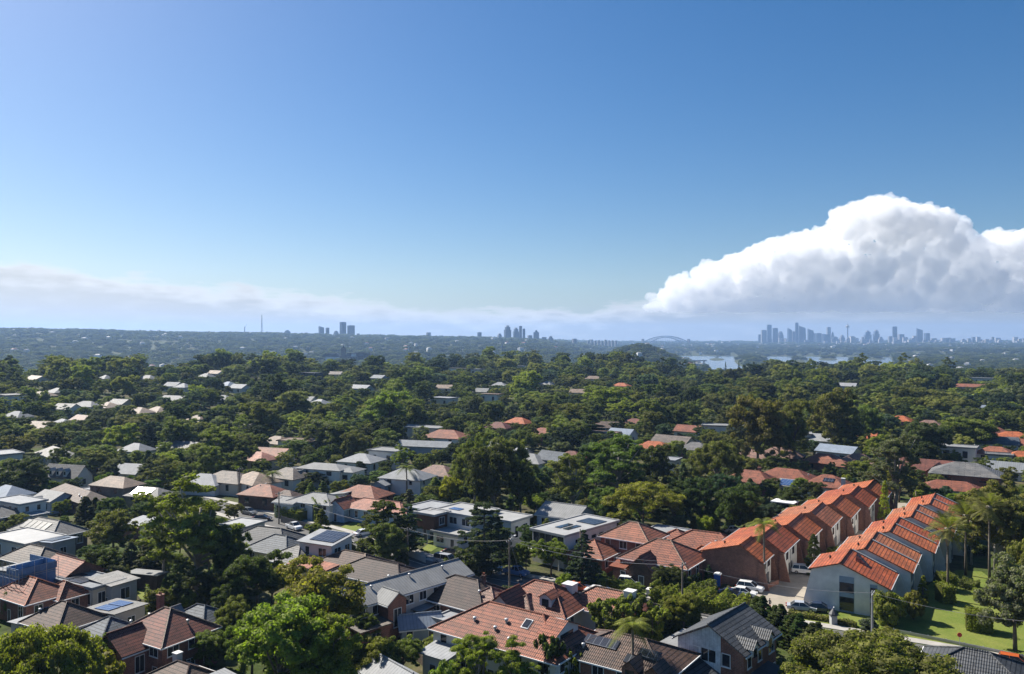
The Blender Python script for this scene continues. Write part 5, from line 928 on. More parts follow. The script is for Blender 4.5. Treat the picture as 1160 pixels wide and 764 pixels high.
hedge('near clipped box hedge beside the palm on the lawn', [(1063, 682), (1078, 682)], 3.0, 3.0, 'bright', 'hedge', .01); hedge('far clipped box hedge beside the palm on the lawn', [(1064, 668), (1080, 668)], 3.0, 2.8, 'bright', 'hedge', .01); hedge('low spreading hedge behind the palms on the lawn', [(1088, 664), (1108, 668)], 3.5, 1.2, 'mid')
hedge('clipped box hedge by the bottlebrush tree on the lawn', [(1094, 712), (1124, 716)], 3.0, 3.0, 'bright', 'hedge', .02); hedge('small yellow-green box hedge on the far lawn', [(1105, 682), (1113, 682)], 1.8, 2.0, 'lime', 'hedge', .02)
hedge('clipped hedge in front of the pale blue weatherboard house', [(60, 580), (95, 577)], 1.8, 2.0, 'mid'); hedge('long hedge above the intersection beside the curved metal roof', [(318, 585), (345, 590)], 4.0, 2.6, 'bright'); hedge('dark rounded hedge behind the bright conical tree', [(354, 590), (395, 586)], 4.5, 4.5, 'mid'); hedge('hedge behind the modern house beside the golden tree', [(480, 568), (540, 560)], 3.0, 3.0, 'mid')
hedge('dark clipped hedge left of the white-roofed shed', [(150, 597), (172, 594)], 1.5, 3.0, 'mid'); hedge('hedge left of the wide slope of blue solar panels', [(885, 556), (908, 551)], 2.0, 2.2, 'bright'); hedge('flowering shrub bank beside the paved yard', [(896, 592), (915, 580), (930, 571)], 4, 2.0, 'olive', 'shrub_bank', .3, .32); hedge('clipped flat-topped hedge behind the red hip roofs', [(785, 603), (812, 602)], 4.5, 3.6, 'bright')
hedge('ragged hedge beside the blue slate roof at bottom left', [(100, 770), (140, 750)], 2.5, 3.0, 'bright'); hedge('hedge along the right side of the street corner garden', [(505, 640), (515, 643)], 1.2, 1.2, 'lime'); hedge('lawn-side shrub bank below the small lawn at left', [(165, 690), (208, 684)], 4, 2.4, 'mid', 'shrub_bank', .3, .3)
# row of cypresses that forms the dark screen right of the charcoal gable
for k in range(13):
    t = k/12; px = 857+t*84; pb = 720+t*34; p = P(px, pb); s = p.y/F
    tree('cypress', p.x, p.y, (44+5*math.sin(k*2.1)-6*t)*s, 22*s, 'dark', 'cypress at the driveway end of the dark screen' if k == 0 else 'cypress at the street end of the dark screen' if k == 12 else f'{ORD[k]} cypress of the dark screen, counted from its driveway end')
def fence(label, a, b, h=1.7, mat=None, name='fence', post=2.4):
    a, b = P(*a), P(*b); L = (b-a).length; r = thing(name, a, math.atan2(b.y-a.y, b.x-a.x)); tag(r, label, 'fence' if 'fence' in name else 'wall')
    m = MB(); m.box(0, L, -.03, .03, .04, h); m.build('panel', mat or PALING, r)
    m = MB()
    for i in range(int(L/post)+1): m.box(i*post-.06, i*post+.06, .032, .14, 0, h+.06)
    m.box(0, L, .034, .075, h*.8, h*.86); m.build('rails_and_posts', mat or POLE, r)
WHITEW = Wm['white']
for a in [('white garden wall under the clipped hedges', (652, 667), (720, 682), 1.1, WHITEW, 'garden_wall'), ('dark fence along the corner garden above the intersection', (318, 592), (358, 604), 1.6, DTRIM), ('timber fence behind the blue-roofed shed', (440, 722), (500, 706)), ('low timber fence beside the sunlit white metal roof', (470, 748), (500, 772), 1.4), ('long white-capped fence running down from the long dark brown roof', (84, 566), (112, 584), 1.5, TRIM),
          ('timber fence beside the blue slate roof', (150, 742), (128, 765)), ('timber fence right of the two solar arrays', (135, 700), (160, 690)), ('stone garden wall above the street footpath', (742, 690), (790, 698), .7, Wm['sandstone'], 'garden_wall'), ('white picket fence by the silver van', (506, 640), (526, 648), 1.1, WHITEW), ('white garden wall left of the silver van', (459, 629), (482, 638), 1.3, WHITEW, 'garden_wall'), ('dark fence beside the federation cottage garden', (771, 652), (795, 660), 1.7, DTRIM),
          ('thin steel boundary rail across the right lawn', (1012, 716), (1160, 746), .5, STEEL), ('timber fence in the dark garden by the narrow carport', (158, 655), (190, 640)), ('timber fence behind the house with two white chimneys', (735, 700), (770, 694)), ('steel pool fence beside the rear solar wing', (132, 672), (152, 664), 1.2, STEEL), ('low retaining wall in the townhouse drive', (868, 668), (882, 662), .8, Wm['brick'], 'garden_wall')]: fence(*a)
TYRE = mat_plain('tyre_rubber', (.02, .02, .02), .9); RIM = mat_plain('alloy_rim', (.45, .45, .46), .35, .1, 1, .8); LAMP = mat_plain('headlamp_glass', (.75, .76, .78), .15, .05); TAIL = mat_plain('tail_lamp', (.35, .02, .02), .25, .05); UNDER = mat_plain('underbody_black', (.03, .03, .03), .8)
CARP = dict(white=mat_paint('white_car_paint', (.78, .78, .78)), silver=mat_paint('silver_car_paint', (.42, .43, .45)), grey=mat_paint('grey_car_paint', (.16, .17, .18)), navy=mat_paint('dark_blue_car_paint', (.022, .035, .075)), black=mat_paint('black_car_paint', (.02, .02, .022)), orange=mat_paint('orange_car_paint', (.50, .11, .03)), blue=mat_paint('blue_car_paint', (.12, .22, .42)))
CARS = dict(sedan=(4.7, 1.8, 1.45, [(-2.35, .42), (-2.32, .86), (-1.5, .93), (1.1, .93), (2.2, .76), (2.35, .45)], [(-1.75, .92), (-1.05, 1.42), (.35, 1.45), (1.25, .93)]), suv=(4.7, 1.88, 1.72, [(-2.3, .45), (-2.32, 1.02), (-1.9, 1.05), (1.05, 1.05), (2.2, .92), (2.35, .5)], [(-2.2, 1.04), (-1.9, 1.66), (.2, 1.70), (1.15, 1.04)]),
            van=(5.1, 1.95, 2.0, [(-2.5, .45), (-2.52, 1.1), (1.4, 1.12), (2.4, .98), (2.52, .5)], [(-2.48, 1.08), (-2.38, 1.9), (.9, 1.96), (1.75, 1.1)]), ute=(5.2, 1.86, 1.75, [(-2.6, .5), (-2.6, 1.1), (-.6, 1.1), (1.2, 1.1), (2.4, .98), (2.55, .5)], [(-.6, 1.08), (-.5, 1.72), (.55, 1.74), (1.3, 1.08)]))
def car(label, px, py, kind, col, yaw, cat='car', z=.01):
    L_, W_, H_, body, cab = CARS[kind]; p = P(px, py); r = thing('parked_car' if kind != 'van' else 'parked_van', (p.x, p.y, z), yaw); tag(r, label, cat if kind != 'van' else 'van', 'cars parked along the street and drives')
    def loft(prof, w0, w1, zb):      # narrower at the top
        m = MB(); n = len(prof); zs = [q[1] for q in prof]; za, zc = min(zs), max(zs)
        hw = [w0+(w1-w0)*(q[1]-za)/max(.01, zc-za) for q in prof]
        m.v = [(q[0], -h, q[1]) for q, h in zip(prof, hw)]+[(q[0], h, q[1]) for q, h in zip(prof, hw)]
        m.f = [tuple(range(n-1, -1, -1)), tuple(range(n, 2*n))]+[(k, (k+1) % n, n+(k+1) % n, n+k) for k in range(n)]; return m
    bd = [(body[0][0]+.1, .28)]+body+[(body[-1][0]-.1, .28)]; o = loft(bd, W_/2*.97, W_/2*.98, .28).build('body', CARP[col], r, uv=False)
    md = o.modifiers.new('bevel', 'BEVEL'); md.width = .07; md.segments = 2; md.limit_method = 'ANGLE'
    g = loft(cab, W_/2*.93, W_/2*.74, 0); g.build('windows', GLASS, r, uv=False)
    x0, x1 = cab[1][0], cab[2][0]; zt = max(cab[1][1], cab[2][1]); m = MB(); m.slab((x0-.02, -W_*.36, cab[1][1]+.035), (x1+.04, -W_*.36, cab[2][1]+.035), (x1+.04, W_*.36, cab[2][1]+.035), (x0-.02, W_*.36, cab[1][1]+.035), .06)
    for s in (-1, 1):
        for (xa, za), (xb, zb) in ((cab[0], cab[1]), (cab[3], cab[2])): m.tube([(xa, s*W_*.462, za), (xb, s*W_*.368, zb+.01)], [.05, .045], 5)
        xm = (cab[1][0]+cab[2][0])/2; m.tube([(xm, s*W_*.468, cab[0][1]), (xm, s*W_*.375, zt)], [.05, .04], 5)
    m.build('roof_panel', CARP[col], r, uv=False)
    if kind == 'ute': m = MB(); m.box(-2.5, -.75, -.8, .8, 1.09, 1.14); m.build('tray', UNDER, r, uv=False)
    for sx in (-1, 1):
        for sy in (-1, 1):
            m = MB(); c = (sx*L_*.295, sy*(W_/2-.1), .33); m.tube([(c[0], c[1]-.11, c[2]), (c[0], c[1]+.11, c[2])], [.33, .33], 16); w = m.build('wheel', TYRE, r, uv=False)
            m = MB(); yy = c[1]+sy*.112; m.tube([(c[0], yy-.01, c[2]), (c[0], yy+.01, c[2])], [.21, .2], 12); m.build('rim', RIM, w, uv=False)
        m = MB(); xe = body[-1][0] if sx > 0 else body[0][0]; zz = .66 if sx > 0 else .78
        for sy in (-1, 1):
            m = MB(); m.box(xe-.16, xe+.012, sy*W_*.36-.2, sy*W_*.36+.2, zz-.08, zz+.08); m.build('headlight' if sx > 0 else 'tail_light', LAMP if sx > 0 else TAIL, r, uv=False)
        q = P(px, py)
    s_ = p.y/F; KEEP.append((px-2.6/s_, px+2.6/s_, py-2.0/s_, py+.6/s_, p.y)); FOOT.append((p.x, p.y, 2.6, 1.2, yaw)); return r
SD = rad(-33)
car('silver van parked on the street before the modern white house', 505, 639, 'van', 'silver', SD); car('grey hatch-backed wagon parked near the power pole on the street', 541, 645, 'suv', 'silver', SD-.1); car('white sedan parked on the asphalt drive beside the hedges', 677, 674, 'sedan', 'white', SD+.15)
car('blue utility truck beside the power pole', 585, 652, 'ute', 'blue', SD, 'utility truck'); car('white car half hidden behind the clipped hedge', 714, 664, 'suv', 'white', SD+.2); car('black car on the drive of the modern white house', 514, 629, 'sedan', 'black', SD+.1)
car('white wagon parked next to the portable toilet', 850, 670, 'suv', 'white', SD+.05); car('white sedan between the white wagon and the dark blue car', 842, 675, 'sedan', 'white', SD+.05); car('dark blue car nearest the shrub bank', 828, 677, 'sedan', 'navy', SD)
car('silver car at the garage of the brick townhouses', 911, 650, 'suv', 'white', SD+.2); car('silver sedan parked by the white end townhouse', 908, 692, 'sedan', 'silver', SD+.25); car('blue-grey sedan parked right of the silver sedan by the townhouse', 928, 693, 'sedan', 'navy', SD+.25)
car('orange car parked at the bottom right corner', 1152, 757, 'suv', 'orange', SD); car('silver pickup on the side of the street near the intersection', 333, 600, 'ute', 'white', SD-.2, 'pickup'); car('dark car on the intersection', 297, 590, 'sedan', 'black', SD+.6); car('white car under the broad dark tree by the red roofs', 830, 603, 'sedan', 'white', SD+.8); car('dark car deep in the townhouse drive', 1026, 581, 'sedan', 'grey', rad(50)); car('white boat-shaped covered car in the garden below the cedar', 412, 607, 'sedan', 'white', rad(40)); car('dark car parked under trees at the street corner', 282, 583, 'suv', 'grey', SD)
car('white car deep between the townhouse rows', 972, 617, 'sedan', 'white', rad(50)); car('red-orange car on the asphalt drive behind the white sedan', 655, 669, 'sedan', 'orange', SD+.3)
def pole(label, px, pyb, h, steel=False, arm=True, name='power_pole', lamp=False):
    p = P(px, pyb); r = thing(name, (p.x, p.y, tz1(p.x, p.y)), SD+math.pi/2); tag(r, label, 'power pole' if name == 'power_pole' else 'street lamp', 'poles along the street')
    m = MB(); m.tube([(0, 0, -.5), (0, 0, h)], [.19, .13], 10); m.build('pole', STEEL if steel else POLE, r)
    if arm:
        m = MB(); m.box(-1.2, 1.2, -.17, -.135, h-.6, h-.45); m.box(-.9, .9, -.17, -.135, h-1.7, h-1.57); m.build('crossarm', POLE, r)
        m = MB()
        for x in (-1.1, -.4, .4, 1.1): m.tube([(x, -.155, h-.45), (x, -.155, h-.3), (x, -.155, h-.22)], [.05, .07, .03], 8)
        m.build('insulators', TRIM, r)
    if lamp:
        m = MB(); m.tube([(0, 0, h-.4), (.9, 0, h+.1), (1.6, 0, h+.15)], [.05, .04, .04], 6); m.build('lamp_arm', STEEL, r); m = MB(); m.box(1.5, 2.1, -.13, .13, h+.08, h+.2); m.build('lamp_head', TRIM, r)
    return Vector((p.x, p.y, h-.3))
pA = pole('timber power pole by the blue utility truck', 577, 668, 9.2, lamp=True); pB = pole('grey power pole in the shrub bank', 773, 692, 8.0); pC = pole('steel power pole with crossarm on the lawn verge', 988, 724, 7.2, True)
pD = pole('timber power pole before the leafy street tree', 462, 640, 7.5); pE = pole('timber power pole at the intersection hedge', 316, 594, 8.0); pF = pole('power pole behind the tall bright-topped gum', 271, 566, 9); pG = pole('slender pole in front of the broad grey hip roof', 1116, 548, 8, True, False); pole('thin white lamp post at the intersection', 295, 575, 6, True, False, 'street_lamp', True)
WIRE = mat_plain('cable_grey', (.22, .22, .23), .6, .05)
def wire(label, a, b, sag, dx=0, r=.022):
    m = MB(); pts = []
    for t in np.linspace(0, 1, 17): q = a.lerp(b, t); q.z -= sag*4*t*(1-t); q.x += dx; pts.append(q)
    o = m
    m.tube(pts, [r]*17, 4); ob = m.build('power_line', WIRE, None, uv=False); tag(ob, label, 'power line', 'power lines')
wire('slack white service cable between the utility truck pole and the shrub bank pole', pA, pB, 1.3, 0, .035); wire('upper cable between the utility truck pole and the shrub bank pole', pA+Vector((.3, 0, .3)), pB+Vector((.3, 0, .3)), .8); wire('cable from the shrub bank pole to the lawn verge pole', pB, pC, 1.1); wire('cable from the street tree pole to the utility truck pole', pD, pA, 1.0); wire('cable from the intersection pole to the street tree pole', pE, pD, 1.2); wire('cable running right from the lawn verge pole', pC, P(1230, 768)+Vector((0, 0, 7)), 1.0)
wire('guy wire slanting down from the utility truck pole', pA, P(592, 660), 0, 0, .03)
def toilet():
    p = P(813, 664); r = thing('portable_toilet', p, SD+rad(8)); tag(r, 'blue portable toilet with an orange door beside the parked cars', 'portable toilet')
    m = MB(); m.box(-.58, .58, -.58, .58, .1, 2.15); m.build('cabin', CONTAIN, r); m = MB(); m.box(-.6, .6, -.6, .6, -.05, .1); m.build('skid_base', UNDER, r)
    m = MB(); m.prism([(-.64, -.64), (.64, -.64), (.64, .64), (-.64, .64)], 2.15, 2.24); m.xz([(-.6, 2.24), (.6, 2.24), (.35, 2.42), (-.35, 2.42)], -.55, .55); m.build('roof', TRIM, r)
    m = MB(); m.box(.58, .63, -.48, .48, .15, 2.05); d = m.build('door', CARP['orange'], r); m = MB(); m.box(.63, .67, .3, .4, 1.0, 1.15); m.build('handle', UNDER, d); m = MB(); m.tube([(-.4, .4, 2.2), (-.4, .4, 2.75)], [.06, .06], 8); m.build('vent_pipe', UNDER, r)
toilet()
def scaffold_house():
    p = P(28, 633, 8.0); r = thing('building_site', (p.x, p.y, 0), GRID+rad(8)); tag(r, 'half-built house wrapped in blue sheeting inside steel scaffolding', 'building'); w, d = 9.5, 7.5; r.scale = (.8, .8, .92)
    LAND.append((28, 640, p.x, p.y, 'the blue-wrapped building site')); FOOT.append((p.x, p.y, w/2+1.5, d/2+1.5, GRID))
    blue = mat_plain('blue_building_wrap', (.13, .22, .37), .6, .5, .7); m = MB(); m.box(-w/2, w/2, -d/2, d/2, -.2, 6.8); m.build('wall', Wm['grey'], r)
    m = MB(); m.box(-w/2-.07, w/2+.07, -d/2-.07, -d/2-.01, 3.4, 6.4); m.box(w/2+.01, w/2+.07, -d/2, d/2, 3.2, 6.6); m.box(-w/2-.07, -w/2-.01, -d/2, d/2, 3.2, 6.6); m.box(-w/2, w/2, d/2+.01, d/2+.07, 3.2, 8.2); m.build('blue_wrap', blue, r)
    m = MB(); m.box(0.5, w/2+.2, -d/2-.2, d/2+.2, 6.8, 7.05); m.box(.5, w/2+.2, -d/2-.25, -d/2-.15, 7.05, 8.0); m.box(w/2+.15, w/2+.25, -d/2-.15, d/2+.2, 7.05, 8.0); m.box(.45, .55, -d/2, d/2+.2, 7.05, 8.0); m.build('upper_deck', blue, r)
    m = MB(); m.slab((-w/2-.3, -d/2-.3, 6.9), (.3, -d/2-.3, 7.3), (.3, d/2, 7.3), (-w/2-.3, d/2, 6.9), .15); m.build('roof', T['m_light'], r)
    for x in (-3, 0, 3): g = MB(); g.box(x-.9, x+.9, -d/2-.1, -d/2-.06, 1.2, 2.9); g.build('window', GLASS, r, uv=False)
    m = MB()
    for x in np.linspace(-w/2-1, w/2+1, 6):
        m.tube([(x, -d/2-1.3, -.2), (x, -d/2-1.3, 9.2)], [.05, .05], 5); m.tube([(x, -d/2-.7, -.2), (x, -d/2-.7, 7.5)], [.05, .05], 5)
    for z in (2.2, 4.4, 6.6, 8.2): m.tube([(-w/2-1, -d/2-1.3, z), (w/2+1, -d/2-1.3, z)], [.045, .045], 5)
    for y in np.linspace(-d/2, d/2, 4): m.tube([(w/2+1, y, -.2), (w/2+1, y, 9)], [.05, .05], 5)
    for z in (2.2, 4.4, 6.6, 8.2): m.tube([(w/2+1, -d/2-1.3, z), (w/2+1, d/2, z)], [.045, .045], 5)
    m.build('scaffold_frame', STEEL, r); m = MB()
    for z in (2.15, 4.35): m.box(-w/2-1, w/2+1, -d/2-1.28, -d/2-.7, z, z+.06)
    m.build('scaffold_planks', POLE, r)
scaffold_house()
def pergola():
    p = P(889, 582); r = thing('pergola', p, GRID); tag(r, 'white flat-topped pergola on posts beside the paved yard', 'pergola'); m = MB(); m.box(-3, 3, -2.2, 2.2, 3.0, 3.25); m.build('roof', TRIM, r)
    for x in (-2.7, 2.7):
        for y in (-1.9, 1.9): m = MB(); m.box(x-.1, x+.1, y-.1, y+.1, 0, 3.0); m.build('post', TRIM, r)
    for k, (a, b, l) in enumerate(((878, 588, 'white outdoor lounger on the paved yard, left one'), (884, 590, 'white outdoor lounger on the paved yard, right one'))):
        q = P(a, b); c = thing('outdoor_lounger', q, GRID+.4*k); tag(c, l, 'lounger'); m = MB(); m.box(-.9, .4, -.35, .35, .3, .42); m.build('seat', TRIM, c); m = MB(); m.slab((.4, -.35, .42), (1.0, -.35, .95), (1.0, .35, .95), (.4, .35, .42), .08); m.build('backrest', TRIM, c)
        for x in (-.8, .35):
            for y_ in (-.3, .3): m = MB(); m.box(x-.04, x+.04, y_-.04, y_+.04, 0, .3); m.build('leg', TRIM, c)
pergola()
def sign():
    p = P(1087, 733); r = thing('round_sign', p, rad(-10)); tag(r, 'small red disc sign on a thin post on the lawn', 'sign'); m = MB(); m.tube([(0, 0, -.2), (0, 0, 1.9)], [.035, .035], 6); m.build('post', STEEL, r); m = MB(); m.tube([(0, -.05, 1.75), (0, -.01, 1.75)], [.33, .33], 18); m.build('disc', RED, r)
    p = P(944, 708); r = thing('stone_lantern', p); tag(r, 'small stone garden pillar with a dark cap on the lawn edge', 'pillar'); m = MB(); m.box(-.45, .45, -.45, .45, 0, 1.5); m.build('pillar', Wm['grey'], r); m = MB(); m.tube([(0, 0, 1.5), (0, 0, 1.7), (0, 0, 2.5)], [.75, .7, .1], 8); m.build('cap', DTRIM, r)
    for px, py, l in ((566, 651, 'pale green wheelie bin by the power pole'), (688, 676, 'pale blue wheelie bin at the hedge gap'), (735, 676, 'white letterbox pillar at the garden path')):
        p = P(px, py); r = thing('wheelie_bin' if 'bin' in l else 'letterbox_pillar', p, SD); tag(r, l, 'bin' if 'bin' in l else 'letterbox'); m = MB(); m.v = [(-.3, -.35, .05), (.3, -.35, .05), (.3, .35, .05), (-.3, .35, .05), (-.36, -.42, 1.3), (.36, -.42, 1.3), (.36, .42, 1.3), (-.36, .42, 1.3)]; m.f = [(3, 2, 1, 0), (4, 5, 6, 7), (0, 1, 5, 4), (1, 2, 6, 5), (2, 3, 7, 6), (3, 0, 4, 7)]
        m.build('body', Wm['blueboards'] if 'bin' in l else WHITEW, r); m = MB(); m.slab((-.4, -.48, 1.32), (.4, -.48, 1.32), (.4, .48, 1.46), (-.4, .48, 1.46), .06); m.build('lid', CARP['blue'] if 'bin' in l else WHITEW, r)
sign()
def person():
    p = P(872, 690); r = thing('person', p, rad(140)); tag(r, 'person in dark clothes standing by a scooter on the sandy drive', 'person')
    me = bpy.data.meshes.new('body'); V_ = [(0, 0, .95), (0, 0, 1.2), (0, 0, 1.42), (0, 0, 1.52), (0, 0, 1.66), (0, .02, 1.74), (-.19, 0, 1.40), (-.30, .05, 1.14), (-.27, .25, .98), (.19, 0, 1.40), (.30, .05, 1.14), (.27, .25, .98), (-.10, 0, .9), (-.12, .03, .5), (-.12, 0, .08), (-.12, .15, .03), (.10, 0, .9), (.12, .03, .5), (.13, -.02, .08), (.13, .13, .03)]
    E_ = [(0, 1), (1, 2), (2, 3), (3, 4), (4, 5), (2, 6), (6, 7), (7, 8), (2, 9), (9, 10), (10, 11), (0, 12), (12, 13), (13, 14), (14, 15), (0, 16), (16, 17), (17, 18), (18, 19)]
    Rr = [.15, .14, .14, .06, .10, .08, .07, .05, .04, .07, .05, .04, .09, .065, .045, .04, .09, .065, .045, .04]
    me.from_pydata(V_, E_, []); o = bpy.data.objects.new('body', me); C.objects.link(o); o.parent = r; o.modifiers.new('skin', 'SKIN'); me.skin_vertices[0].data[0].use_root = True
    for i, q in enumerate(Rr): me.skin_vertices[0].data[i].radius = (q, q*.8)
    o.modifiers.new('sub', 'SUBSURF').levels = 1; me.materials.append(mat_plain('dark_clothes', (.05, .05, .07), .9)); o.modifiers['sub'].render_levels = 1
    m = MB(); m.add((ICO2[0]*np.array([.105, .115, .10])+np.array([0, -.01, 1.72])).tolist(), ICO2[1].tolist()); m.build('hair', UNDER, r, True)
    q = P(869, 692); s = thing('motor_scooter', q, SD+.3); tag(s, 'small red motor scooter parked by the standing person', 'scooter'); m = MB(); m.xz([(-.7, .45), (-.1, .35), (.35, .3), (.6, .9), (.5, .95), (.2, .5), (-.1, .55), (-.15, .75), (-.75, .8)], -.15, .15); m.build('body', RED, s)
    for x in (-.55, .6): m = MB(); m.tube([(x, -.06, .24), (x, .06, .24)], [.24, .24], 14); m.build('wheel', TYRE, s)
    m = MB(); m.tube([(.55, -.3, 1.05), (.55, .3, 1.05)], [.025, .025], 6); m.tube([(.55, 0, .9), (.55, 0, 1.05)], [.03, .03], 6); m.build('handlebar', STEEL, s); m = MB(); m.box(-.75, -.1, -.14, .14, .8, .9); m.build('seat', UNDER, s)
person()
# ------------------------------------------------------------------ trees and shrubs that fill the gardens, then the woods
for k, (px, yt, l) in enumerate(((787, 409, 'leftmost dark pencil pine in front of the water inlet'), (796, 413, 'small pencil pine in front of the water inlet, right of the leftmost'), (822, 410, 'slim dark pine at the right end of the water inlet'), (837, 409, 'taller dark pine right of the water inlet'), (854, 410, 'dark pine farthest right of the water inlet group'))):
    p = P(px, 432); tree('cypress', p.x, p.y, max(12, (45-(yt-HY)/F*p.y)-tz1(p.x, p.y)), 5.5, 'dark', l)
POLY = []
KEEP += [(365, 422, 395, 408, 1e4 if False else P(392, 411).y), (566, 572, 389, 398, P(569, 402).y)]
def pip(x, y, poly):
    c = False; n = len(poly)
    for i in range(n):
        x1, y1 = poly[i]; x2, y2 = poly[i-1]
        if (y1 > y) != (y2 > y) and x < (x2-x1)*(y-y1)/(y2-y1)+x1: c = not c
    return c
for o in C.objects:
    if o.get('kind') == 'structure' and o.name.split('.')[0] in ('lawn', 'driveway', 'garden_path', 'paved_yard', 'sports_field'): POLY.append([(v.co.x, v.co.y) for v in o.data.vertices])
STP = np.array([(p.x, p.y) for p in street]); SDP = np.array([(p.x, p.y) for p in side])
HTXY = np.array([(o.location.x, o.location.y, 3.0) for o in C.objects if o.type == 'EMPTY' and o.get('category') in ('tree', 'shrub', 'palm tree')])
def blocked(x, y, w, h, sunside=False):
    if np.min(np.hypot(STP[:, 0]-x, STP[:, 1]-y)) < 5.2+w*.25 or np.min(np.hypot(SDP[:, 0]-x, SDP[:, 1]-y)) < 5+w*.25: return True
    for fx, fy, hw, hd, rz in FOOT:
        dx, dy = x-fx, y-fy; c, s = math.cos(rz), math.sin(rz); lx, ly = dx*c+dy*s, -dx*s+dy*c
        if abs(lx) < hw+w*.38 and abs(ly) < hd+w*.38: return True
    for pl in POLY:
        if pip(x, y, pl) or pip(x+w*.4, y, pl) or pip(x-w*.4, y, pl): return True
    z = tz1(x, y); px, py = pix(x, y, z); s = F/y; x0, x1, y0, y1 = px-w*s/2, px+w*s/2, py-h*s, py
    for a0, a1, b0, b1, d in KEEP:
        if d > y+1 and x1 > a0 and x0 < a1:
            ox = min(x1, a1)-max(x0, a0)
            if ox > (.10 if d < 205 else .34 if d < 330 else .5 if d < 480 else .25)*(a1-a0)+1 and y0 < b0+(.62 if d < 205 else .36 if d < 330 else .26 if d < 480 else .5)*(b1-b0) and y1 > b0: return True
    return False
def near_label(kind, tone, size, x, y):
    best = min(LAND, key=lambda q: (q[2]-x)**2+(q[3]-y)**2); dx, dy = x-best[2], y-best[3]
    rel = ('behind' if dy > 0 else 'in front of') if abs(dy) > abs(dx)*1.0 else ('right of' if dx > 0 else 'left of')
    return f'{size}{TW[tone]} {kind} {rel} {best[4]}'
cand = []
TONES = ['dark', 'dark', 'mid', 'mid', 'mid', 'olive', 'bright', 'grey', 'blue']
nt_ = ns_ = 0; placed = []
d = 104.0
while d < 460:
    st = 6.2 if d < 250 else 8.0; hw = d*.86
    for x in np.arange(-hw, hw, st):
        cand.append((x+R_.uniform(-.4, .4)*st, d+R_.uniform(-.45, .45)*st))
    d += st
cand.sort(key=lambda c: c[1]); REST = []
def crowd(x, y, w):
    for X, Y, w2 in placed[-400:]:
        if abs(X-x) < (w+w2)*.36 and abs(Y-y) < (w+w2)*.36: return True
    return len(HTXY) and np.min(np.hypot(HTXY[:, 0]-x, HTXY[:, 1]-y)) < 3.2+w*.22
for x, y in cand:
    big = R_.random(); nearf = y < 235
    opts = [(R_.uniform(8, 13), 1), (R_.uniform(4.5, 6.5), 1), (R_.uniform(1.6, 3.0), 0)] if nearf and big < .45 else [(R_.uniform(4.5, 7), 1), (R_.uniform(1.6, 3.2), 0)] if nearf else [(R_.uniform(10, 17), 1), (R_.uniform(7, 10), 1), (R_.uniform(4.5, 6), 1), (R_.uniform(2, 3.5), 0)]
    for h, istree in opts:
        w = h*R_.uniform(.85, 1.25) if istree else h*R_.uniform(1.0, 1.6)
        if blocked(x, y, w, h) or crowd(x, y, w): continue
        tone = R_.choice(TONES); placed.append((x, y, w))
        if istree and nt_ < 190 and abs(x) < y*.665:
            nt_ += 1; kd = R_.choice(['round', 'round', 'round', 'euc', 'round', 'euc', 'cypress'] if h > 7 else ['round', 'round', 'cone', 'round'])
            if kd == 'cypress': w *= .4
            word = {'round': 'round tree', 'euc': 'gum tree', 'cypress': 'conifer', 'cone': 'cone-shaped tree'}[kd]
            tree(kd, x, y, h, w, tone, None, 'tree', near_label(word, tone, 'small ' if h < 7 else 'tall ' if h > 13 else '', x, y))
        elif not istree and ns_ < 190 and abs(x) < y*.665:
            ns_ += 1; tree('shrub', x, y, h, w, tone, None, 'shrub', near_label('shrub', tone, 'low ' if h < 2 else '', x, y))
        else: REST.append((x, y, h, w))
        break
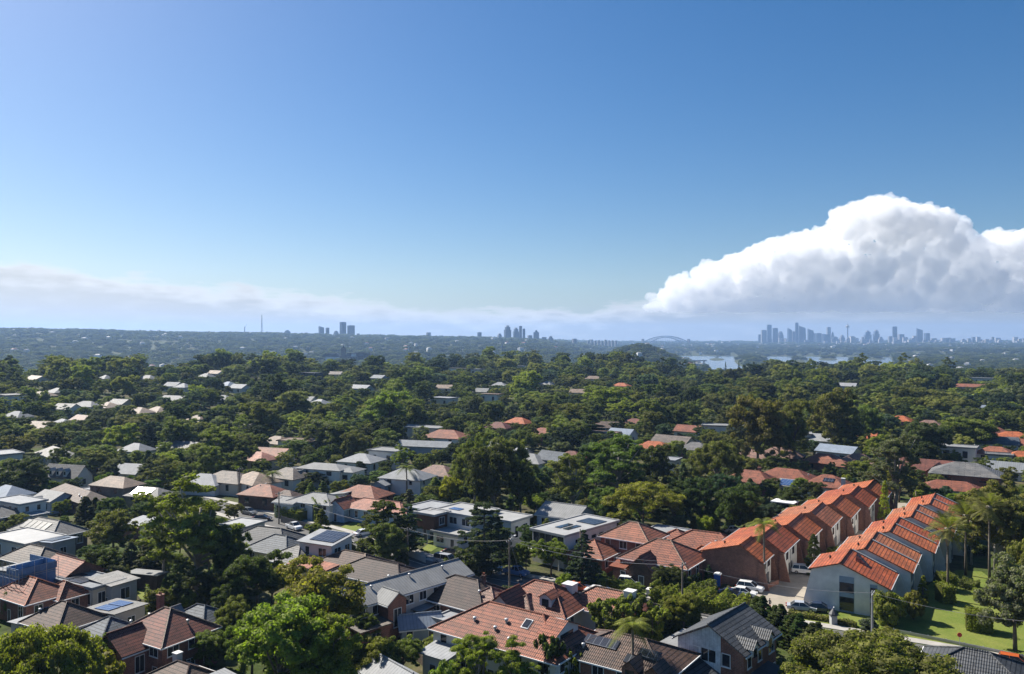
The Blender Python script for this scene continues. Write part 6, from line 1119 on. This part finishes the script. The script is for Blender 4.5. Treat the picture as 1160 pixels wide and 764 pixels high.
def gn_scatter(name, pts, protos, leafmat):
    """one object: points that instance crown meshes (geometry nodes)"""
    col = bpy.data.collections.new(name+'_crowns')
    for i, (cr, hh, ww) in enumerate(protos):
        me = cr.copy(); me.materials.clear(); me.materials.append(leafmat); o = bpy.data.objects.new(f'{name}_crown_{i}', me); o.scale = (1, 1, 1); col.objects.link(o)
    me = bpy.data.meshes.new(name); n = len(pts); A = np.array([p[:3] for p in pts], np.float32)
    me.vertices.add(n); me.vertices.foreach_set('co', A.ravel())
    def at(nm, ty, dt, key):
        a = me.attributes.new(nm, ty, 'POINT'); a.data.foreach_set(key, np.array(dt).ravel())
    at('scl', 'FLOAT_VECTOR', np.array([p[3] for p in pts], np.float32), 'vector'); at('rot', 'FLOAT_VECTOR', np.array([(0, 0, p[4]) for p in pts], np.float32), 'vector')
    at('idx', 'INT', np.array([p[5] for p in pts], np.int32), 'value'); at('tint', 'FLOAT_VECTOR', np.array([p[6] for p in pts], np.float32), 'vector')
    o = bpy.data.objects.new(name, me); C.objects.link(o); o['kind'] = 'stuff'
    ng = bpy.data.node_groups.new(name, 'GeometryNodeTree'); ng.interface.new_socket('Geometry', in_out='INPUT', socket_type='NodeSocketGeometry'); ng.interface.new_socket('Geometry', in_out='OUTPUT', socket_type='NodeSocketGeometry')
    gi = ng.nodes.new('NodeGroupInput'); go = ng.nodes.new('NodeGroupOutput'); ip = ng.nodes.new('GeometryNodeInstanceOnPoints'); ci = ng.nodes.new('GeometryNodeCollectionInfo')
    ci.inputs['Collection'].default_value = col; ci.inputs['Separate Children'].default_value = True; ci.inputs['Reset Children'].default_value = True
    def na(nm, ty): a = ng.nodes.new('GeometryNodeInputNamedAttribute'); a.data_type = ty; a.inputs['Name'].default_value = nm; return a.outputs['Attribute']
    L = ng.links.new; L(gi.outputs[0], ip.inputs['Points']); L(ci.outputs[0], ip.inputs['Instance']); ip.inputs['Pick Instance'].default_value = True
    L(na('idx', 'INT'), ip.inputs['Instance Index']); L(na('scl', 'FLOAT_VECTOR'), ip.inputs['Scale']); e = ng.nodes.new('FunctionNodeEulerToRotation'); L(na('rot', 'FLOAT_VECTOR'), e.inputs[0]); L(e.outputs[0], ip.inputs['Rotation']); L(ip.outputs[0], go.inputs[0])
    o.modifiers.new('scatter', 'NODES').node_group = ng; return o
def far_leaf():
    m = mat_leaf('far_foliage'); nt = m.node_tree; oi = [n for n in nt.nodes if n.type == 'OBJECT_INFO'][0]; a = mk(nt, 'ShaderNodeAttribute', attribute_type='INSTANCER', attribute_name='tint')
    for l in list(nt.links):
        if l.from_node == oi: t = l.to_socket; nt.links.remove(l); nt.links.new(a.outputs['Vector'], t)
    return m
FL = far_leaf(); PR = [('round', 0), ('round', 1), ('round', 2), ('euc', 0), ('euc', 1), ('round', 3), ('spread', 0), ('cypress', 0)]
PROTOS = [(proto(*k)[0], *DIM[k[0]]) for k in PR]
pts = []
def add_pt(x, y, h, w, i=None, tone=None):
    i = R_.choices(range(8), [5, 5, 5, 3, 3, 5, 1, .35])[0] if i is None else i; _, hh, ww = PROTOS[i]
    t = TONE[tone or R_.choice(['dark', 'dark', 'mid', 'mid', 'mid', 'olive', 'olive', 'grey', 'blue', 'bright'])]; k = R_.choice((R_.uniform(.5, .9), R_.uniform(.8, 1.2), R_.uniform(1.1, 1.6)))
    if i == 7: w *= .4; t = TONE['dark']
    pts.append((x, y, tz1(x, y)-.1, (w/ww, w/ww, h/hh), R_.uniform(0, 6.28), i, (t[0]*k, t[1]*k, t[2]*k)))
for x, y, h, w in REST: add_pt(x, y, h, w)
def woods():
    grid = {}; cs = 14.0
    def ok(x, y, w, f):
        gx, gy = int(x//cs), int(y//cs); r = 2 if w > 16 else 2
        for a in range(gx-r, gx+r+1):
            for b in range(gy-r, gy+r+1):
                for X, Y, W2 in grid.get((a, b), ()):
                    if (X-x)**2+(Y-y)**2 < (f*(w+W2))**2: return False
        return True
    for n, w0, w1, f in ((3200, 15, 23, .40), (7500, 9, 15, .40), (11000, 5.5, 9, .36)):
        for _ in range(n):
            q = R_.uniform(-230, 1390); Y = math.sqrt(R_.uniform(452**2, 1130**2)); X = (q-580)/F*Y; dc, _z = crest(q)
            if Y > dc+70: continue
            w = R_.uniform(w0, w1); h = w*R_.uniform(.72, 1.15)
            if w0 > 12 and Y > dc-130 and R_.random() < .25: h *= 1.25
            if not ok(X, Y, w, f) or blocked(X, Y, w, h): continue
            grid.setdefault((int(X//cs), int(Y//cs)), []).append((X, Y, w)); add_pt(X, Y, h, w)
woods()
print('woods', len(pts), 'trees', nt_, 'shrubs', ns_, 'hand', len(HT))
gn_scatter('woods', pts, PROTOS, FL)
# beyond the crest: canopy and roofs of the far suburbs
pts = []; hv = []; hf = []; hm = []
N_ = 0
while N_ < 18000:
    q = R_.uniform(-200, 1360); d = math.exp(R_.uniform(math.log(1250), math.log(9800))); x, y = (q-580)/F*d, d; z = tz1(x, y)
    if z < -38.5: continue
    N_ += 1; s = 9+d/330
    if R_.random() < (.02 if d < 6500 else .12):
        w, l, h = R_.uniform(9, 16)*(1+d/9000), R_.uniform(8, 12)*(1+d/9000), R_.uniform(8, 13)+d/900; a = R_.uniform(0, 3.14); c, sn = math.cos(a), math.sin(a); i = len(hv)
        for zz in (-2, h):
            for ax, ay in ((-w, -l), (w, -l), (w, l), (-w, l)): hv.append((x+(ax*c-ay*sn)/2, y+(ax*sn+ay*c)/2, z+zz))
        hv += [(x-w*.25*c, y-w*.25*sn, z+h+3), (x+w*.25*c, y+w*.25*sn, z+h+3)]
        hf += [(i, i+1, i+5, i+4), (i+1, i+2, i+6, i+5), (i+2, i+3, i+7, i+6), (i+3, i, i+4, i+7), (i+4, i+5, i+9, i+8), (i+5, i+6, i+9), (i+6, i+7, i+8, i+9), (i+7, i+4, i+8)]; m_ = R_.choices((1, 2, 3), (5, 2, 1.3))[0]; hm += [0]*4+[m_]*4
    else:
        k = R_.uniform(.7, 1.3); t = TONE[R_.choice(['dark', 'dark', 'mid', 'blue', 'grey'])]; i = R_.choice((0, 1, 2, 5, 4)); _, hh, ww = PROTOS[i]; h = s*k*.9; pts.append((x, y, z-h*.2, (s*k*1.7/ww,)*2+(h/hh,), R_.uniform(0, 6.28), i, t))
gn_scatter('far_woods', pts, PROTOS, FL)
me = bpy.data.meshes.new('far_houses'); me.from_pydata(hv, [], hf)
for m in (Wm['white'], T['m_light'], T['grey'], T['rust']): me.materials.append(m)
me.polygons.foreach_set('material_index', hm); set_uv(me); o = bpy.data.objects.new('far_houses', me); C.objects.link(o); o['kind'] = 'stuff'
# ------------------------------------------------------------------ skyline
TM = [mat_brickish('blue_glass_facade', (.055, .085, .13), (.07, .10, .15), (.14, .17, .21), 4, 3.6, .5, .3, .1, .05, 0), mat_brickish('grey_concrete_facade', (.20, .21, .23), (.17, .18, .20), (.30, .30, .31), 4, 3.6, .7, .6, .1, .05, 0), mat_brickish('pale_concrete_facade', (.36, .36, .37), (.30, .31, .33), (.48, .47, .46), 4, 3.6, .8, .7, .1, .05, 0), mat_brickish('cream_facade', (.46, .40, .32), (.42, .36, .29), (.55, .50, .42), 4, 3.6, .8, .7, .1, .05, 0), mat_brickish('dark_facade', (.035, .05, .075), (.045, .06, .085), (.08, .10, .13), 4, 3.6, .5, .3, .1, .05, 0)]
def tower(label, x0, x1, yt, d, mt, top='flat', group='towers of the distant skylines', yb=None, cat='tower'):
    d = d*R_.uniform(.985, 1.015); q = (x0+x1)/2; x = (q-580)/F*d; z0 = tz1(x, d)-3; w = (x1-x0)/F*d; h = CH+(HY-yt)/F*d-z0; dp = min(w, 45)*R_.uniform(.75, 1.0)
    ra = R_.uniform(.15, .6); w = w/(math.cos(ra)+.7*math.sin(ra)); dp = min(dp, w*.8); r = thing('tower', (x, d, z0), -math.atan2(x, d)+ra); tag(r, label, cat, group); m = MB(); m_ = TM[mt]
    if top == 'flat': m.box(-w/2, w/2, -dp/2, dp/2, 0, h*.985); c = MB(); c.box(-w*.3, w*.3, -dp*.3, dp*.3, h*.985, h)
    elif top == 'step': m.box(-w/2, w/2, -dp/2, dp/2, 0, h*.72); m.box(-w*.36, w*.36, -dp*.4, dp*.4, h*.72, h*.9); c = MB(); c.box(-w*.2, w*.2, -dp*.3, dp*.3, h*.9, h)
    elif top == 'slant': m.xz([(-w/2, 0), (w/2, 0), (w/2, h*.86), (-w/2, h*.97)], -dp/2, dp/2); c = MB(); c.box(-w*.5, -w*.42, -2, 2, h*.9, h*1.02)
    elif top == 'spire': m.box(-w/2, w/2, -dp/2, dp/2, 0, h*.8); c = MB(); c.tube([(0, 0, h*.8), (0, 0, h*.9), (0, 0, h)], [w*.45, w*.3, w*.05], 4, .785)
    b = m.build('shaft', m_, r); c.build('roof_plant', TM[1] if top != 'spire' else m_, r, uv=False); return r
CITY = [(859, 862.3, 379, 4, 'flat', 'low dark tower at the left end of the city skyline'), (862, 868.3, 374, 1, 'flat', 'grey tower second from left in the city skyline'), (868.7, 874, 368, 0, 'flat', 'tall narrow blue tower near the left end of the city skyline'), (875, 881, 371.7, 0, 'flat', 'blue tower just right of the tall narrow blue tower'), (881, 887.6, 375.6, 1, 'step', 'rounded stepped grey tower left of the leaning-topped tower'), (882, 886, 383, 2, 'flat', 'short pale block before the stepped grey tower'), (889, 891.2, 384, 2, 'flat', 'thin short pale block left of the leaning-topped tower'),
        (892, 897, 371.7, 0, 'slant', 'leaning-topped blue tower left of the tallest city tower'), (897, 900.7, 375.6, 1, 'flat', 'narrow grey tower against the tallest city tower'), (900.7, 904.3, 365.6, 4, 'flat', 'tallest and slimmest dark tower of the city skyline'), (904.3, 912.4, 368.7, 4, 'slant', 'wide dark tower joined to the right of the tallest city tower'), (915, 921.4, 372.4, 4, 'slant', 'dark tower standing apart right of the tallest pair'), (923.4, 930.3, 377.5, 4, 'flat', 'broad dark slab, left one of the two broad slabs'), (930.8, 940.6, 379, 4, 'flat', 'broad dark slab, right one of the two broad slabs'), (936.5, 941, 370.6, 1, 'flat', 'tall grey tower rising behind the right broad slab'),
        (942, 950, 381.5, 1, 'step', 'grey stepped block between the broad slabs and the needle tower'), (951, 957, 379.7, 1, 'step', 'stepped block just left of the needle tower'), (962, 968, 381, 2, 'flat', 'pale block just right of the needle tower'), (968.5, 972.5, 383, 2, 'flat', 'short pale tower right of the needle tower'), (975.9, 979, 382, 1, 'flat', 'short grey tower left of the stepped city pair'), (979, 987, 374.8, 0, 'step', 'left tower of the stepped city pair'), (989, 996, 374, 0, 'step', 'right tower of the stepped city pair'), (996, 998, 383, 2, 'flat', 'pale sliver block beside the stepped city pair'),
        (1011, 1016, 370, 4, 'flat', 'lone tall blue slab right of the stepped city pair'), (1006, 1011, 381, 1, 'flat', 'grey block at the foot of the lone blue slab'), (1017, 1024, 378.8, 1, 'flat', 'wide grey block right of the lone blue slab'), (1024.5, 1029, 382, 1, 'step', 'stepped low block right of the wide grey block'), (1034, 1038, 380.6, 3, 'flat', 'cream tower against the slant-topped tower'), (1038, 1045, 371.8, 0, 'slant', 'slant-topped blue tower near the right of the skyline'), (1047, 1053, 377.5, 0, 'flat', 'blue tower right of the slant-topped tower'), (1041, 1046.7, 387.6, 3, 'flat', 'bright cream block at the foot of the slant-topped tower'),
        (1054.5, 1060.7, 383.4, 1, 'flat', 'low grey tower right of the slant-topped group'), (1062, 1069, 385, 1, 'step', 'low stepped block right of the slant-topped group'), (1078, 1082, 383.4, 1, 'flat', 'first of the far right city towers'), (1088, 1094, 384, 1, 'step', 'stepped tower among the far right city towers'), (1095.6, 1099.5, 383.4, 1, 'flat', 'plain tower among the far right city towers'), (1101, 1104.5, 381.9, 0, 'flat', 'tallest of the far right city towers'), (1110.7, 1113, 384, 0, 'spire', 'pointed tower among the far right city towers'), (1156, 1161, 383.4, 0, 'flat', 'tower at the right edge of the photograph'), (1128, 1140, 388, 2, 'flat', 'long pale low block near the right edge of the skyline')]
for x0, x1, yt, mt, top, l in CITY: tower(l, x0, x1, yt, 8000, mt, top)
for k in range(62):
    q = R_.uniform(861, 1120) if k < 30 else R_.uniform(1050, 1165) if k < 50 else R_.uniform(940, 1060); w = R_.uniform(2.5, 6); r = tower('x', q, q+w, R_.uniform(384, 389.2) if k < 30 else R_.uniform(381.5, 387), 7700, R_.choice((1, 1, 2, 2, 3)), R_.choice(('flat', 'flat', 'step'))); USED.pop('x'); AUTO.append((r, f'low city block at the skyline foot below {under(q)}', 'tower', 'low city blocks', q, 388))
MIDC = [(482.8, 488, 376.8, 1, 'flat', 'lone square block on the ridge between the slabs and the middle cluster'), (519, 523, 380.5, 1, 'flat', 'low block on the ridge left of the middle cluster'), (540.7, 545.5, 376.6, 0, 'flat', 'lone tower left of the middle cluster'), (563.5, 568.6, 378, 1, 'step', 'stepped block at the left foot of the middle cluster'), (571, 579, 369, 4, 'step', 'tallest stepped tower of the middle cluster'), (581, 588, 371.5, 0, 'step', 'stepped tower right of the tallest middle tower'), (588, 591.3, 369.4, 4, 'flat', 'slim dark tower in the middle cluster'), (592, 595, 372.5, 0, 'flat', 'slim blue tower at the right of the middle cluster core'), (597.6, 603, 380, 1, 'flat', 'low block between the middle cluster and the pointed tower'),
        (604, 610.6, 374, 0, 'spire', 'tower with pyramid top right of the middle cluster'), (614, 619, 382, 1, 'flat', 'low block right of the pyramid-topped tower'), (621, 626.6, 380.8, 1, 'step', 'stepped low tower at the right end of the middle cluster'), (574, 577, 381, 2, 'flat', 'small pale block at the foot of the tallest stepped middle tower'), (648, 653.5, 383.9, 1, 'flat', 'isolated low block right of the middle cluster')]
for x0, x1, yt, mt, top, l in MIDC: tower(l, x0, x1, yt, 5000, mt, top)
for k in range(18): q = 862+k*4.9+R_.uniform(-1.5, 1.5); r = tower('x', q, q+R_.uniform(3, 5.5), R_.uniform(375.5, 384), 8350, R_.choice((0, 1, 1, 2)), R_.choice(('flat', 'step', 'slant'))); USED.pop('x'); AUTO.append((r, f'middling city tower packed behind the front row, below {under(q)}'.replace(', below', ', at'), 'tower', 'city towers behind the front row', q, 380))
for k in range(9): q = 665+k*3.9; r = tower('x', q, q+2.8, R_.uniform(384.6, 386.5), 5600, 1, 'flat'); USED.pop('x'); AUTO.append((r, 'small block in the low row left of the arch bridge', 'tower', 'low city blocks', q, 386))
for x0, x1, yt, mt, top, l in [(267, 284, 376.2, 1, 'flat', 'long low block beside the lattice mast'), (322, 329, 374.2, 1, 'step', 'squat block right of the lattice mast'), (309, 315, 376.6, 1, 'flat', 'low block between the lattice mast and the squat block'), (345, 349, 377, 1, 'flat', 'tiny block left of the tall slab towers'), (361, 367, 369.6, 0, 'slant', 'shorter blue slab left of the tall slab pair'), (369, 373, 371.4, 0, 'flat', 'narrow slab between the shorter slab and the tall pair'), (378, 383.5, 375, 1, 'step', 'low stepped block at the foot of the tall slab pair'), (385, 392, 365, 4, 'flat', 'tallest slab tower on the left ridge'), (393.5, 401.7, 368.8, 4, 'flat', 'wide slab tower right of the tallest slab'),
                              (404, 407.5, 378, 1, 'flat', 'small block right of the tall slab pair'), (417, 421, 379, 1, 'flat', 'smaller block farther right of the tall slab pair'), (73, 86, 372.6, 1, 'flat', 'broad low block on the far left ridge'), (169.7, 172, 374, 2, 'flat', 'lone small tower on the far left ridge')]: tower(l, x0, x1, yt, 4950, mt, top)
def needle():
    d = 8000; x = (960.2-580)/F*d; z0 = tz1(x, d); zt = CH+(HY-366)/F*d; h = zt-z0; r = thing('observation_tower', (x, d, z0)); tag(r, 'slender needle tower with a gold turret near its top, above the city', 'tower')
    m = MB(); m.tube([(0, 0, 0), (0, 0, h*.82)], [7, 6], 10); m.build('shaft', TM[1], r); m = MB(); m.tube([(0, 0, h*.76), (0, 0, h*.79), (0, 0, h*.86), (0, 0, h*.89)], [7, 15, 16, 8], 14); m.build('turret', TM[3], r); m = MB(); m.tube([(0, 0, h*.88), (0, 0, h)], [4, 1.5], 8); m.build('spire', STEEL, r)
needle()
def mast(label, px, yt, d, w, name, jib=False):
    x = (px-580)/F*d; z0 = tz1(x, d); h = CH+(HY-yt)/F*d-z0; r = thing(name, (x, d, z0)); tag(r, label, 'mast' if not jib else 'crane'); m = MB(); n = 9; f = lambda z: w*(1-z/h)**1.2/2+.9
    for a in range(3):
        pts = [(f(z)*math.cos(a*2.094), f(z)*math.sin(a*2.094), z) for z in np.linspace(0, h*.97, n)]; m.tube(pts, [.75]*n, 5)
        b = (a+1) % 3; q = [(f(z)*math.cos(b*2.094), f(z)*math.sin(b*2.094), z) for z in np.linspace(0, h*.97, n)]
        for i in range(n-1): m.tube([pts[i], q[i+1]], [.4, .4], 4); m.tube([pts[i], q[i]], [.4, .4], 4)
    m.build('lattice', DTRIM, r, uv=False); m = MB(); m.tube([(0, 0, h*.9), (0, 0, h)], [.8, .5], 6)
    if jib: m.tube([(0, 0, h*.75), (w*2.2, 0, h*1.25)], [1, .6], 5)
    m.build('antenna' if not jib else 'jib', DTRIM, r, uv=False)
mast('tall dark lattice radio mast on the left ridge', 296.6, 356.5, 4950, 15, 'radio_mast'); mast('tower crane leaning over the long low block on the left ridge', 277, 370, 4940, 6, 'tower_crane', True); mast('small tower crane at the right end of the skyline', 1130, 386, 8000, 7, 'tower_crane', True)
def bridge():
    d = 7900; k = d/F; x0, x1 = (727.5-580)*k, (781-580)*k; L = x1-x0; r = thing('arch_bridge', ((x0+x1)/2, d, -40), 0.0); tag(r, 'steel arch bridge with twin stone pylons across the distant harbour', 'bridge'); dz = CH+(HY-389.3)*k+40; top = CH+(HY-380.8)*k+40; bot = dz-46
    gm = mat_plain('dark_bridge_steel', (.06, .065, .07), .6)
    for s in (-1, 1):
        m = MB(); n = 25; t = np.linspace(-1, 1, n); up = [(L/2*a*.93, s*15, dz+16+(top-dz-16)*(1-a*a)) for a in t]; lo = [(L/2*a*.93, s*15, bot+(top-14-bot)*(1-a*a)) for a in t]; m.tube(up, [2.6]*n, 5); m.tube(lo, [2.8]*n, 5)
        for i in range(n): m.tube([up[i], lo[i]], [1.0, 1.0], 4)
        for i in range(n-1): m.tube([up[i], lo[i+1]] if i >= n//2 else [lo[i], up[i+1]], [1.0, 1.0], 4)
        m.build('arch', gm, r, uv=False); m = MB()
        for i in range(2, n-2):
            if lo[i][2] > dz: m.tube([lo[i], (lo[i][0], s*15, dz)], [.8, .8], 4)
        m.build('hangers', gm, r, uv=False)
        for e in (-1, 1): m = MB(); m.box(e*L*.485-9, e*L*.485+9, s*24-8, s*24+8, 0, dz+38); m.box(e*L*.485-7, e*L*.485+7, s*24-6, s*24+6, dz+38, dz+45); m.build('pylon', TM[3] if False else Wm['sandstone'], r)
    m = MB(); m.box(-L*.95, L*.95, -24, 24, dz-6, dz+2)
    for i in range(-9, 10):
        if abs(i) > 5: m.box(i*L*.1-3, i*L*.1+3, -18, 18, 0, dz-6)
    m.build('deck', gm, r, uv=False)
bridge()
def low_bridge():
    d = 3000; k = d/F; x0, x1 = (752-580)*k, (800-580)*k; r = thing('road_bridge', ((x0+x1)/2, d, -40)); tag(r, 'low dark road bridge crossing the near water inlet', 'bridge'); L = x1-x0; m = MB(); m.box(-L/2, L/2, -7, 7, 7, 11); m.build('deck', DTRIM, r); m = MB()
    for i in range(-4, 5): p = MB(); p.box(i*L/9-2, i*L/9+2, -5, 5, -6, 7); p.build('pier', Wm['grey'], r)
low_bridge()
def school():
    p = P(392, 411); d = p.y; k = d/F; r = thing('school', p, rad(-6)); tag(r, 'dark sandstone school with a square domed tower on the wooded crest', 'school'); z = lambda y: CH+(HY-y)*k-p.z; X = lambda q: (q-392)*k
    m = MB(); m.box(X(368), X(421), -6, 6, 0, z(403.5)); m.box(X(407), X(414), -6.5, -5.9, 0, z(399)); m.box(X(418), X(421), -6.5, 6, 0, z(400)); m.build('wall', Wm['sandstone'], r); m = MB(); m.xz([(X(364), z(404)), (X(386), z(404)), (X(382), z(400.5)), (X(369), z(400.5))], -7, 7); m.xz([(X(392), z(404)), (X(421.5), z(404)), (X(419), z(400)), (X(394), z(400))], -7, 7); m.build('roof', T['charcoal'], r)
    m = MB(); m.box(X(386.4), X(391.8), -3.2, 2.6, 0, z(394)); tw = m.build('tower', Wm['sandstone'], r); m = MB(); m.tube([(X(389.1), -.3, z(394)), (X(389.1), -.3, z(392.8)), (X(389.1), -.3, z(391.8)), (X(389.1), -.3, z(390.6))], [2.9, 2.6, 1.4, .2], 12); m.build('dome', T['charcoal'], tw, True)
    m = MB(); m.box(X(369), X(385), -8.2, -6.05, 0, z(404.6)); m.build('white_wing', WHITEW, r); m = MB(); m.xz([(X(398.5), z(404)), (X(405), z(404)), (X(404), z(401)), (X(399.5), z(401))], -7.3, -6.9); m.build('white_gable', WHITEW, r)
    for i in range(8): g = MB(); g.box(X(395+i*3), X(396.4+i*3), -6.08, -6.0, 1.5, z(405)); g.build('window', GLASS, r, uv=False)
    LAND.append((392, 405, p.x, p.y, 'the school'))
school()
def chim():
    p = P(569, 402); d = p.y; k = d/F; h = CH+(HY-390)*k-p.z; r = thing('brick_tower', p); tag(r, 'dark square tower poking out of the crest below the middle cluster', 'tower'); m = MB(); m.box(-1.7, 1.7, -1.7, 1.7, 0, h*.96); m.build('shaft', Wm['dark'], r); m = MB(); m.box(-2.1, 2.1, -2.1, 2.1, h*.96, h); m.build('cap', Wm['dark'], r)
chim()
# ------------------------------------------------------------------ the cumulus cloud, far beyond the haze
def cumulus():
    D = 18500.0; k = D/F; g = np.random.default_rng(23)
    tx = [752, 766, 784, 800, 830, 860, 880, 905, 930, 950, 960, 968, 985, 1010, 1040, 1070, 1085, 1100, 1112, 1125, 1145, 1165, 1200, 1260, 1330]; ty = [321, 314, 306, 300, 291, 277, 270, 264, 259, 254, 243, 232, 224, 226, 231, 238, 248, 262, 268, 261, 263, 268, 270, 262, 285]
    cx = []; cyy = []; rr = []; dd = []
    def put(q, y, r, dep=0): cx.append(q); cyy.append(y); rr.append(r); dd.append(dep)
    for _ in range(430):
        q = g.uniform(756, 1320); t = np.interp(q, tx, ty); lim = 352-t; r = min(g.uniform(6, 14), lim*.42); y = g.uniform(t+r*.9, max(t+r, 352-r*.4)); put(q, y, r, g.uniform(-1, 1)*lim*.16)
    for q in np.arange(756, 1320, 4.5): t = np.interp(q, tx, ty); r = g.uniform(4.5, 10) if q > 790 else g.uniform(3, 5); put(q+g.uniform(-2, 2), t+r*.9+g.uniform(0, 2), r, g.uniform(-.5, .5)*8)
    for q, y, r in ((958, 259, 20), (990, 250, 24), (1025, 252, 22), (1050, 256, 18), (905, 300, 14), (892, 297, 11), (1085, 258, 6), (1065, 250, 9), (1140, 280, 16)): put(q, y, r, -12)
    for _ in range(150): q = g.uniform(790, 1320); t = np.interp(q, tx, ty); lim = 350-t; r = min(g.uniform(14, 26), lim*.36); put(q, g.uniform(t+r*1.5, 346-r*.5), r, g.uniform(6, 22))
    nb = len(cx)
    for _ in range(80): q = g.uniform(740, 1320); put(q, g.uniform(332, 352), g.uniform(4, 8), g.uniform(-1, .6)*14)
    ns2 = len(cx)
    for q in np.arange(800, 1325, 11):
        t = np.interp(q, tx, ty); y = t+20
        while y < 344: put(q, y, min(15, 350-y+4), 3); y += 10
    st = np.ones(len(cx)); st[nb:ns2] = g.uniform(1.8, 4.0, ns2-nb)
    c1 = np.stack([(np.array(cx)-580)*k, D+np.array(dd)*k, CH+(HY-np.array(cyy))*k], 1); r1 = np.array(rr)*k
    def kids(c, r, n, f0, f1, st=None):
        d = g.normal(size=(len(c)*n, 3)); d[:, 1] = -abs(d[:, 1])*.9; d[:, 2] = d[:, 2]*.8+.35; d /= np.linalg.norm(d, axis=1)[:, None]; i = np.repeat(np.arange(len(c)), n)
        if st is not None: d[:, 0] *= st[i]
        return c[i]+d*r[i][:, None]*g.uniform(.8, 1.0, (len(i), 1)), r[i]*g.uniform(f0, f1, len(i))
    c2, r2 = kids(c1[:ns2], r1[:ns2], 12, .24, .46, st); c3, r3 = kids(c2, r2, 9, .24, .5)
    V = []; Fc = []; off = 0
    for c, r, (iv, jf) in ((c1, r1, ICO3), (c2, r2, ICO2), (c3, r3, ICO1 if False else ICO2)):
        s = np.stack([st if len(r) == len(st) else np.ones(len(r)), np.ones(len(r)), np.full(len(r), .86)], 1)*r[:, None]
        v = (iv[None]*s[:, None]+c[:, None]).reshape(-1, 3); f = (jf[None]+(np.arange(len(c))*len(iv))[:, None, None]).reshape(-1, 3)+off; V.append(v); Fc.append(f); off += len(v)
    V = np.concatenate(V); Fc = np.concatenate(Fc); zb = CH+(HY-353)*k
    V[:, 2] = np.where(V[:, 2] < zb, zb-(zb-V[:, 2])*.12, V[:, 2])
    tmp = bpy.data.objects.new('cumulus_cloud', np_mesh('puffs', V-np.array([0, D, 0]), Fc, GLASS)); C.objects.link(tmp); md = tmp.modifiers.new('r', 'REMESH'); md.mode = 'VOXEL'; md.voxel_size = 34
    bpy.context.view_layer.update(); me = bpy.data.meshes.new_from_object(tmp.evaluated_get(bpy.context.evaluated_depsgraph_get())); bpy.data.objects.remove(tmp)
    n = len(me.vertices); co = np.empty(n*3); me.vertices.foreach_get('co', co); co = co.reshape(-1, 3); no = np.empty(n*3); me.vertices.foreach_get('normal', no); no = no.reshape(-1, 3)
    dsp = np.array([.45-abs(noise.fractal(Vector(p)*.0038, .85, 2.15, 4)) for p in co]); co += no*(dsp*80)[:, None]+no*np.array([(.4-abs(noise.fractal(Vector(p)*.011, .9, 2.1, 2)))*38 for p in co])[:, None]; me.vertices.foreach_set('co', co.ravel()); me.polygons.foreach_set('use_smooth', np.ones(len(me.polygons), bool)); me.update()
    m = bpy.data.materials.new('cloud'); m.use_nodes = True; nt = m.node_tree; nt.nodes.clear(); out = mk(nt, 'ShaderNodeOutputMaterial'); v = mk(nt, 'ShaderNodeVolumePrincipled')
    v.inputs['Color'].default_value = (1, 1, 1, 1); v.inputs['Density'].default_value = .0044; v.inputs['Anisotropy'].default_value = .0; nt.links.new(v.outputs[0], out.inputs['Volume'])
    me.materials.clear(); me.materials.append(m); o = bpy.data.objects.new('cumulus_cloud', me); o.location = (0, D, 0); C.objects.link(o); struct(o)
cumulus()
# ------------------------------------------------------------------ labels of repeats: a rank where the same words fit several
by = {}
for r, base, cat, group, px, *_ in AUTO: by.setdefault(base, []).append((px, r, cat, group))
for base, L in by.items():
    L.sort(key=lambda t: t[0]); n = len(L)
    for i, (px, r, cat, group) in enumerate(L):
        if n == 1 and base not in USED: lab = base
        elif n == 1: lab = base+', the other one'
        elif n == 2: lab = base+(', left one' if i == 0 else ', right one')
        else: lab = base+(', leftmost' if i == 0 else ', rightmost' if i == n-1 else f', {ORD[i]} from left' if i < 20 else f', {i+1}th from left')
        tag(r, lab, cat, group)
bad = [l for l in USED if len(l.split()) > 16 or len(l.split()) < 4]
print('labels', len(USED), 'clash', [l for l, v in USED.items() if len(v) > 1][:5], 'length', len(bad), bad[:6])
